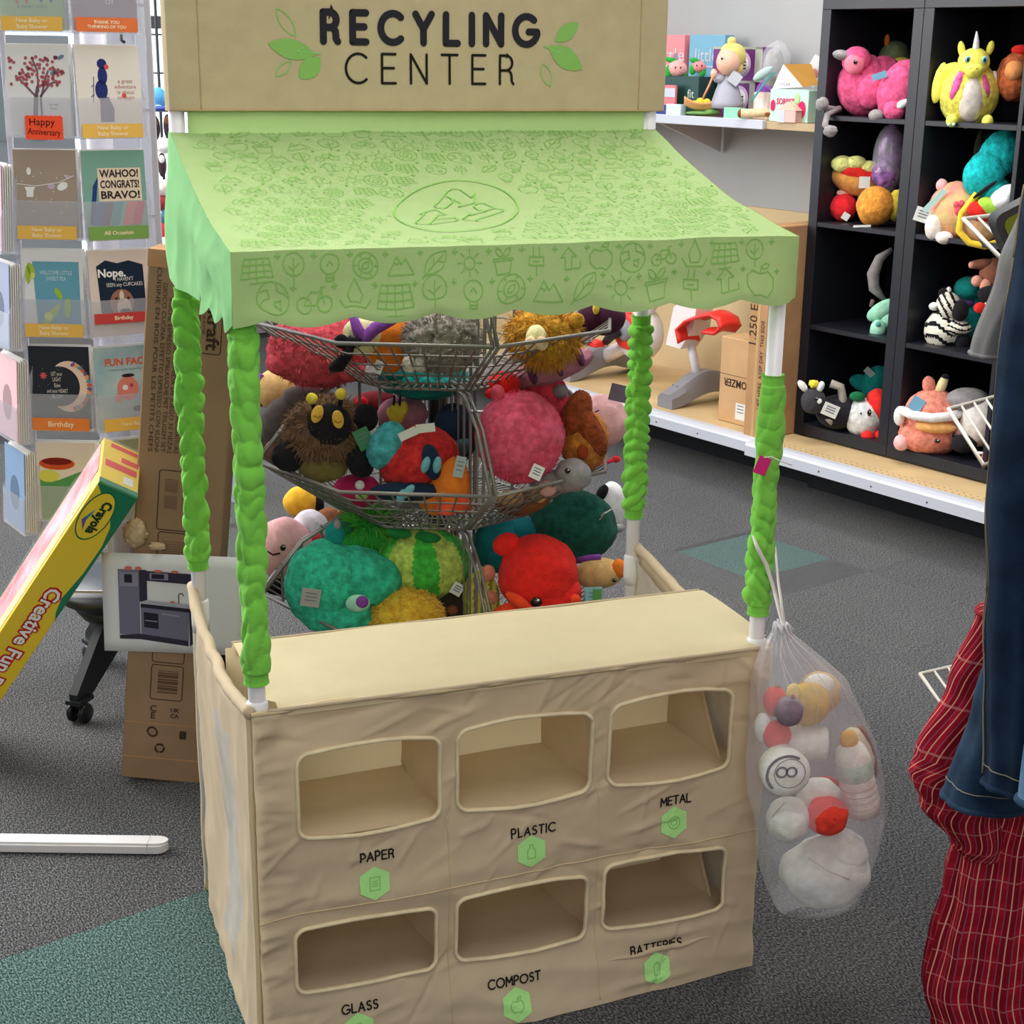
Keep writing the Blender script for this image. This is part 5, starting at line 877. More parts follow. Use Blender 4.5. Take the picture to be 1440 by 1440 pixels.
# ------------------------------------------------------------------ left: card spinner, cartons, crayon box, storefront
CLR = film('clear_acrylic', (214, 216, 226), .24, .1); GREYP_ = plas('spinner_grey', (196, 194, 204), rough=.4)
RKX, RKY = -.92, 3.46
rack = thing('card_spinner', 'revolving greeting card spinner with clear pockets on a black wheeled base', 'card rack', (RKX, RKY, 0))
BLKB = plas('spinner_black', (28, 32, 36), rough=.45)
b = MB(); b.lathe([(.03, .12), (.03, 1.8)], 16); b.build('pole', GREYP_, rack)
b = MB(); b.lathe([(.03, .19), (.11, .20), (.125, .22), (.125, .235), (.03, .245)], 28); b.build('hub', BLKB, rack)
b = MB(); b.lathe([(.02, .25), (.16, .25), (.168, .262), (.168, .278), (.02, .28)], 32); b.build('turntable', BLKB, rack)
for k in range(3):
    a = math.radians(-110 + 120 * k); M = RZ(a)
    b = MB(); b.prism([(.02, .235), (.09, .235), (.235, .075), (.235, .05), (.19, .05), (.02, .15)], -.011, .011, 0, M @ RX(PI / 2)); l = b.build('leg', BLKB, rack, smooth=False)
    b = MB(); b.box((.185, -.02, .05), (.24, .02, .06), 0, M); b.build('leg_foot', BLKB, l, smooth=False)
    b = MB()
    for yy in (-.016, .016): b.lathe([(.004, -.007), (.02, -.007), (.024, -.003), (.024, .003), (.02, .007), (.004, .007)], 18, M=M @ TR(.215, yy, .0245) @ RX(PI / 2))
    b.tube([M @ Vector((.215, -.02, .0245)), M @ Vector((.215, .02, .0245))], .005, 8); b.tube([M @ Vector((.215, 0, .03)), M @ Vector((.215, 0, .052))], .007, 8); b.build('caster', plas('caster_black', (20, 22, 24)), rack)
b = MB()
for x in (-.155, .0, .15): b.rbox((x - .006, -.13, .27), (x + .006, -.122, 1.75), .001)
for z in (.29, .5, .72, .93, 1.15, 1.37, 1.58): b.box((-.155, -.128, z), (.155, -.124, z + .006))
b.build('pocket_frame', GREYP_, rack, smooth=False)
# each pocket (clear tray) belongs to the spinner; each card standing in it is a thing
ZB_ = [1.530, 1.320, 1.110, .902, .695, .487]
def pocket_M(c, r):
    if c == 0: return TR(-.988, 3.27, ZB_[r]) @ RZ(-.03) @ RX(-.06)
    if c == 1: return TR(-.846, 3.285, ZB_[r]) @ RZ(.5) @ RX(-.06)
    return TR(-1.118, 3.31, ZB_[r] - .03) @ RZ(-.95) @ RX(-.06)
RI = Matrix.Translation((-RKX, -RKY, 0))
def pocket(c, r):
    M = RI @ pocket_M(c, r); w = .072
    b = MB(); b.box((-w, -.010, -.004), (w, .028, -.001), 0, M); b.box((-w, .026, -.004), (w, .0275, .17), 0, M); b.box((-w, -.0105, -.004), (w, -.0095, .078), 0, M)
    for s_ in (-w, w - .0012): b.add([(s_, -.0095, -.002), (s_, .027, -.002), (s_, .027, .165), (s_, -.0095, .078), (s_ + .0012, -.0095, -.002), (s_ + .0012, .027, -.002), (s_ + .0012, .027, .165), (s_ + .0012, -.0095, .078)], [(0, 1, 2, 3), (7, 6, 5, 4), (0, 3, 7, 4), (1, 5, 6, 2), (0, 4, 5, 1), (3, 2, 6, 7)], 0, M)
    b.build('pocket', CLR, rack, smooth=False)
PAPER = mat('card_stock', (236, 234, 230), rough=.6)
GC = 'greeting cards on the spinner'
def card(c, r, label, col, w=.132, h=.182, dx=0, stock=4, m=None, tilt=0):
    t = thing('greeting_card', label, 'card', group=GC, M=pocket_M(c, r) @ TR(dx, -.006, .0) @ RY(tilt))
    b = MB(); b.box((-w / 2, 0, .001), (w / 2, .002, h)); b.build('cover', m or mat('card_%d_%d_%d' % col, col, rough=.55), t, smooth=False)
    for k in range(stock):
        b = MB(); b.box((-w / 2 + .002 * (k % 2), .0035 + .0045 * k, .001), (w / 2 + .001 * k, .0055 + .0045 * k, h + .003 * ((k * 7) % 3 - 1))); b.build('spare_card', PAPER, t, smooth=False)
    return t
def strip(t, col, s, y=-.006, z0=-.002, z1=.026, w=.126, size=.012, x=0):
    b = MB(); b.box((-w / 2 + x, y - .0008, z0), (w / 2 + x, y, z1)); p = b.build('header_strip', mat('strip_%d_%d_%d' % col, col, rough=.5), t, smooth=False)
    q = text('strip_lettering', s, size, TR(x, y - .0014, (z0 + z1) / 2) @ RX(PI / 2), ink((244, 226, 186)), t, bold=.0002); q.parent = p
def ctx(t, s, size, x, z, col, bold=0, rot=0, **k): return text('lettering', s, size, TR(x, -.0006, z) @ RX(PI / 2) @ RZ(rot), ink(col), t, bold=bold, **k)
def flat(t, nm, col, polys, y=-.0004):
    if nm in ('printed_pods', 'printed_sun', 'printed_mitten', 'printed_flower') and len(polys) > 1: return [flat(t, nm[:-1] if nm[-1] == 's' else nm, col, [P], y) for P in polys]
    b = MB(); 
    for P in polys: b.add([(x, y, z) for x, z in P], [tuple(range(len(P)))])
    return b.build(nm, ink(col), t, smooth=False)
def pen(t, nm, col, lines, w=.0018, y=-.0007):
    b = MB()
    for L in lines: stroke(b, L, w, lambda u, v: (u, y, v))
    return b.build(nm, ink(col), t, smooth=False)
def el(cx, cz, rx, rz, n=16, a=0): return [(cx + rx * math.cos(2 * PI * k / n) * math.cos(a) - rz * math.sin(2 * PI * k / n) * math.sin(a), cz + rx * math.cos(2 * PI * k / n) * math.sin(a) + rz * math.sin(2 * PI * k / n) * math.cos(a)) for k in range(n)]
for c in (0, 1):
    for r in range(6): pocket(c, r)
for r in (2, 3, 4, 5): pocket(2, r)
OR = (232, 184, 84)
t = card(0, 0, 'pale green card with small elephants in the top left pocket', (160, 190, 130)); strip(t, OR, 'New Baby or\nBaby Shower'); flat(t, 'printed_elephants', (196, 120, 100), [el(-.02, .07, .016, .01), el(-.03, .06, .004, .01), el(-.01, .06, .004, .01)]); flat(t, 'printed_elephant', (94, 90, 150), [el(.03, .075, .016, .01), el(.02, .064, .004, .01), el(.04, .064, .004, .01)]); ctx(t, 'A SWEET WISH', .009, 0, .045, (100, 130, 90))
t = card(1, 0, 'dusty purple thinking card in the top right pocket', (118, 92, 106)); ctx(t, 'Thinking\nof', .022, .01, .07, (206, 190, 190)); strip(t, (222, 112, 56), 'THANK YOU\nTHINKING OF YOU', size=.009)
t = card(0, 1, 'white card with a pink blossom tree and an orange handwritten sign', (232, 230, 228))
rn = random.Random(3); pen(t, 'printed_tree', (120, 96, 106), [[(-.012, .03), (-.008, .075), (-.002, .10)], [(.006, .03), (.004, .075), (.012, .1)], [(-.006, .08), (-.03, .105), (-.045, .12)], [(.004, .08), (.025, .105), (.04, .11)], [(0, .09), (0, .13), (-.008, .15)], [(.01, .1), (.022, .13)], [(-.006, .04), (-.002, .09)]], .004)
flat(t, 'printed_blossom', (178, 96, 104), [el(-.058 + .112 * rn.random(), .100 + .058 * rn.random(), .0036, .0036, 7) for _ in range(95)], -.0009); flat(t, 'printed_birds', (110, 140, 160), [el(.05, .158, .008, .004, 8, .5), el(.034, .128, .009, .005, 8, .6)], -.0009); ctx(t, 'to my\nlove', .008, .03, .06, (110, 110, 116))
# handwritten neon sign clipped on that pocket
s_ = thing('price_sign', 'neon orange zigzag-edged sign handwritten Happy Anniversary', 'sign', M=pocket_M(0, 1) @ TR(.01, -.0125, -.006)); b = MB(); P = []
for k in range(17): P.append((-.038 + .0047 * k, -.002 if k % 2 else 0))
for k in range(13): P.append((.038 + (.002 if k % 2 else 0), .046 * k / 12))
for k in range(17): P.append((.038 - .0047 * k, .048 if k % 2 else .046))
for k in range(13): P.append((-.038 - (.002 if k % 2 else 0), .046 - .046 * k / 12))
b.prism([(x, z) for x, z in P], 0, .001, 0, RX(PI / 2)); b.build('card', mat('neon_orange', (255, 84, 46), rough=.6), s_, smooth=False); text('handwriting', 'Happy', .021, TR(-.004, -.0016, .034) @ RX(PI / 2), ink((40, 22, 20)), s_); text('handwriting', 'Anniversary', .019, TR(0, -.0016, .014) @ RX(PI / 2) @ RZ(-.05), ink((40, 22, 20)), s_, width=.068)
t = card(1, 1, 'white card with a navy silhouette of a woman and red flowers', (230, 222, 212)); flat(t, 'printed_woman', (44, 52, 110), [el(-.012, .146, .010, .010), el(-.012, .122, .010, .018), el(-.016, .094, .013, .020)]); flat(t, 'printed_skirt', (118, 104, 134), [[(-.02, .08), (-.002, .08), (.008, .055), (.006, .03), (-.022, .03)]]); flat(t, 'printed_flower', (214, 84, 74), [el(-.003, .14, .005, .005, 8), el(.03, .082, .005, .005, 8)], -.0009); ctx(t, 'a great\nadventure\nis about\nto begin', .011, .034, .095, (176, 110, 108)); strip(t, OR, 'New Baby or\nBaby Shower')
pen(t, 'printed_leaves', (60, 70, 120), [[(-.034, .07), (-.03, .12)], [(-.038, .08), (-.032, .085)], [(-.036, .1), (-.031, .105)]], .0015)
t = card(0, 2, 'kraft brown card with white baby clothes hanging on a line', (168, 150, 134)); pen(t, 'printed_line', (236, 232, 228), [[(-.06, .112), (-.02, .108), (.03, .116), (.06, .13)]], .0015); flat(t, 'printed_clothes', (240, 238, 234), [[(-.045, .106), (-.022, .106), (-.026, .098), (-.027, .085), (-.041, .085), (-.041, .098)], el(.036, .108, .012, .008, 12, .5), el(-.034, .138, .005, .008, 8)]); flat(t, 'printed_mitten', (200, 178, 196), [el(.012, .108, .008, .006, 10), el(.048, .128, .006, .004, 8)]); flat(t, 'printed_dots', (232, 226, 220), [el(-.05 + .1 * rn.random(), .05 + .09 * rn.random(), .0014, .0014, 6) for _ in range(16)]); strip(t, OR, 'New Baby or\nBaby Shower')
t = card(1, 2, 'mint card shouting wahoo congrats bravo over rainbow stripes', (120, 166, 150))
flat(t, 'printed_panel', (226, 208, 186), [[(-.035, .078), (.056, .078), (.056, .146), (-.035, .146)]], -.0006)
for s2, z in (('WAHOO!', .134), ('CONGRATS!', .112), ('BRAVO!', .09)): text('lettering', s2, .022, TR(.0105, -.0012, z) @ RX(PI / 2), ink((52, 44, 44)), t, bold=.0006, width=.082)
for k, (col, x) in enumerate((((44, 86, 140), -.052), ((96, 66, 90), -.034), ((46, 140, 150), -.014), ((214, 92, 84), .012), ((196, 44, 74), .032))): flat(t, 'printed_stripe', col, [[(x, .028), (x + .018, .028), (x + .03, .076), (x + .012, .076)]], -.0005 - .0001 * k)
flat(t, 'printed_ribbon', (40, 66, 120), [[(-.058, .03), (-.048, .03), (-.034, .13), (-.046, .11)]]); strip(t, (120, 160, 80), 'All Occasion')
t = card(0, 3, 'white and blue card welcoming a little sweet pea with pea pods', (232, 230, 232)); flat(t, 'printed_panel', (106, 166, 188), [[(-.036, .024), (.058, .024), (.058, .158), (-.042, .158)]], -.0004); ctx(t, 'WELCOME LITTLE\nSWEET PEA', .0125, .008, .128, (196, 222, 228), width=.07)
flat(t, 'printed_pods', (166, 196, 70), [el(-.005, .045, .03, .008, 14, .9), el(.03, .06, .008, .022, 12, -.1), el(.012, .09, .006, .014, 10, .5), el(-.045, .14, .008, .016, 10, .3), el(-.052, .13, .006, .02, 10)], -.0008); flat(t, 'printed_peas', (214, 222, 110), [el(-.012, .042, .009, .009), el(-.042, .128, .005, .007)], -.001); strip(t, OR, 'New Baby or\nBaby Shower')
t = card(1, 3, 'dark navy card with a bulldog saying nope about cupcakes', (222, 206, 196)); flat(t, 'printed_panel', (30, 44, 62), [[(-.045, .05), (.052, .05), (.05, .15), (.02, .16), (-.005, .155), (-.03, .162), (-.05, .15)]], -.0004); text('lettering', 'Nope.', .024, TR(-.018, -.001, .134) @ RX(PI / 2), ink((240, 238, 234)), t, bold=.0007); text('lettering', "I HAVEN'T\nSEEN any CUPCAKES", .0115, TR(.008, -.001, .115) @ RX(PI / 2), ink((226, 224, 222)), t, width=.078); flat(t, 'printed_dog', (150, 108, 88), [el(0, .07, .026, .03)], -.0008); flat(t, 'printed_muzzle', (216, 200, 186), [el(.004, .06, .016, .02), el(0, .085, .005, .012)], -.001); flat(t, 'printed_nose', (50, 38, 38), [el(.006, .052, .012, .006), el(-.012, .08, .003, .003, 8), el(.014, .08, .003, .003, 8)], -.0012); strip(t, (196, 62, 60), 'Birthday', z0=.028, z1=.05)
t = card(0, 4, 'black card with a floral crescent moon and hand lettering', (34, 38, 48)); 
mo = [(.02 + .046 * math.cos(a), .095 + .056 * math.sin(a)) for a in [(-2.2 + 4.4 * k / 20) for k in range(21)]]; mi_ = [(.0 + .044 * math.cos(a), .095 + .044 * math.sin(a)) for a in [(-1.75 + 3.5 * k / 20) for k in range(21)]]
b = MB(); b.add([(x, -.0005, z) for x, z in mo] + [(x, -.0005, z) for x, z in mi_], [(i, i + 1, 22 + i, 21 + i) for i in range(20)]); b.build('printed_moon', ink((236, 208, 190)), t, smooth=False)
for k in range(16): a = -1.3 + 2.6 * k / 15; flat(t, 'printed_petal', [(214, 98, 84), (94, 150, 160), (232, 160, 110), (120, 96, 140)][k % 4], [el(.018 + .047 * math.cos(a), .095 + .050 * math.sin(a), .006, .004, 8, a * 3)], -.0008)
ctx(t, 'LET your\nLIGHT\nShine\nand your HEART\nBLOOM', .0125, -.006, .097, (222, 216, 206), width=.046); flat(t, 'printed_star', (226, 100, 110), [el(-.035, .118, .009, .0016, 8, k * PI / 4) for k in range(4)], -.0008); flat(t, 'printed_stars', (150, 160, 170), [el(-.055 + .11 * rn.random(), .03 + .13 * rn.random(), .0009, .0009, 5) for _ in range(18)]); strip(t, (226, 128, 56), 'Birthday', size=.017)
t = card(1, 4, 'pale blue fun fact card with a pink cartoon face', (176, 196, 196), m=mat('card_watercolour', (190, 206, 204), rough=.6, col2=(136, 176, 190), vscale=14)); ctx(t, 'FUN FACT', .021, .004, .148, (224, 92, 62), bold=.0007); ctx(t, 'I make and you made this face', .007, .004, .132, (110, 120, 130)); flat(t, 'printed_face', (222, 134, 118), [el(.002, .09, .024, .026), el(-.02, .07, .008, .01)]); flat(t, 'printed_eye', (240, 236, 230), [el(-.004, .092, .006, .006)], -.0007); flat(t, 'printed_hair', (50, 40, 44), [el(.004, .118, .014, .004), el(.022, .044, .012, .006)], -.0007); flat(t, 'printed_nose', (190, 70, 84), [el(.01, .096, .004, .004)], -.0009); strip(t, OR, 'New Baby', x=.006)
t = card(0, 5, 'card with red bowl and green and yellow leaves in the lowest left pocket', (222, 212, 202), h=.176); flat(t, 'printed_leaves', (84, 150, 90), [[(-.06, .0), (.06, .0), (.06, .12), (.03, .11), (-.02, .09), (-.06, .1)]], -.0004); flat(t, 'printed_bowl', (200, 84, 44), [el(-.02, .128, .04, .014)], -.0006); flat(t, 'printed_soup', (120, 34, 30), [el(-.02, .133, .034, .008)], -.0008); flat(t, 'printed_sun', (206, 206, 90), [el(-.04, .1, .024, .014), el(.04, .08, .02, .02)], -.0006)
t = card(1, 5, 'sage green card in the lowest right pocket behind the yellow carton', (160, 168, 140)); ctx(t, 'With\nlove', .02, .0, .1, (90, 96, 84))
for r, col, lab in ((2, (214, 170, 190), 'pink card edge in the left side pocket at the third row'), (3, (150, 160, 190), 'pale blue card edge in the left side pocket at the fourth row'), (4, (230, 190, 196), 'white and pink card in the left side pocket at the fifth row'), (5, (130, 160, 196), 'blue envelope cards in the lowest left side pocket')):
    t = card(2, r, lab, col, stock=5); flat(t, 'printed_patch', tuple(int(q * .75) for q in col), [el(0, .08, .03, .04)])
# white perforated panel behind the spinner
t = thing('pegboard_panel', 'white perforated metal display panel standing behind the card spinner', 'display panel', (-.866, 3.62, 0)); b = MB(); b.rbox((-.09, 0, .0), (.0, .02, 1.95), .002); b.rbox((0, -.012, 0), (.03, .035, 1.95), .003); p = b.build('panel', WHM, t, smooth=False); b = MB()
for i in range(46):
    for j in range(4): b.lathe([(.004, -.0006), (.0038, -.0004)], 6, M=TR(-.078 + .022 * j, -.0, .9 + .022 * i) @ RX(PI / 2))
b.build('peg_holes', ink((120, 120, 130)), p, smooth=False, kind='stuff')
for z in (1.56, 1.39, 1.18): b = MB(); b.tube([(-.03, -.002, z), (-.025, -.03, z - .01), (-.02, -.05, z - .045), (-.012, -.055, z - .05)], .004, 6); b.build('hook', IRON, t)
# tall flattened-top kitchen carton leaning behind the stand
KB_ = mat('kraft_carton', (156, 126, 96), rough=.8, var=.05, vscale=7, bump=.1, bscale=30)
CM = TR(-.824, 2.956, .012) @ RZ(.02) @ RY(.098) @ RX(-.04)
t = thing('tall_carton', 'tall kraft carton printed with sideways lettering leaning behind the left posts', 'box', M=CM)
cw, cdp, ch = .178, .11, 1.115
b = MB(); b.rbox((0, 0, 0), (cw, cdp, ch), .003); body = b.build('carton', KB_, t, smooth=False)
b = MB(); b.box((.0, -.0015, ch - .03), (cw, 0, ch + .001)); b.box((0, 0, ch - .001), (cw, cdp, ch + .004)); b.build('top_flap', CARD, t, smooth=False)
INKK = ink((70, 54, 44))
def cprint(nm, s, size, x, z, rot=-PI / 2, **k): return text(nm, s, size, TR(x, -.0012, z) @ RX(PI / 2) @ RZ(rot), INKK, t, **k)
for k, s in enumerate(("CUISINE EN BOIS POUR LES PETITS CHEFS", "GIOCO CUCINA EFFETTO ESPRESSO CON SUONI", "KUCHE ESPRESSO SPIELKUCHE MIT TEILIGEM SET", "COCINA ESPRESSO CON COMIDA DE JUEGO 30 PIEZAS", "ENSEMBLE DE CUISINE ESPRESSO AVEC DE LA NOURRITURE", "ESPRESSO PLAY KITCHEN WITH PLAY FOOD SET")): cprint('lettering', s, .0125, .024 + .0128 * k, .90 - .014 * (k % 3), width=.37 - .03 * (k % 3))
b = MB(); 
def frame_(x0, z0, x1, z1, w=.0018): 
    r = .006; P = arc(x1 - r, z1 - r, r, r, 0, 90, 4) + arc(x0 + r, z1 - r, r, r, 90, 180, 4) + arc(x0 + r, z0 + r, r, r, 180, 270, 4) + arc(x1 - r, z0 + r, r, r, 270, 360, 4); stroke(b, P, w, lambda u, v: (u, -.001, v), closed=True)
frame_(.108, .925, .152, 1.08); frame_(.046, .555, .135, .68); frame_(.05, .40, .125, .55); frame_(.05, .355, .122, .392); frame_(.052, .185, .118, .262); frame_(.052, .268, .118, .35)
b.build('printed_frames', INKK, body, smooth=False)
cprint('logo_lettering', 'Kidkraft', .036, .134, 1.002, bold=.0008, width=.137)
cprint('small_lettering', 'MADE TO BE PLAYED', .008, .116, 1.0)
b = MB()
for k in range(11): z = .25 - .0047 * k; b.box((.066, -.0012, z - (.0012 + .0012 * (k * 7 % 3)) ), (.108, -.0008, z))
b.build('barcode', ink((92, 72, 58)), body, smooth=False, kind='stuff')
b = MB()
for z0 in (.63, .595): 
    for k in range(7): b.box((.058, -.0012, z0 - .004 * k + .03), (.084, -.0008, z0 - .004 * k + .0315)); b.box((.094, -.0012, z0 - .004 * k + .03), (.126, -.0008, z0 - .004 * k + .0315))
for k in range(10): b.box((.06, -.0012, .53 - .005 * k), (.115, -.0008, .5315 - .005 * k))
b.build('printed_notes', ink((120, 94, 74)), body, smooth=False, kind='stuff')
for s, x, z in (('C', .06, .163), ('E', .06, .147)): text('approval_mark', s, .02, TR(x, -.0012, z) @ RX(PI / 2) @ RZ(0), INKK, t, bold=.0004)
for s, x, z in (('UK', .105, .163), ('CA', .105, .15)): text('approval_mark', s, .013, TR(x, -.0012, z) @ RX(PI / 2), INKK, t, bold=.0003)
b = MB(); stroke(b, arc(.06, .112, .009, .009, 30, 200, 8), .004, lambda u, v: (u, -.001, v)); stroke(b, arc(.062, .11, .009, .009, 210, 380, 8), .004, lambda u, v: (u, -.001, v)); b.build('green_dot_mark', INKK, body, smooth=False)
b = MB()
for k in range(3): a = 90 + 120 * k; stroke(b, arc(.078, .075, .009, .009, a - 42, a + 42, 5), .0045, lambda u, v: (u, -.001, v))
b.build('recycling_mark', INKK, body, smooth=False)
b = MB(); b.box((.118, -.0012, .10), (.132, -.0008, .118)); b.build('approval_block', INKK, body, smooth=False)
b = MB(); b.box((0, -.0008, .128), (cw, -.0004, .131)); b.box((0, -.0008, .05), (cw, -.0004, .053)); b.build('score_line', CARD, body, smooth=False)
b = MB(); b.blob((.006, -.012, .545), (.022, .016, .03), sub=4, fuzz=.3, lump=.3, seed=4); b.blob((.05, -.006, .52), (.018, .008, .008), sub=3, fuzz=.3, lump=.4, seed=9); b.build('torn_paper', mat('torn_card', (196, 170, 136), rough=.95), t)
# printed sheet with a picture of the toy kitchen, taped to the carton
PM = CM @ TR(-.045, -.006, .285) @ RY(-.078)
t = thing('printed_sheet', 'white sheet printed with a purple grey toy kitchen taped on the tall carton', 'sheet', M=PM)
b = MB(); b.grid(lambda u, v: (.285 * u, -.004 - .012 * u * u - .005 * math.sin(PI * v) * u, .212 * v), 12, 8); o = b.build('paper', mat('print_paper', (222, 222, 220), rough=.7), t); s_ = o.modifiers.new('thick', 'SOLIDIFY'); s_.thickness = .0006
KG = (116, 114, 134); KD = (58, 52, 68)
def pp(nm, col, polys, d): 
    b = MB()
    for P in polys: b.add([(x, -.0048 - d - .012 * (x / .285) ** 2 - .005 * math.sin(PI * z / .212) * (x / .285), z) for x, z in P], [tuple(range(len(P)))])
    b.build(nm, ink(col), t, smooth=False)
R_ = lambda x0, z0, x1, z1: [(x0, z0), (x1, z0), (x1, z1), (x0, z1)]
pp('printed_fridge', KG, [R_(.033, .038, .076, .178)], .0006); pp('printed_shadow', KD, [[(.033, .028), (.076, .028), (.175, .016), (.175, .028), (.076, .04), (.033, .036)], R_(.076, .11, .092, .178), [(.092, .155), (.092, .176), (.2, .172), (.2, .15)], [(.178, .016), (.2, .034), (.2, .095), (.178, .09)]], .0006); pp('printed_oven', KG, [[(.078, .04), (.176, .028), (.178, .092), (.078, .1)]], .0008); pp('printed_cupboard', (138, 136, 152), [R_(.098, .158, .136, .172), R_(.036, .142, .074, .172)], .0010); pp('printed_worktop', (170, 168, 180), [[(.076, .108), (.19, .1), (.2, .106), (.09, .114)]], .0012); pp('printed_panel', (44, 42, 54), [R_(.046, .150, .062, .168), R_(.102, .16, .128, .17), [(.078, .098), (.19, .09), (.19, .098), (.078, .106)], [(.084, .055), (.114, .052), (.114, .085), (.084, .088)]], .0014); pp('printed_rack', (150, 148, 160), [[(.086, .069), (.112, .067), (.112, .069), (.086, .071)], [(.122, .084), (.158, .08), (.158, .083), (.122, .087)]], .0016); pp('printed_food', (206, 110, 90), [el(.055, .181, .008, .004), el(.075, .181, .007, .004), el(.115, .176, .009, .003), el(.15, .176, .008, .003), el(.144, .11, .006, .004)], .0014)
b = MB(); stroke(b, [(.157, .104)] + arc(.162, .126, .005, .005, 180, 0, 6), .002, lambda u, v: (u, -.0062 - .012 * (u / .285) ** 2 - .005 * math.sin(PI * v / .212) * (u / .285), v)); b.build('printed_tap', ink((70, 70, 84)), t, smooth=False)
# leaning yellow crayon-set carton
TP = at(139, 678, 2.86); ks = mpp(TP); Zc = (TP - Vector((0, 0, CAM_H))).normalized(); Xc = (_rt - Zc * _rt.dot(Zc)).normalized(); Yc = Xc.cross(Zc); Yc = Yc if Yc.dot(_up) > 0 else -Yc
def camv(x, y, z): return (Xc * x + Yc * y + Zc * z)
A_ = Vector(camv(.891, -.403, .213)).normalized(); U_ = Vector(camv(-.451, -.702, .551)); U_ = (U_ - A_ * U_.dot(A_)).normalized(); B_ = U_.cross(A_)
if B_.dot(Zc) > 0: B_ = -B_
bw_, bd_ = 59.5 * ks, 112 * ks; bl_ = (TP.z - .02) / -U_.z
# local frame: x along the yellow face's width, y into the box, z up along its length
BMX = Matrix(((A_.x, -B_.x, -U_.x, TP.x), (A_.y, -B_.y, -U_.y, TP.y), (A_.z, -B_.z, -U_.z, TP.z), (0, 0, 0, 1)))
if BMX.to_3x3().determinant() < 0: BMX = BMX @ Matrix.Diagonal((1, 1, 1, 1))
L0 = -bl_
t = thing('craft_carton', 'long yellow and green craft set carton leaning in front of the card spinner', 'box', M=BMX)
YB = plas('carton_yellow', (240, 206, 46), rough=.35); GB = plas('carton_green', (20, 120, 84), rough=.35); RB = ink((196, 30, 40))
b = MB(); b.rbox((0, 0, L0), (bw_, bd_, 0), .0015); b.build('carton', YB, t, smooth=False)
def front(nm, m, P, d, par=None): b = MB(); b.add([(x * bw_, -d, z) for x, z in P], [tuple(range(len(P)))]); return b.build(nm, m, par or t, smooth=False)
front('printed_green', GB, [(0, 0), (0, -.004), (.28, -.03), (.62, -.05), (.84, -.09), (.93, -.14), (.92, -.22), (.82, -.30), (.9, -.34), (1, -.36), (1, 0)], .0004)
front('printed_yellow_arc', YB, [(0, -.03), (.3, -.045), (.58, -.07), (.76, -.11), (.84, -.16), (.82, -.21), (.72, -.28), (.6, -.34), (0, -.34)], .0007)
front('emblem_rim', ink((30, 110, 70)), [(.38 + .36 * math.cos(2 * PI * k / 28), -.077 + .066 * math.sin(2 * PI * k / 28)) for k in range(28)], .0012); front('emblem', ink((240, 206, 60)), [(.38 + .33 * math.cos(2 * PI * k / 28), -.077 + .062 * math.sin(2 * PI * k / 28)) for k in range(28)], .0015)
for k, c in enumerate(((46, 120, 190), (40, 150, 110), (110, 80, 160))): front('emblem_swoosh', ink(c), [(.30 - .06 * k, -.06 - .012 * k), (.2 - .03 * k, -.08 - .008 * k), (.2, -.105), (.3, -.12), (.24, -.095)], .0018 + .0001 * k)
def ytext(nm, s, size, x, z, m, d, **k): return text(nm, s, size, Matrix(((0, 1, 0, x * bw_), (0, 0, -1, -d), (-1, 0, 0, z), (0, 0, 0, 1))), m, t, **k)
ytext('logo_lettering', 'Crayola', .026, .47, -.077, ink((30, 60, 40)), .0022, bold=.0012, width=.088)
ytext('title_outline', 'Creative Fun Dough', .042, .56, -.485, RB, .0012, bold=.0042, width=.415); ytext('title_lettering', 'Creative Fun Dough', .042, .56, -.485, ink((244, 240, 232)), .0018, bold=.0010, width=.405)
b = MB(); b.box((-.0012, bd_ * .10, L0), (-.0004, bd_ * .34, -.04)); b.build('side_stripe', ink((246, 226, 150)), t, smooth=False); b = MB(); b.box((-.0014, bd_ * .34, L0), (-.0004, bd_ * .94, -.01)); b.build('side_picture', mat('pink_print', (226, 110, 116), rough=.3, col2=(206, 196, 206), vscale=14), t, smooth=False)
b = MB(); b.grid(lambda u, v: (-.004 - .010 * math.sin(PI * u) - .004 * nz(u * 3, v * 14), bd_ * u, L0 + (.004 - L0) * v), 10, 40); b.grid(lambda u, v: (bw_ * u - .002, bd_ * v, .004 + .006 * math.sin(PI * u) * math.sin(PI * v) + .003 * nz(u * 6, v * 6)), 10, 10); b.build('shrink_wrap', film('wrap_film', (240, 240, 246), .14, .06, .9), t)
b = MB(); b.box((bw_ * .1, bd_ * .42, .0003), (bw_ * .92, bd_ * .55, .0009)); b.box((bw_ * .5, bd_ * .62, .0003), (bw_ * .95, bd_ * .72, .0009)); b.box((bw_ * .2, bd_ * .86, .0003), (bw_ * .9, bd_ * .94, .0009)); b.build('end_print', ink((220, 60, 54)), t, smooth=False); b = MB(); b.box((bw_ * .6, bd_ * .18, .0004), (bw_ * .85, bd_ * .34, .001)); b.build('price_label', TAGC, t, smooth=False); b = MB(); b.box((0, 0, .0004), (bw_, bd_ * .12, .001)); b.build('end_green', GB, t, smooth=False)
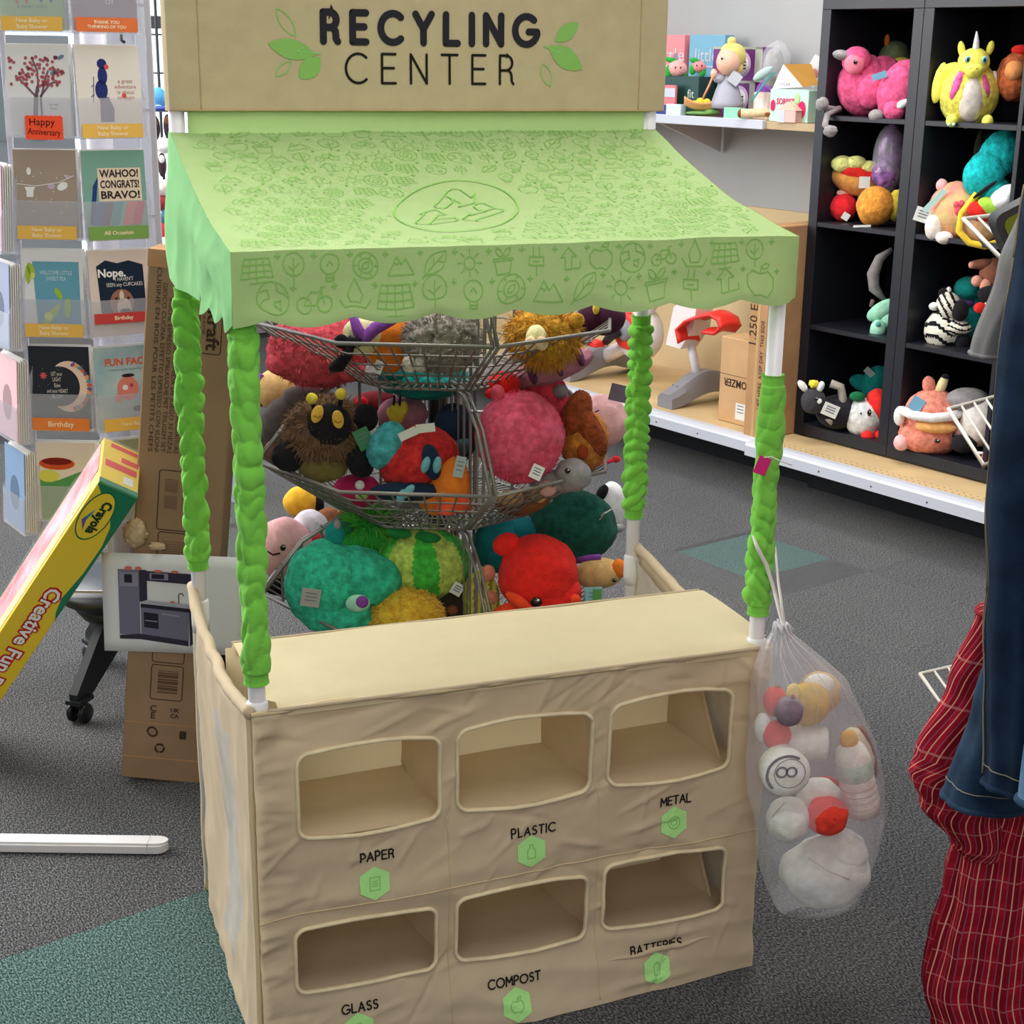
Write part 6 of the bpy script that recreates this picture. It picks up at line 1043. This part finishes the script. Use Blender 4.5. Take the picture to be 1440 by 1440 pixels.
# flat white foot of a display stand on the carpet
t = thing('stand_foot', 'flat white metal foot bar with rounded end lying on the carpet', 'stand', (-.66, 2.668, 0)); 
P = [(-.7, -.020), (-.024, -.020)] + arc(-.024, 0, .024, .020, -90, 90, 10) + [(-.7, .020)]
b = MB(); b.prism(P, .004, .019); b.prism([(x * .99, y * .8) for x, y in P], .019, .024); b.build('bar', mat('satin_white', (226, 222, 222), rough=.35, spec=.5), t, smooth='sharp'); b = MB(); b.box((-.0375, -.0203, .003), (-.0365, .0203, .0245)); b.build('cap_seam', mat('seam_grey', (170, 176, 172)), t, smooth=False); b = MB(); [b.lathe([(.012, 0), (.012, .005)], 12, M=TR(x, 0, 0)) for x in (-.05, -.35)]; b.build('pad', IRON, t)
# storefront far away at the left with bright day behind, and the accessory rack before it
SFM = TR(-1.9, 8.0, 0) @ RZ(.6558)
def sbx(nm, a, c, m): b = MB(); b.box(a, c); o = b.build(nm, m, None, smooth=False); o.matrix_world = SFM; return struct(o)
ALU = plas('aluminium_frame', (120, 124, 136), rough=.4)
w1 = sbx('window_1', (-2.2, 0, .45), (2.2, .02, 3), film('window_glass', (235, 245, 250), .06, .03)); sbx('wall_front', (-2.6, -.02, 0), (2.6, .06, .45), mat('painted_wall', (226, 226, 222), rough=.7))
for x in (-2.2, -1.1, -.06, .42, 1.1, 2.2): f_ = MB(); f_.box((x - .035, -.05, .45), (x + .035, .05, 3)); f_.build('mullion', ALU, w1, smooth=False)
for z in (.45, 1.62): f_ = MB(); f_.box((-2.2, -.05, z - .03), (2.2, .05, z + .03)); f_.build('transom', ALU, w1, smooth=False)
sk = MB(); sk.box((-6, 2.5, -1), (6, 2.6, 6)); o = sk.build('sky_backdrop', mat('daylight', (226, 240, 255), emit=2.2), None, smooth=False); o.matrix_world = SFM; struct(o)
t = thing('shop_front_opposite', 'pale building with windows seen bright through the storefront glass', 'building', M=SFM @ TR(-.6, 1.9, 0)); b = MB(); b.box((-1, 0, 0), (1, .3, 1.56)); b.build('wall', mat('pale_facade', (220, 224, 226), rough=.8), t, smooth=False)
for x in (.3, .5, .72): b = MB(); b.box((x, -.02, .95), (x + .1, -.005, 1.5)); b.build('window', mat('facade_window', (190, 206, 200), rough=.3), t, smooth=False)
t = thing('accessory_rack', 'dark wire rack hung with caps and sunglasses before the storefront window', 'display rack', at(228, 200, 5.2) - Vector((0, 0, at(228, 200, 5.2).z))); zz = at(228, 200, 5.2).z
b = MB()
for x in (-.07, .0, .07): b.tube([(x, 0, .1), (x, 0, 1.9)], .005, 6)
b.build('upright', IRON, t); b = MB()
for z in (-.02, .1, .22, .34): b.tube([(-.13, 0, zz + z), (.13, 0, zz + z)], .003, 6); b.tube([(-.12, 0, zz + z), (-.12, -.08, zz + z + .01), (-.11, -.1, zz + z + .03)], .003, 6)
b.build('rail', IRON, t); b = MB(); b.rbox((-.16, -.12, 0), (.16, .12, .1), .01); b.build('base', IRON, t, smooth=False)
def acc(nm, lab, cat, px, py, Y): return Toy(nm, lab, px, py, Y, None, cat)
t = acc('cap', 'bright blue cap hanging on the wire rack near the storefront', 'cap', 222, 138, 5.1); t('crown', F2('cap_blue', (90, 170, 230)), (0, 0, 0, 13, 12, 15), sub=3); t('brim', F2('cap_blue_dark', (70, 90, 170)), (0, -10, -14, 13, 10, 4), sub=3); t('badge', WHP, (0, -9, -14, 8, 4, 5), sub=2)
for px, py, lab in ((219, 180, 'left dark leather purse hanging on the wire rack'), (236, 178, 'right dark leather purse hanging on the wire rack'), (228, 232, 'black and white round purse low on the wire rack')):
    t = acc('purse', lab, 'purse', px, py, 5.1); t('body', F2('purse_dark', (60, 48, 54)), (0, 0, 0, 6, 5, 17), sub=3); t('strap_top', WHP if py > 200 else BRNP, (0, -4, 8, 4, 4, 6), sub=2)
for px, py, c, lab in ((232, 205, (232, 230, 234), 'white fabric flower on the wire rack'), (232, 264, (240, 214, 210), 'pale pink goods piled below the wire rack'), (226, 285, (150, 60, 66), 'row of small red goods on the low rack'), (236, 304, (70, 110, 130), 'blue green goods heaped on the low rack'), (228, 322, (196, 60, 70), 'red packet at the bottom of the low rack')):
    t = acc('shop_goods', lab, 'goods', px, py, 4.9 if py > 250 else 5.1); t('body', F2('goods_%d' % py, c), (0, 0, 0, 12, 9, 11), (6, 3, 4, 9, 8, 9), sub=3, lump=.3)
t = thing('low_table', 'low white display table below the accessory rack', 'table', at(228, 345, 4.8) - Vector((0, 0, at(228, 345, 4.8).z))); z_ = at(228, 345, 4.8).z; b = MB(); b.rbox((-.14, -.02, z_ - .03), (.16, .3, z_), .004); b.build('top', WHM, t, smooth=False)
for x in (-.12, .14):
    for y in (0, .28): b = MB(); b.box((x - .01, y - .01, 0), (x + .01, y + .01, z_ - .03)); b.build('leg', WHM, t, smooth=False)
# ------------------------------------------------------------------ knotted clear bag of plush groceries hung on the right front post
SB = lambda px, py, y=0: on_frame(SM, px, py, y - .085)
t = thing('clear_bag', 'clear plastic bag of plush groceries tied to the right front post', 'bag', M=SM @ TR(*SB(1150, 1282)))
b0 = SB(1150, 1282)
ROW = [(885, 1097, 1108), (897, 1088, 1120), (915, 1079, 1140), (960, 1069, 1188), (1000, 1064, 1209), (1060, 1059, 1231), (1110, 1060, 1243), (1160, 1070, 1241), (1210, 1079, 1230), (1250, 1090, 1213), (1275, 1099, 1198), (1283, 1108, 1190)]
RW = []
for py, xa, xb in ROW: p, q = SB(xa, py), SB(xb, py); RW.append(((p.x + q.x) / 2 - b0.x, (p.z + q.z) / 2 - b0.z, (q.x - p.x) / 2))
RW = RW[::-1]
def bagpt(u, v):
    f = v * (len(RW) - 1); i = min(int(f), len(RW) - 2); g = f - i; cx, z, r = [RW[i][k] + (RW[i + 1][k] - RW[i][k]) * g for k in range(3)]
    a = 2 * PI * u; tight = 1 if v < .75 else max(.25, 1 - (v - .75) * 3); w = 1 + .05 * nz(math.cos(a) * 3, math.sin(a) * 3, z * 9) + (.07 * math.cos(a * 9 + z * 20) + .05 * math.cos(a * 17)) * max(0, (v - .55) / .45)
    ry = min(r * .85, .068) * (min(1, .25 + v * 6)); return (cx + r * w * math.cos(a), .01 + ry * w * math.sin(a), z)
b = MB(); b.grid(bagpt, 64, 60); b.build('bag_film', film('bag_film', (240, 240, 246), .27, .16, 1.0), t)
top = Vector(bagpt(0, 1)); top.x = RW[-1][0]
b = MB()
for k in range(9): a = k * .7; b.tube([(top.x, .01, top.z - .004), (top.x + .010 * math.cos(a), .01 + .010 * math.sin(a), top.z + .006), (top.x + .018 * math.cos(a) + .004, .01 + .016 * math.sin(a), top.z - .006 - .006 * (k % 3))], [.005, .006, .003], 6, flat=.4)
[b.tube([Vector(bagpt(u0 + .012 * math.sin(j * .9 + u0 * 9), 1 - .36 * j / 12)) * 1.0 for j in range(13)], [.0010 - .00007 * j for j in range(13)], 5) for u0 in (.66, .73, .79, .86)]
b.build('knot', film('knot_film', (244, 244, 248), .55, .12, .8), t)
lp = [Vector(SB(*q)) - b0 for q in [(1103, 884, 0), (1097, 862, .02), (1089, 830, .055), (1078, 795, .06), (1064, 768, .062), (1060, 754, .085), (1072, 748, .118), (1090, 770, .1), (1094, 815, .05), (1100, 855, .01), (1104, 884, 0)]]
b = MB(); P = []
for i in range(len(lp) - 1): P += [lp[i].lerp(lp[i + 1], k / 4) for k in range(4)]
b.tube(P + [lp[-1]], .0036, 8, flat=.5); b.build('tie_string', mat('milky_string', (226, 222, 214), rough=.4), t)
GB_ = 'plush groceries in the clear bag'
def bt(nm, lab, px, py, y): return Toy(nm, lab, 0, 0, 0, GB_, 'plush grocery', .1, P=SM @ SB(px, py, y))
PW = F2('plush_cream_white', (238, 226, 212)); PR_ = F2('plush_bright_red', (222, 60, 46)); PG_ = F2('plush_mustard', (196, 160, 50)); PS = F2('plush_sand', (200, 166, 104)); GRL = ink((140, 134, 138))
t = bt('plush_bread', 'sandy plush loaf with pale top at the top of the clear bag', 1152, 974, .022); t('body', PS, (0, 0, 0, 31, 26, 31)); t('patch', PW, (-6, -14, 12, 22, 14, 16), sub=3)
t = bt('plush_pear', 'mustard yellow plush pear under the loaf in the bag', 1132, 990, -.012); t('body', PG_, (4, 0, 0, 32, 24, 32)); t('leaf', F2('plush_gold', (226, 190, 90)), (-22, -14, 18, 10, 8, 14), sub=3)
t = bt('plush_plum', 'dusky purple plush plum in the upper part of the bag', 1110, 1000, -.036); t('body', F2('plush_dusk', (128, 112, 122)), (0, 0, 0, 20, 18, 22)); t('stalk', BRNP, (2, -4, 20, 3, 3, 5), sub=2)
t = bt('plush_tomato', 'red plush tomato at the upper left edge of the bag', 1090, 986, .005); t('body', PR_, (0, 0, 0, 17, 18, 22)); t('stalk', F2('plush_stalk', (150, 110, 60)), (2, 0, 22, 4, 4, 4), sub=2)
t = bt('plush_mushroom', 'red and cream plush mushroom at the left middle of the bag', 1084, 1030, .0); t('cap', PR_, (6, -10, -4, 20, 16, 22)); t('stem', PW, (-10, 4, 8, 14, 16, 22))
t = bt('plush_roll', 'white plush paper roll lying across the middle of the bag', 1132, 1044, -.01); b = MB(); k = t.k; M_ = RZ(-.2) @ RY(PI / 2); b.lathe([(21 * k, -30 * k), (24 * k, -24 * k), (24 * k, 26 * k), (21 * k, 31 * k)], 24, M=M_); b.build('roll', PW, t.r); b = MB(); b.lathe([(5 * k, 31 * k), (5 * k, 32 * k), (14 * k, 32 * k), (14 * k, 31.2 * k)], 18, M=M_); b.build('roll_core', F2('core_grey', (150, 144, 144)), t.r)
t = bt('plush_can', 'white plush can with a grey ring pull facing out of the bag', 1103, 1084, -.045); b = MB(); k = t.k; M_ = RX(PI / 2); b.lathe([(30 * k, -20 * k), (35 * k, -14 * k), (35 * k, 10 * k), (32 * k, 14 * k), (20 * k, 17 * k), (.1 * k, 18 * k)], 32, M=M_); b.build('can', PW, t.r)
b = MB(); stroke(b, arc(0, 2 * k, 29 * k, 28 * k, 60, 225, 20), 4 * k, lambda u, v: (u, -16.2 * k, v)); stroke(b, circ(3 * k, 4 * k, 22 * k, 28), 1.2 * k, lambda u, v: (u, -17.2 * k, v)); stroke(b, circ(-9 * k, 7 * k, 7.5 * k, 14), 3 * k, lambda u, v: (u, -18.6 * k, v)); stroke(b, circ(5 * k, 7 * k, 7 * k, 14), 3 * k, lambda u, v: (u, -18.6 * k, v)); b.build('printed_ring_pull', GRL, t.r, smooth=False)
t = bt('plush_egg', 'off-white plush ball at the lower left of the bag', 1108, 1152, -.02); t('body', PW, (0, 0, 0, 31, 28, 33)); t.tube('stitched_seam', ink((196, 184, 168)), [(-24, -14, -18), (-26, -12, 6), (-12, -18, 26)], .8)
t = bt('plush_mushroom', 'white plush mushroom with red rim in the centre of the bag', 1152, 1122, .022); t('cap', PW, (0, 0, 0, 33, 26, 30)); t('rim', F2('plush_crimson', (176, 40, 40)), (8, 6, 2, 32, 22, 30), sub=3)
t = bt('plush_apple', 'round red plush apple at the front centre of the bag', 1163, 1147, -.040); t('body', PR_, (0, 0, 0, 30, 26, 28), lump=.12); t('dimple', F2('plush_dark_red', (190, 40, 34)), (2, -24, -6, 4, 3, 4), sub=2)
t = bt('plush_bottle', 'plush bottle with gold cap and pale green band on the right of the bag', 1204, 1092, -.03); b = MB(); k = t.k; TL = RY(-.26); b.lathe([(8 * k, -62 * k), (24 * k, -58 * k), (26 * k, -40 * k), (25 * k, 6 * k), (25 * k, 30 * k), (21 * k, 44 * k), (12 * k, 54 * k)], 24, M=TL); o = b.build('bottle', F2('plush_pinkish_white', (234, 216, 206)), t.r); b = MB(); b.lathe([(25.4 * k, 2 * k), (26 * k, 4 * k), (26 * k, 26 * k), (25.4 * k, 28 * k)], 24, M=TL, cap=False); b.build('band', F2('plush_pale_green', (186, 202, 190)), t.r); b = MB(); b.lathe([(12 * k, 52 * k), (13 * k, 58 * k), (11 * k, 68 * k), (5 * k, 72 * k)], 18, M=TL); b.build('cap', F2('plush_cap_gold', (214, 168, 70)), t.r)
b = MB()
for z in (-12, -22, -32, -42): b.lathe([(25.6 * k, z * k), (26.3 * k, (z + 1) * k), (25.6 * k, (z + 2) * k)], 24, M=TL, cap=False)
b.build('printed_rings', ink((206, 188, 180)), t.r)
t = bt('plush_banana', 'cream plush slice with brown edge at the back right of the bag', 1212, 1062, .03); t('body', F2('plush_oat', (226, 204, 176)), (-6, 0, 0, 24, 18, 44, RY(-.3))); t('edge', BRNP, (8, 2, 4, 11, 14, 44, RY(-.3)))
t = bt('plush_sack', 'big off-white plush bundle at the bottom of the bag', 1160, 1224, -.004); t('body', PW, (0, 0, -2, 62, 44, 52), (22, 0, 30, 36, 34, 30), lump=.1); t.tube('stitched_seam', ink((226, 214, 200)), [(-36, -32, 22), (-10, -46, 0), (20, -44, -14)], .8)
# pink tag tied to the right front post
P0 = SM @ SB(1075, 655, .062); t = thing('pink_tag', 'small bright pink tag tied by a white thread to the right front post', 'tag', P0); b = MB(); k = mpp(P0); M_ = RY(.35); b.rbox((-12 * k, -.001, -14 * k), (6 * k, .001, 12 * k), .001, 0, M_); b.build('tag', plas('magenta_card', (214, 40, 120)), t, smooth=False); b = MB(); b.tube([(-2 * k, -.001, 12 * k), (8 * k, -.003, 14 * k), (22 * k, -.004, 8 * k), (38 * k, -.002, 2 * k)], .0009, 6); b.build('thread', mat('white_thread', (236, 232, 226)), t)
# ------------------------------------------------------------------ garments on a rail at the right edge
def sweep(rows, n, fold=.006, ff=3, seed=0, top=False):
    # a hanging tube of cloth: rows = (cx, cy, z, rx, ry)
    b = MB(); R = []
    for i in range(len(rows) - 1):
        for k in range(10): g = k / 10; g2 = g * g * (3 - 2 * g); R.append([rows[i][j] + (rows[i + 1][j] - rows[i][j]) * (g if j == 2 else g2) for j in range(5)])
    R.append(list(rows[-1])); N = len(R) - 1
    def f(u, v):
        r = R[int(round(v * N))]; a = 2 * PI * u; c, s_ = math.cos(a), math.sin(a)
        w = fold * (ridge(c * ff + seed, s_ * ff, r[2] * 2.2 + seed) - .4) + fold * .5 * nz(c * 6, s_ * 6, r[2] * 7 + seed)
        return (r[0] + (r[3] + w) * c, r[1] + (r[4] + w) * s_, r[2])
    b.grid(f, n, N); return b, f
rail = thing('garment_rail', 'black garment rail carrying clothes at the right edge', 'clothes rack', (.86, 1.9, 0)); b = MB(); b.tube([(.05, -.5, 1.66), (.05, .5, 1.66)], .014, 12); b.build('hanging_bar', IRON, rail)
for y in (-.48, .48): b = MB(); b.tube([(.05, y, .02), (.05, y, 1.66)], .014, 12); b.build('post', IRON, rail); b = MB(); b.tube([(-.0, y, .02), (.3, y, .02)], .016, 10); b.build('foot', IRON, rail)
def denim(nm, c1, c2):
    m = mat(nm, c1, rough=.9, bump=.4, bscale=900, col2=c2, vscale=16, sheen=.05, spec=.1); return m
DN = denim('dark_denim', (18, 34, 54), (34, 56, 82)); DN2 = denim('mid_denim', (26, 46, 68), (48, 74, 100)); THR = cloth('denim_thread', (150, 140, 116))
def hang(nm, label, cat, x, y): 
    t = thing(nm, label, cat, (x, y, 0)); b = MB(); b.tube([(.0, .0, 1.52), (.01, 0, 1.6), (.03, 0, 1.65), (.05, 0, 1.676), (.07, 0, 1.655)], .003, 6); b.tube([(-.1, 0, 1.47), (0, 0, 1.53), (.2, 0, 1.5), (.25, 0, 1.47)], .005, 8); b.build('hanger', IRON, t); return t
J = hang('jeans', 'dark blue jeans hanging at the right edge in front of a red plaid shirt', 'jeans', .84, 1.80)
X = lambda px, py, Y=1.8: at(px, py, Y)
def rowpx(py, x0, x1, Y, ry): p, q = at(x0, py, Y), at(x1, py, Y); return ((p.x + q.x) / 2 - .84, Y - 1.80, (p.z + q.z) / 2, abs(q.x - p.x) / 2, ry)
rows = [(-.16 + .02, 0, 1.49, .10, .05), rowpx(330, 1436, 1640, 1.79, .055), rowpx(500, 1408, 1620, 1.79, .058), rowpx(700, 1390, 1590, 1.79, .055), rowpx(850, 1392, 1570, 1.79, .05), rowpx(980, 1388, 1560, 1.79, .048), rowpx(1104, 1384, 1550, 1.79, .046)]
b, f1 = sweep(rows, 48, .006, 2.2, 1); lg = b.build('front_leg', DN, J); N_ = 240
b = MB()
for du in (.468, .476): b.tube([Vector(f1(du, .12 + .87 * i / 60)) + Vector((-.0012, -.0012, 0)) for i in range(61)], .0008, 5)
b.tube([Vector(f1(.40 + .5 * i / 40, .965)) + Vector((0, -.0015, 0)) for i in range(41)], .0009, 5); b.build('stitching', THR, lg)
b = MB(); b.tube([f1(i / 48, 1) for i in range(48)], .0042, 8, closed=True); b.build('hem', DN, lg)
rows = [(-.12, .06, 1.48, .08, .04), rowpx(600, 1420, 1600, 1.86, .05), rowpx(900, 1394, 1530, 1.85, .05), rowpx(1000, 1368, 1490, 1.85, .05), rowpx(1122, 1329, 1440, 1.85, .05)]
b, f2 = sweep(rows, 44, .005, 2, 6); lg = b.build('back_leg', DN2, J); b = MB(); b.tube([f2(i / 44, 1) for i in range(44)], .0042, 8, closed=True); b.build('hem', DN2, lg); b = MB(); b.tube([Vector(f2(.45 + .5 * i / 40, .962)) + Vector((0, -.0016, 0)) for i in range(41)], .0008, 5); b.build('stitching', THR, lg)
t = hang('light_jeans', 'lighter blue denim hem just inside the right frame edge', 'jeans', .62, 1.60); h_ = at(1434, 1128, 1.6); rx_ = .075; cx_ = h_.x + rx_ - .62; b, f3 = sweep([(cx_ + .01, 0, 1.48, .08, .04), (cx_ + .006, 0, .9, .077, .04), (cx_, 0, h_.z, rx_, .04)], 36, .004, 2, 3); lg = b.build('leg', denim('light_denim', (74, 110, 146), (110, 144, 176)), t); b = MB(); b.tube([f3(i / 36, 1) for i in range(36)], .0045, 8, closed=True); b.build('hem', DN2, lg)
t = hang('grey_top', 'grey sleeve hanging above the jeans at the right edge', 'top', .88, 1.95); k_ = 1.95
def rg(py, x0, x1): p, q = at(x0, py, k_), at(x1, py, k_); return ((p.x + q.x) / 2 - .88, 0, (p.z + q.z) / 2, (q.x - p.x) / 2, .03)
b, f4 = sweep([(-.05, 0, 1.46, .06, .03), rg(290, 1438, 1520), rg(380, 1405, 1470), rg(498, 1367, 1420)], 36, .004, 2, 5); sl_ = b.build('sleeve', cloth('grey_jersey', (128, 126, 126)), t); b = MB(); b.tube([f4(i / 36, 1) for i in range(36)], .003, 8, closed=True); b.build('hem', cloth('grey_jersey', (128, 126, 126)), sl_)
def plaid():
    m = bpy.data.materials.new('red_plaid'); m.use_nodes = True; nt = m.node_tree; n = nt.nodes; bs = n['Principled BSDF']; bs.inputs['Roughness'].default_value = .9; bs.inputs['Specular IOR Level'].default_value = .1
    uv = n.new('ShaderNodeUVMap'); sp_ = n.new('ShaderNodeSeparateXYZ'); nt.links.new(uv.outputs['UV'], sp_.inputs[0])
    def line(ax, freq, wd, ph):
        a = n.new('ShaderNodeMath'); a.operation = 'MULTIPLY_ADD'; a.inputs[1].default_value = freq; a.inputs[2].default_value = ph; nt.links.new(sp_.outputs[ax], a.inputs[0])
        c = n.new('ShaderNodeMath'); c.operation = 'FRACT'; nt.links.new(a.outputs[0], c.inputs[0]); d = n.new('ShaderNodeMath'); d.operation = 'LESS_THAN'; d.inputs[1].default_value = wd; nt.links.new(c.outputs[0], d.inputs[0]); return d
    def mix(fac, base, col, k=1):
        x = n.new('ShaderNodeMix'); x.data_type = 'RGBA'; mm = n.new('ShaderNodeMath'); mm.operation = 'MULTIPLY'; mm.inputs[1].default_value = k; nt.links.new(fac.outputs[0], mm.inputs[0]); nt.links.new(mm.outputs[0], x.inputs[0]); x.inputs[7].default_value = lin(col)
        if isinstance(base, tuple): x.inputs[6].default_value = lin(base)
        else: nt.links.new(base.outputs[2], x.inputs[6])
        return x
    c = mix(line(0, 1, .5, .2), (166, 26, 46), (136, 18, 36)); c = mix(line(1, 1, .5, .1), c, (120, 14, 30), .4); c = mix(line(0, 2, .10, 0), c, (236, 170, 150), .9); c = mix(line(1, 1, .05, .4), c, (220, 150, 140), .4); c = mix(line(0, 2, .08, .45), c, (150, 90, 110), .8)
    nt.links.new(c.outputs[2], bs.inputs['Base Color']); return m
PL = plaid()
def with_uv(b, o, nu, nv, su, sv, sk=0):
    uv = o.data.uv_layers.new(name='UVMap'); w = nu + 1
    for l in o.data.loops: i, j = l.vertex_index % w, l.vertex_index // w; uv.data[l.index].uv = (i / nu * su + sk * j / nv, j / nv * sv)
t = hang('plaid_shirt', 'red plaid shirt with white pinstripes hanging behind the jeans', 'shirt', .86, 1.98); YS = 1.98
def rs(py, x0, x1, ry, dy=0): p, q = at(x0, py, YS), at(x1, py, YS); return ((p.x + q.x) / 2 - .86, dy, (p.z + q.z) / 2, (q.x - p.x) / 2, ry)
b, f5 = sweep([(-.06, .0, 1.47, .05, .03), rs(700, 1410, 1500, .035), rs(842, 1390, 1470, .035), rs(860, 1374, 1455, .036), rs(960, 1334, 1425, .038), rs(1060, 1288, 1400, .040), rs(1085, 1280, 1396, .04), rs(1130, 1296, 1400, .04), rs(1185, 1338, 1410, .035), rs(1200, 1350, 1412, .03)], 48, .004, 2, 4); o = b.build('sleeve', PL, t); with_uv(b, o, 48, 90, 8, 14, 7)
b, f6 = sweep([(-.02, .03, 1.46, .09, .04), rs(900, 1410, 1560, .045, .04), rs(1140, 1370, 1560, .05, .03), rs(1190, 1348, 1560, .05, .02), rs(1260, 1336, 1560, .05, .02), rs(1330, 1318, 1560, .055, .02), rs(1390, 1306, 1560, .055, .02), rs(1450, 1318, 1560, .055, .02), rs(1480, 1330, 1560, .05, .02)], 72, .016, 2.6, 8); o = b.build('body', PL, t); with_uv(b, o, 72, 80, 20, 15)
b = MB(); b.tube([Vector(f5(i / 48, .335)) for i in range(48)], .003, 8, closed=True); b.build('cuff_edge', cloth('plaid_red_plain', (150, 24, 42)), t)
# wire display stand with slanted white wire shelves, mostly outside the frame
WW = plas('white_coated_wire', (226, 220, 208), rough=.4)
wp = at(1600, 600, 2.55); t = thing('wire_display_stand', 'white wire display stand whose slanted shelf corners show behind the clothes', 'display rack', (wp.x, wp.y, 0)); b = MB(); b.tube([(0, 0, .02), (0, 0, 1.7)], .012, 10); b.build('pole', WW, t); b = MB(); b.lathe([(.09, 0), (.09, .01), (.02, .025)], 24); b.build('base', WW, t)
for A1, A2, A3, n_ in (((1355, 308, 2.62), (1411, 367, 2.36), (1452, 296, 2.70), 5), ((1334, 575, 2.62), (1383, 654, 2.38), (1420, 552, 2.72), 5), ((1294, 948, 2.40), (1330, 1000, 2.25), (1390, 925, 2.48), 5)):
    p, q, r = [at(*a) - Vector((wp.x, wp.y, 0)) for a in (A1, A2, A3)]; s4 = q + (r - p); b = MB(); b.tube([p, q, s4, r], .0038, 8, closed=True)
    far = (r + s4) / 2; b.tube([far, Vector((0, 0, far.z + .01))], .006, 8); sh = b.build('wire_shelf', WW, t)
    for k in range(1, n_): b = MB(); b.tube([p.lerp(r, k / n_), q.lerp(s4, k / n_)], .0024, 6); b.build('shelf_wire', WW, sh)
# dark rimmed tote with an olive front at the far right
P0 = at(1450, 318, 2.3); t = thing('tote_bag', 'dark rimmed bag with olive green front at the right frame edge', 'bag', P0); k = mpp(P0); b = MB()
def rr(h, w, r): return [(x, z) for x, z in arc(w - r, h - r, r, r, 0, 90, 6) + arc(-w + r, h - r, r, r, 90, 180, 6) + arc(-w + r, -h + r, r, r, 180, 270, 6) + arc(w - r, -h + r, r, r, 270, 360, 6)]
b.prism([(x * k, z * k) for x, z in rr(40, 48, 16)], -.02, .02, 0, RY(-.5) @ RX(PI / 2)); b.build('shell', plas('charcoal_rubber', (62, 62, 64), rough=.6), t, smooth='sharp'); b = MB(); b.prism([(x * k, z * k) for x, z in rr(30, 38, 12)], .02, .022, 0, RY(-.5) @ RX(PI / 2)); b.build('front_panel', plas('olive_panel', (120, 140, 40), rough=.5), t, smooth='sharp'); b = MB(); b.tube([(20 * k, 0, 45 * k), (70 * k, .0, 60 * k), (100 * k, 0, 40 * k)], .006, 8); b.build('strap', plas('charcoal_rubber', (62, 62, 64), rough=.6), t)
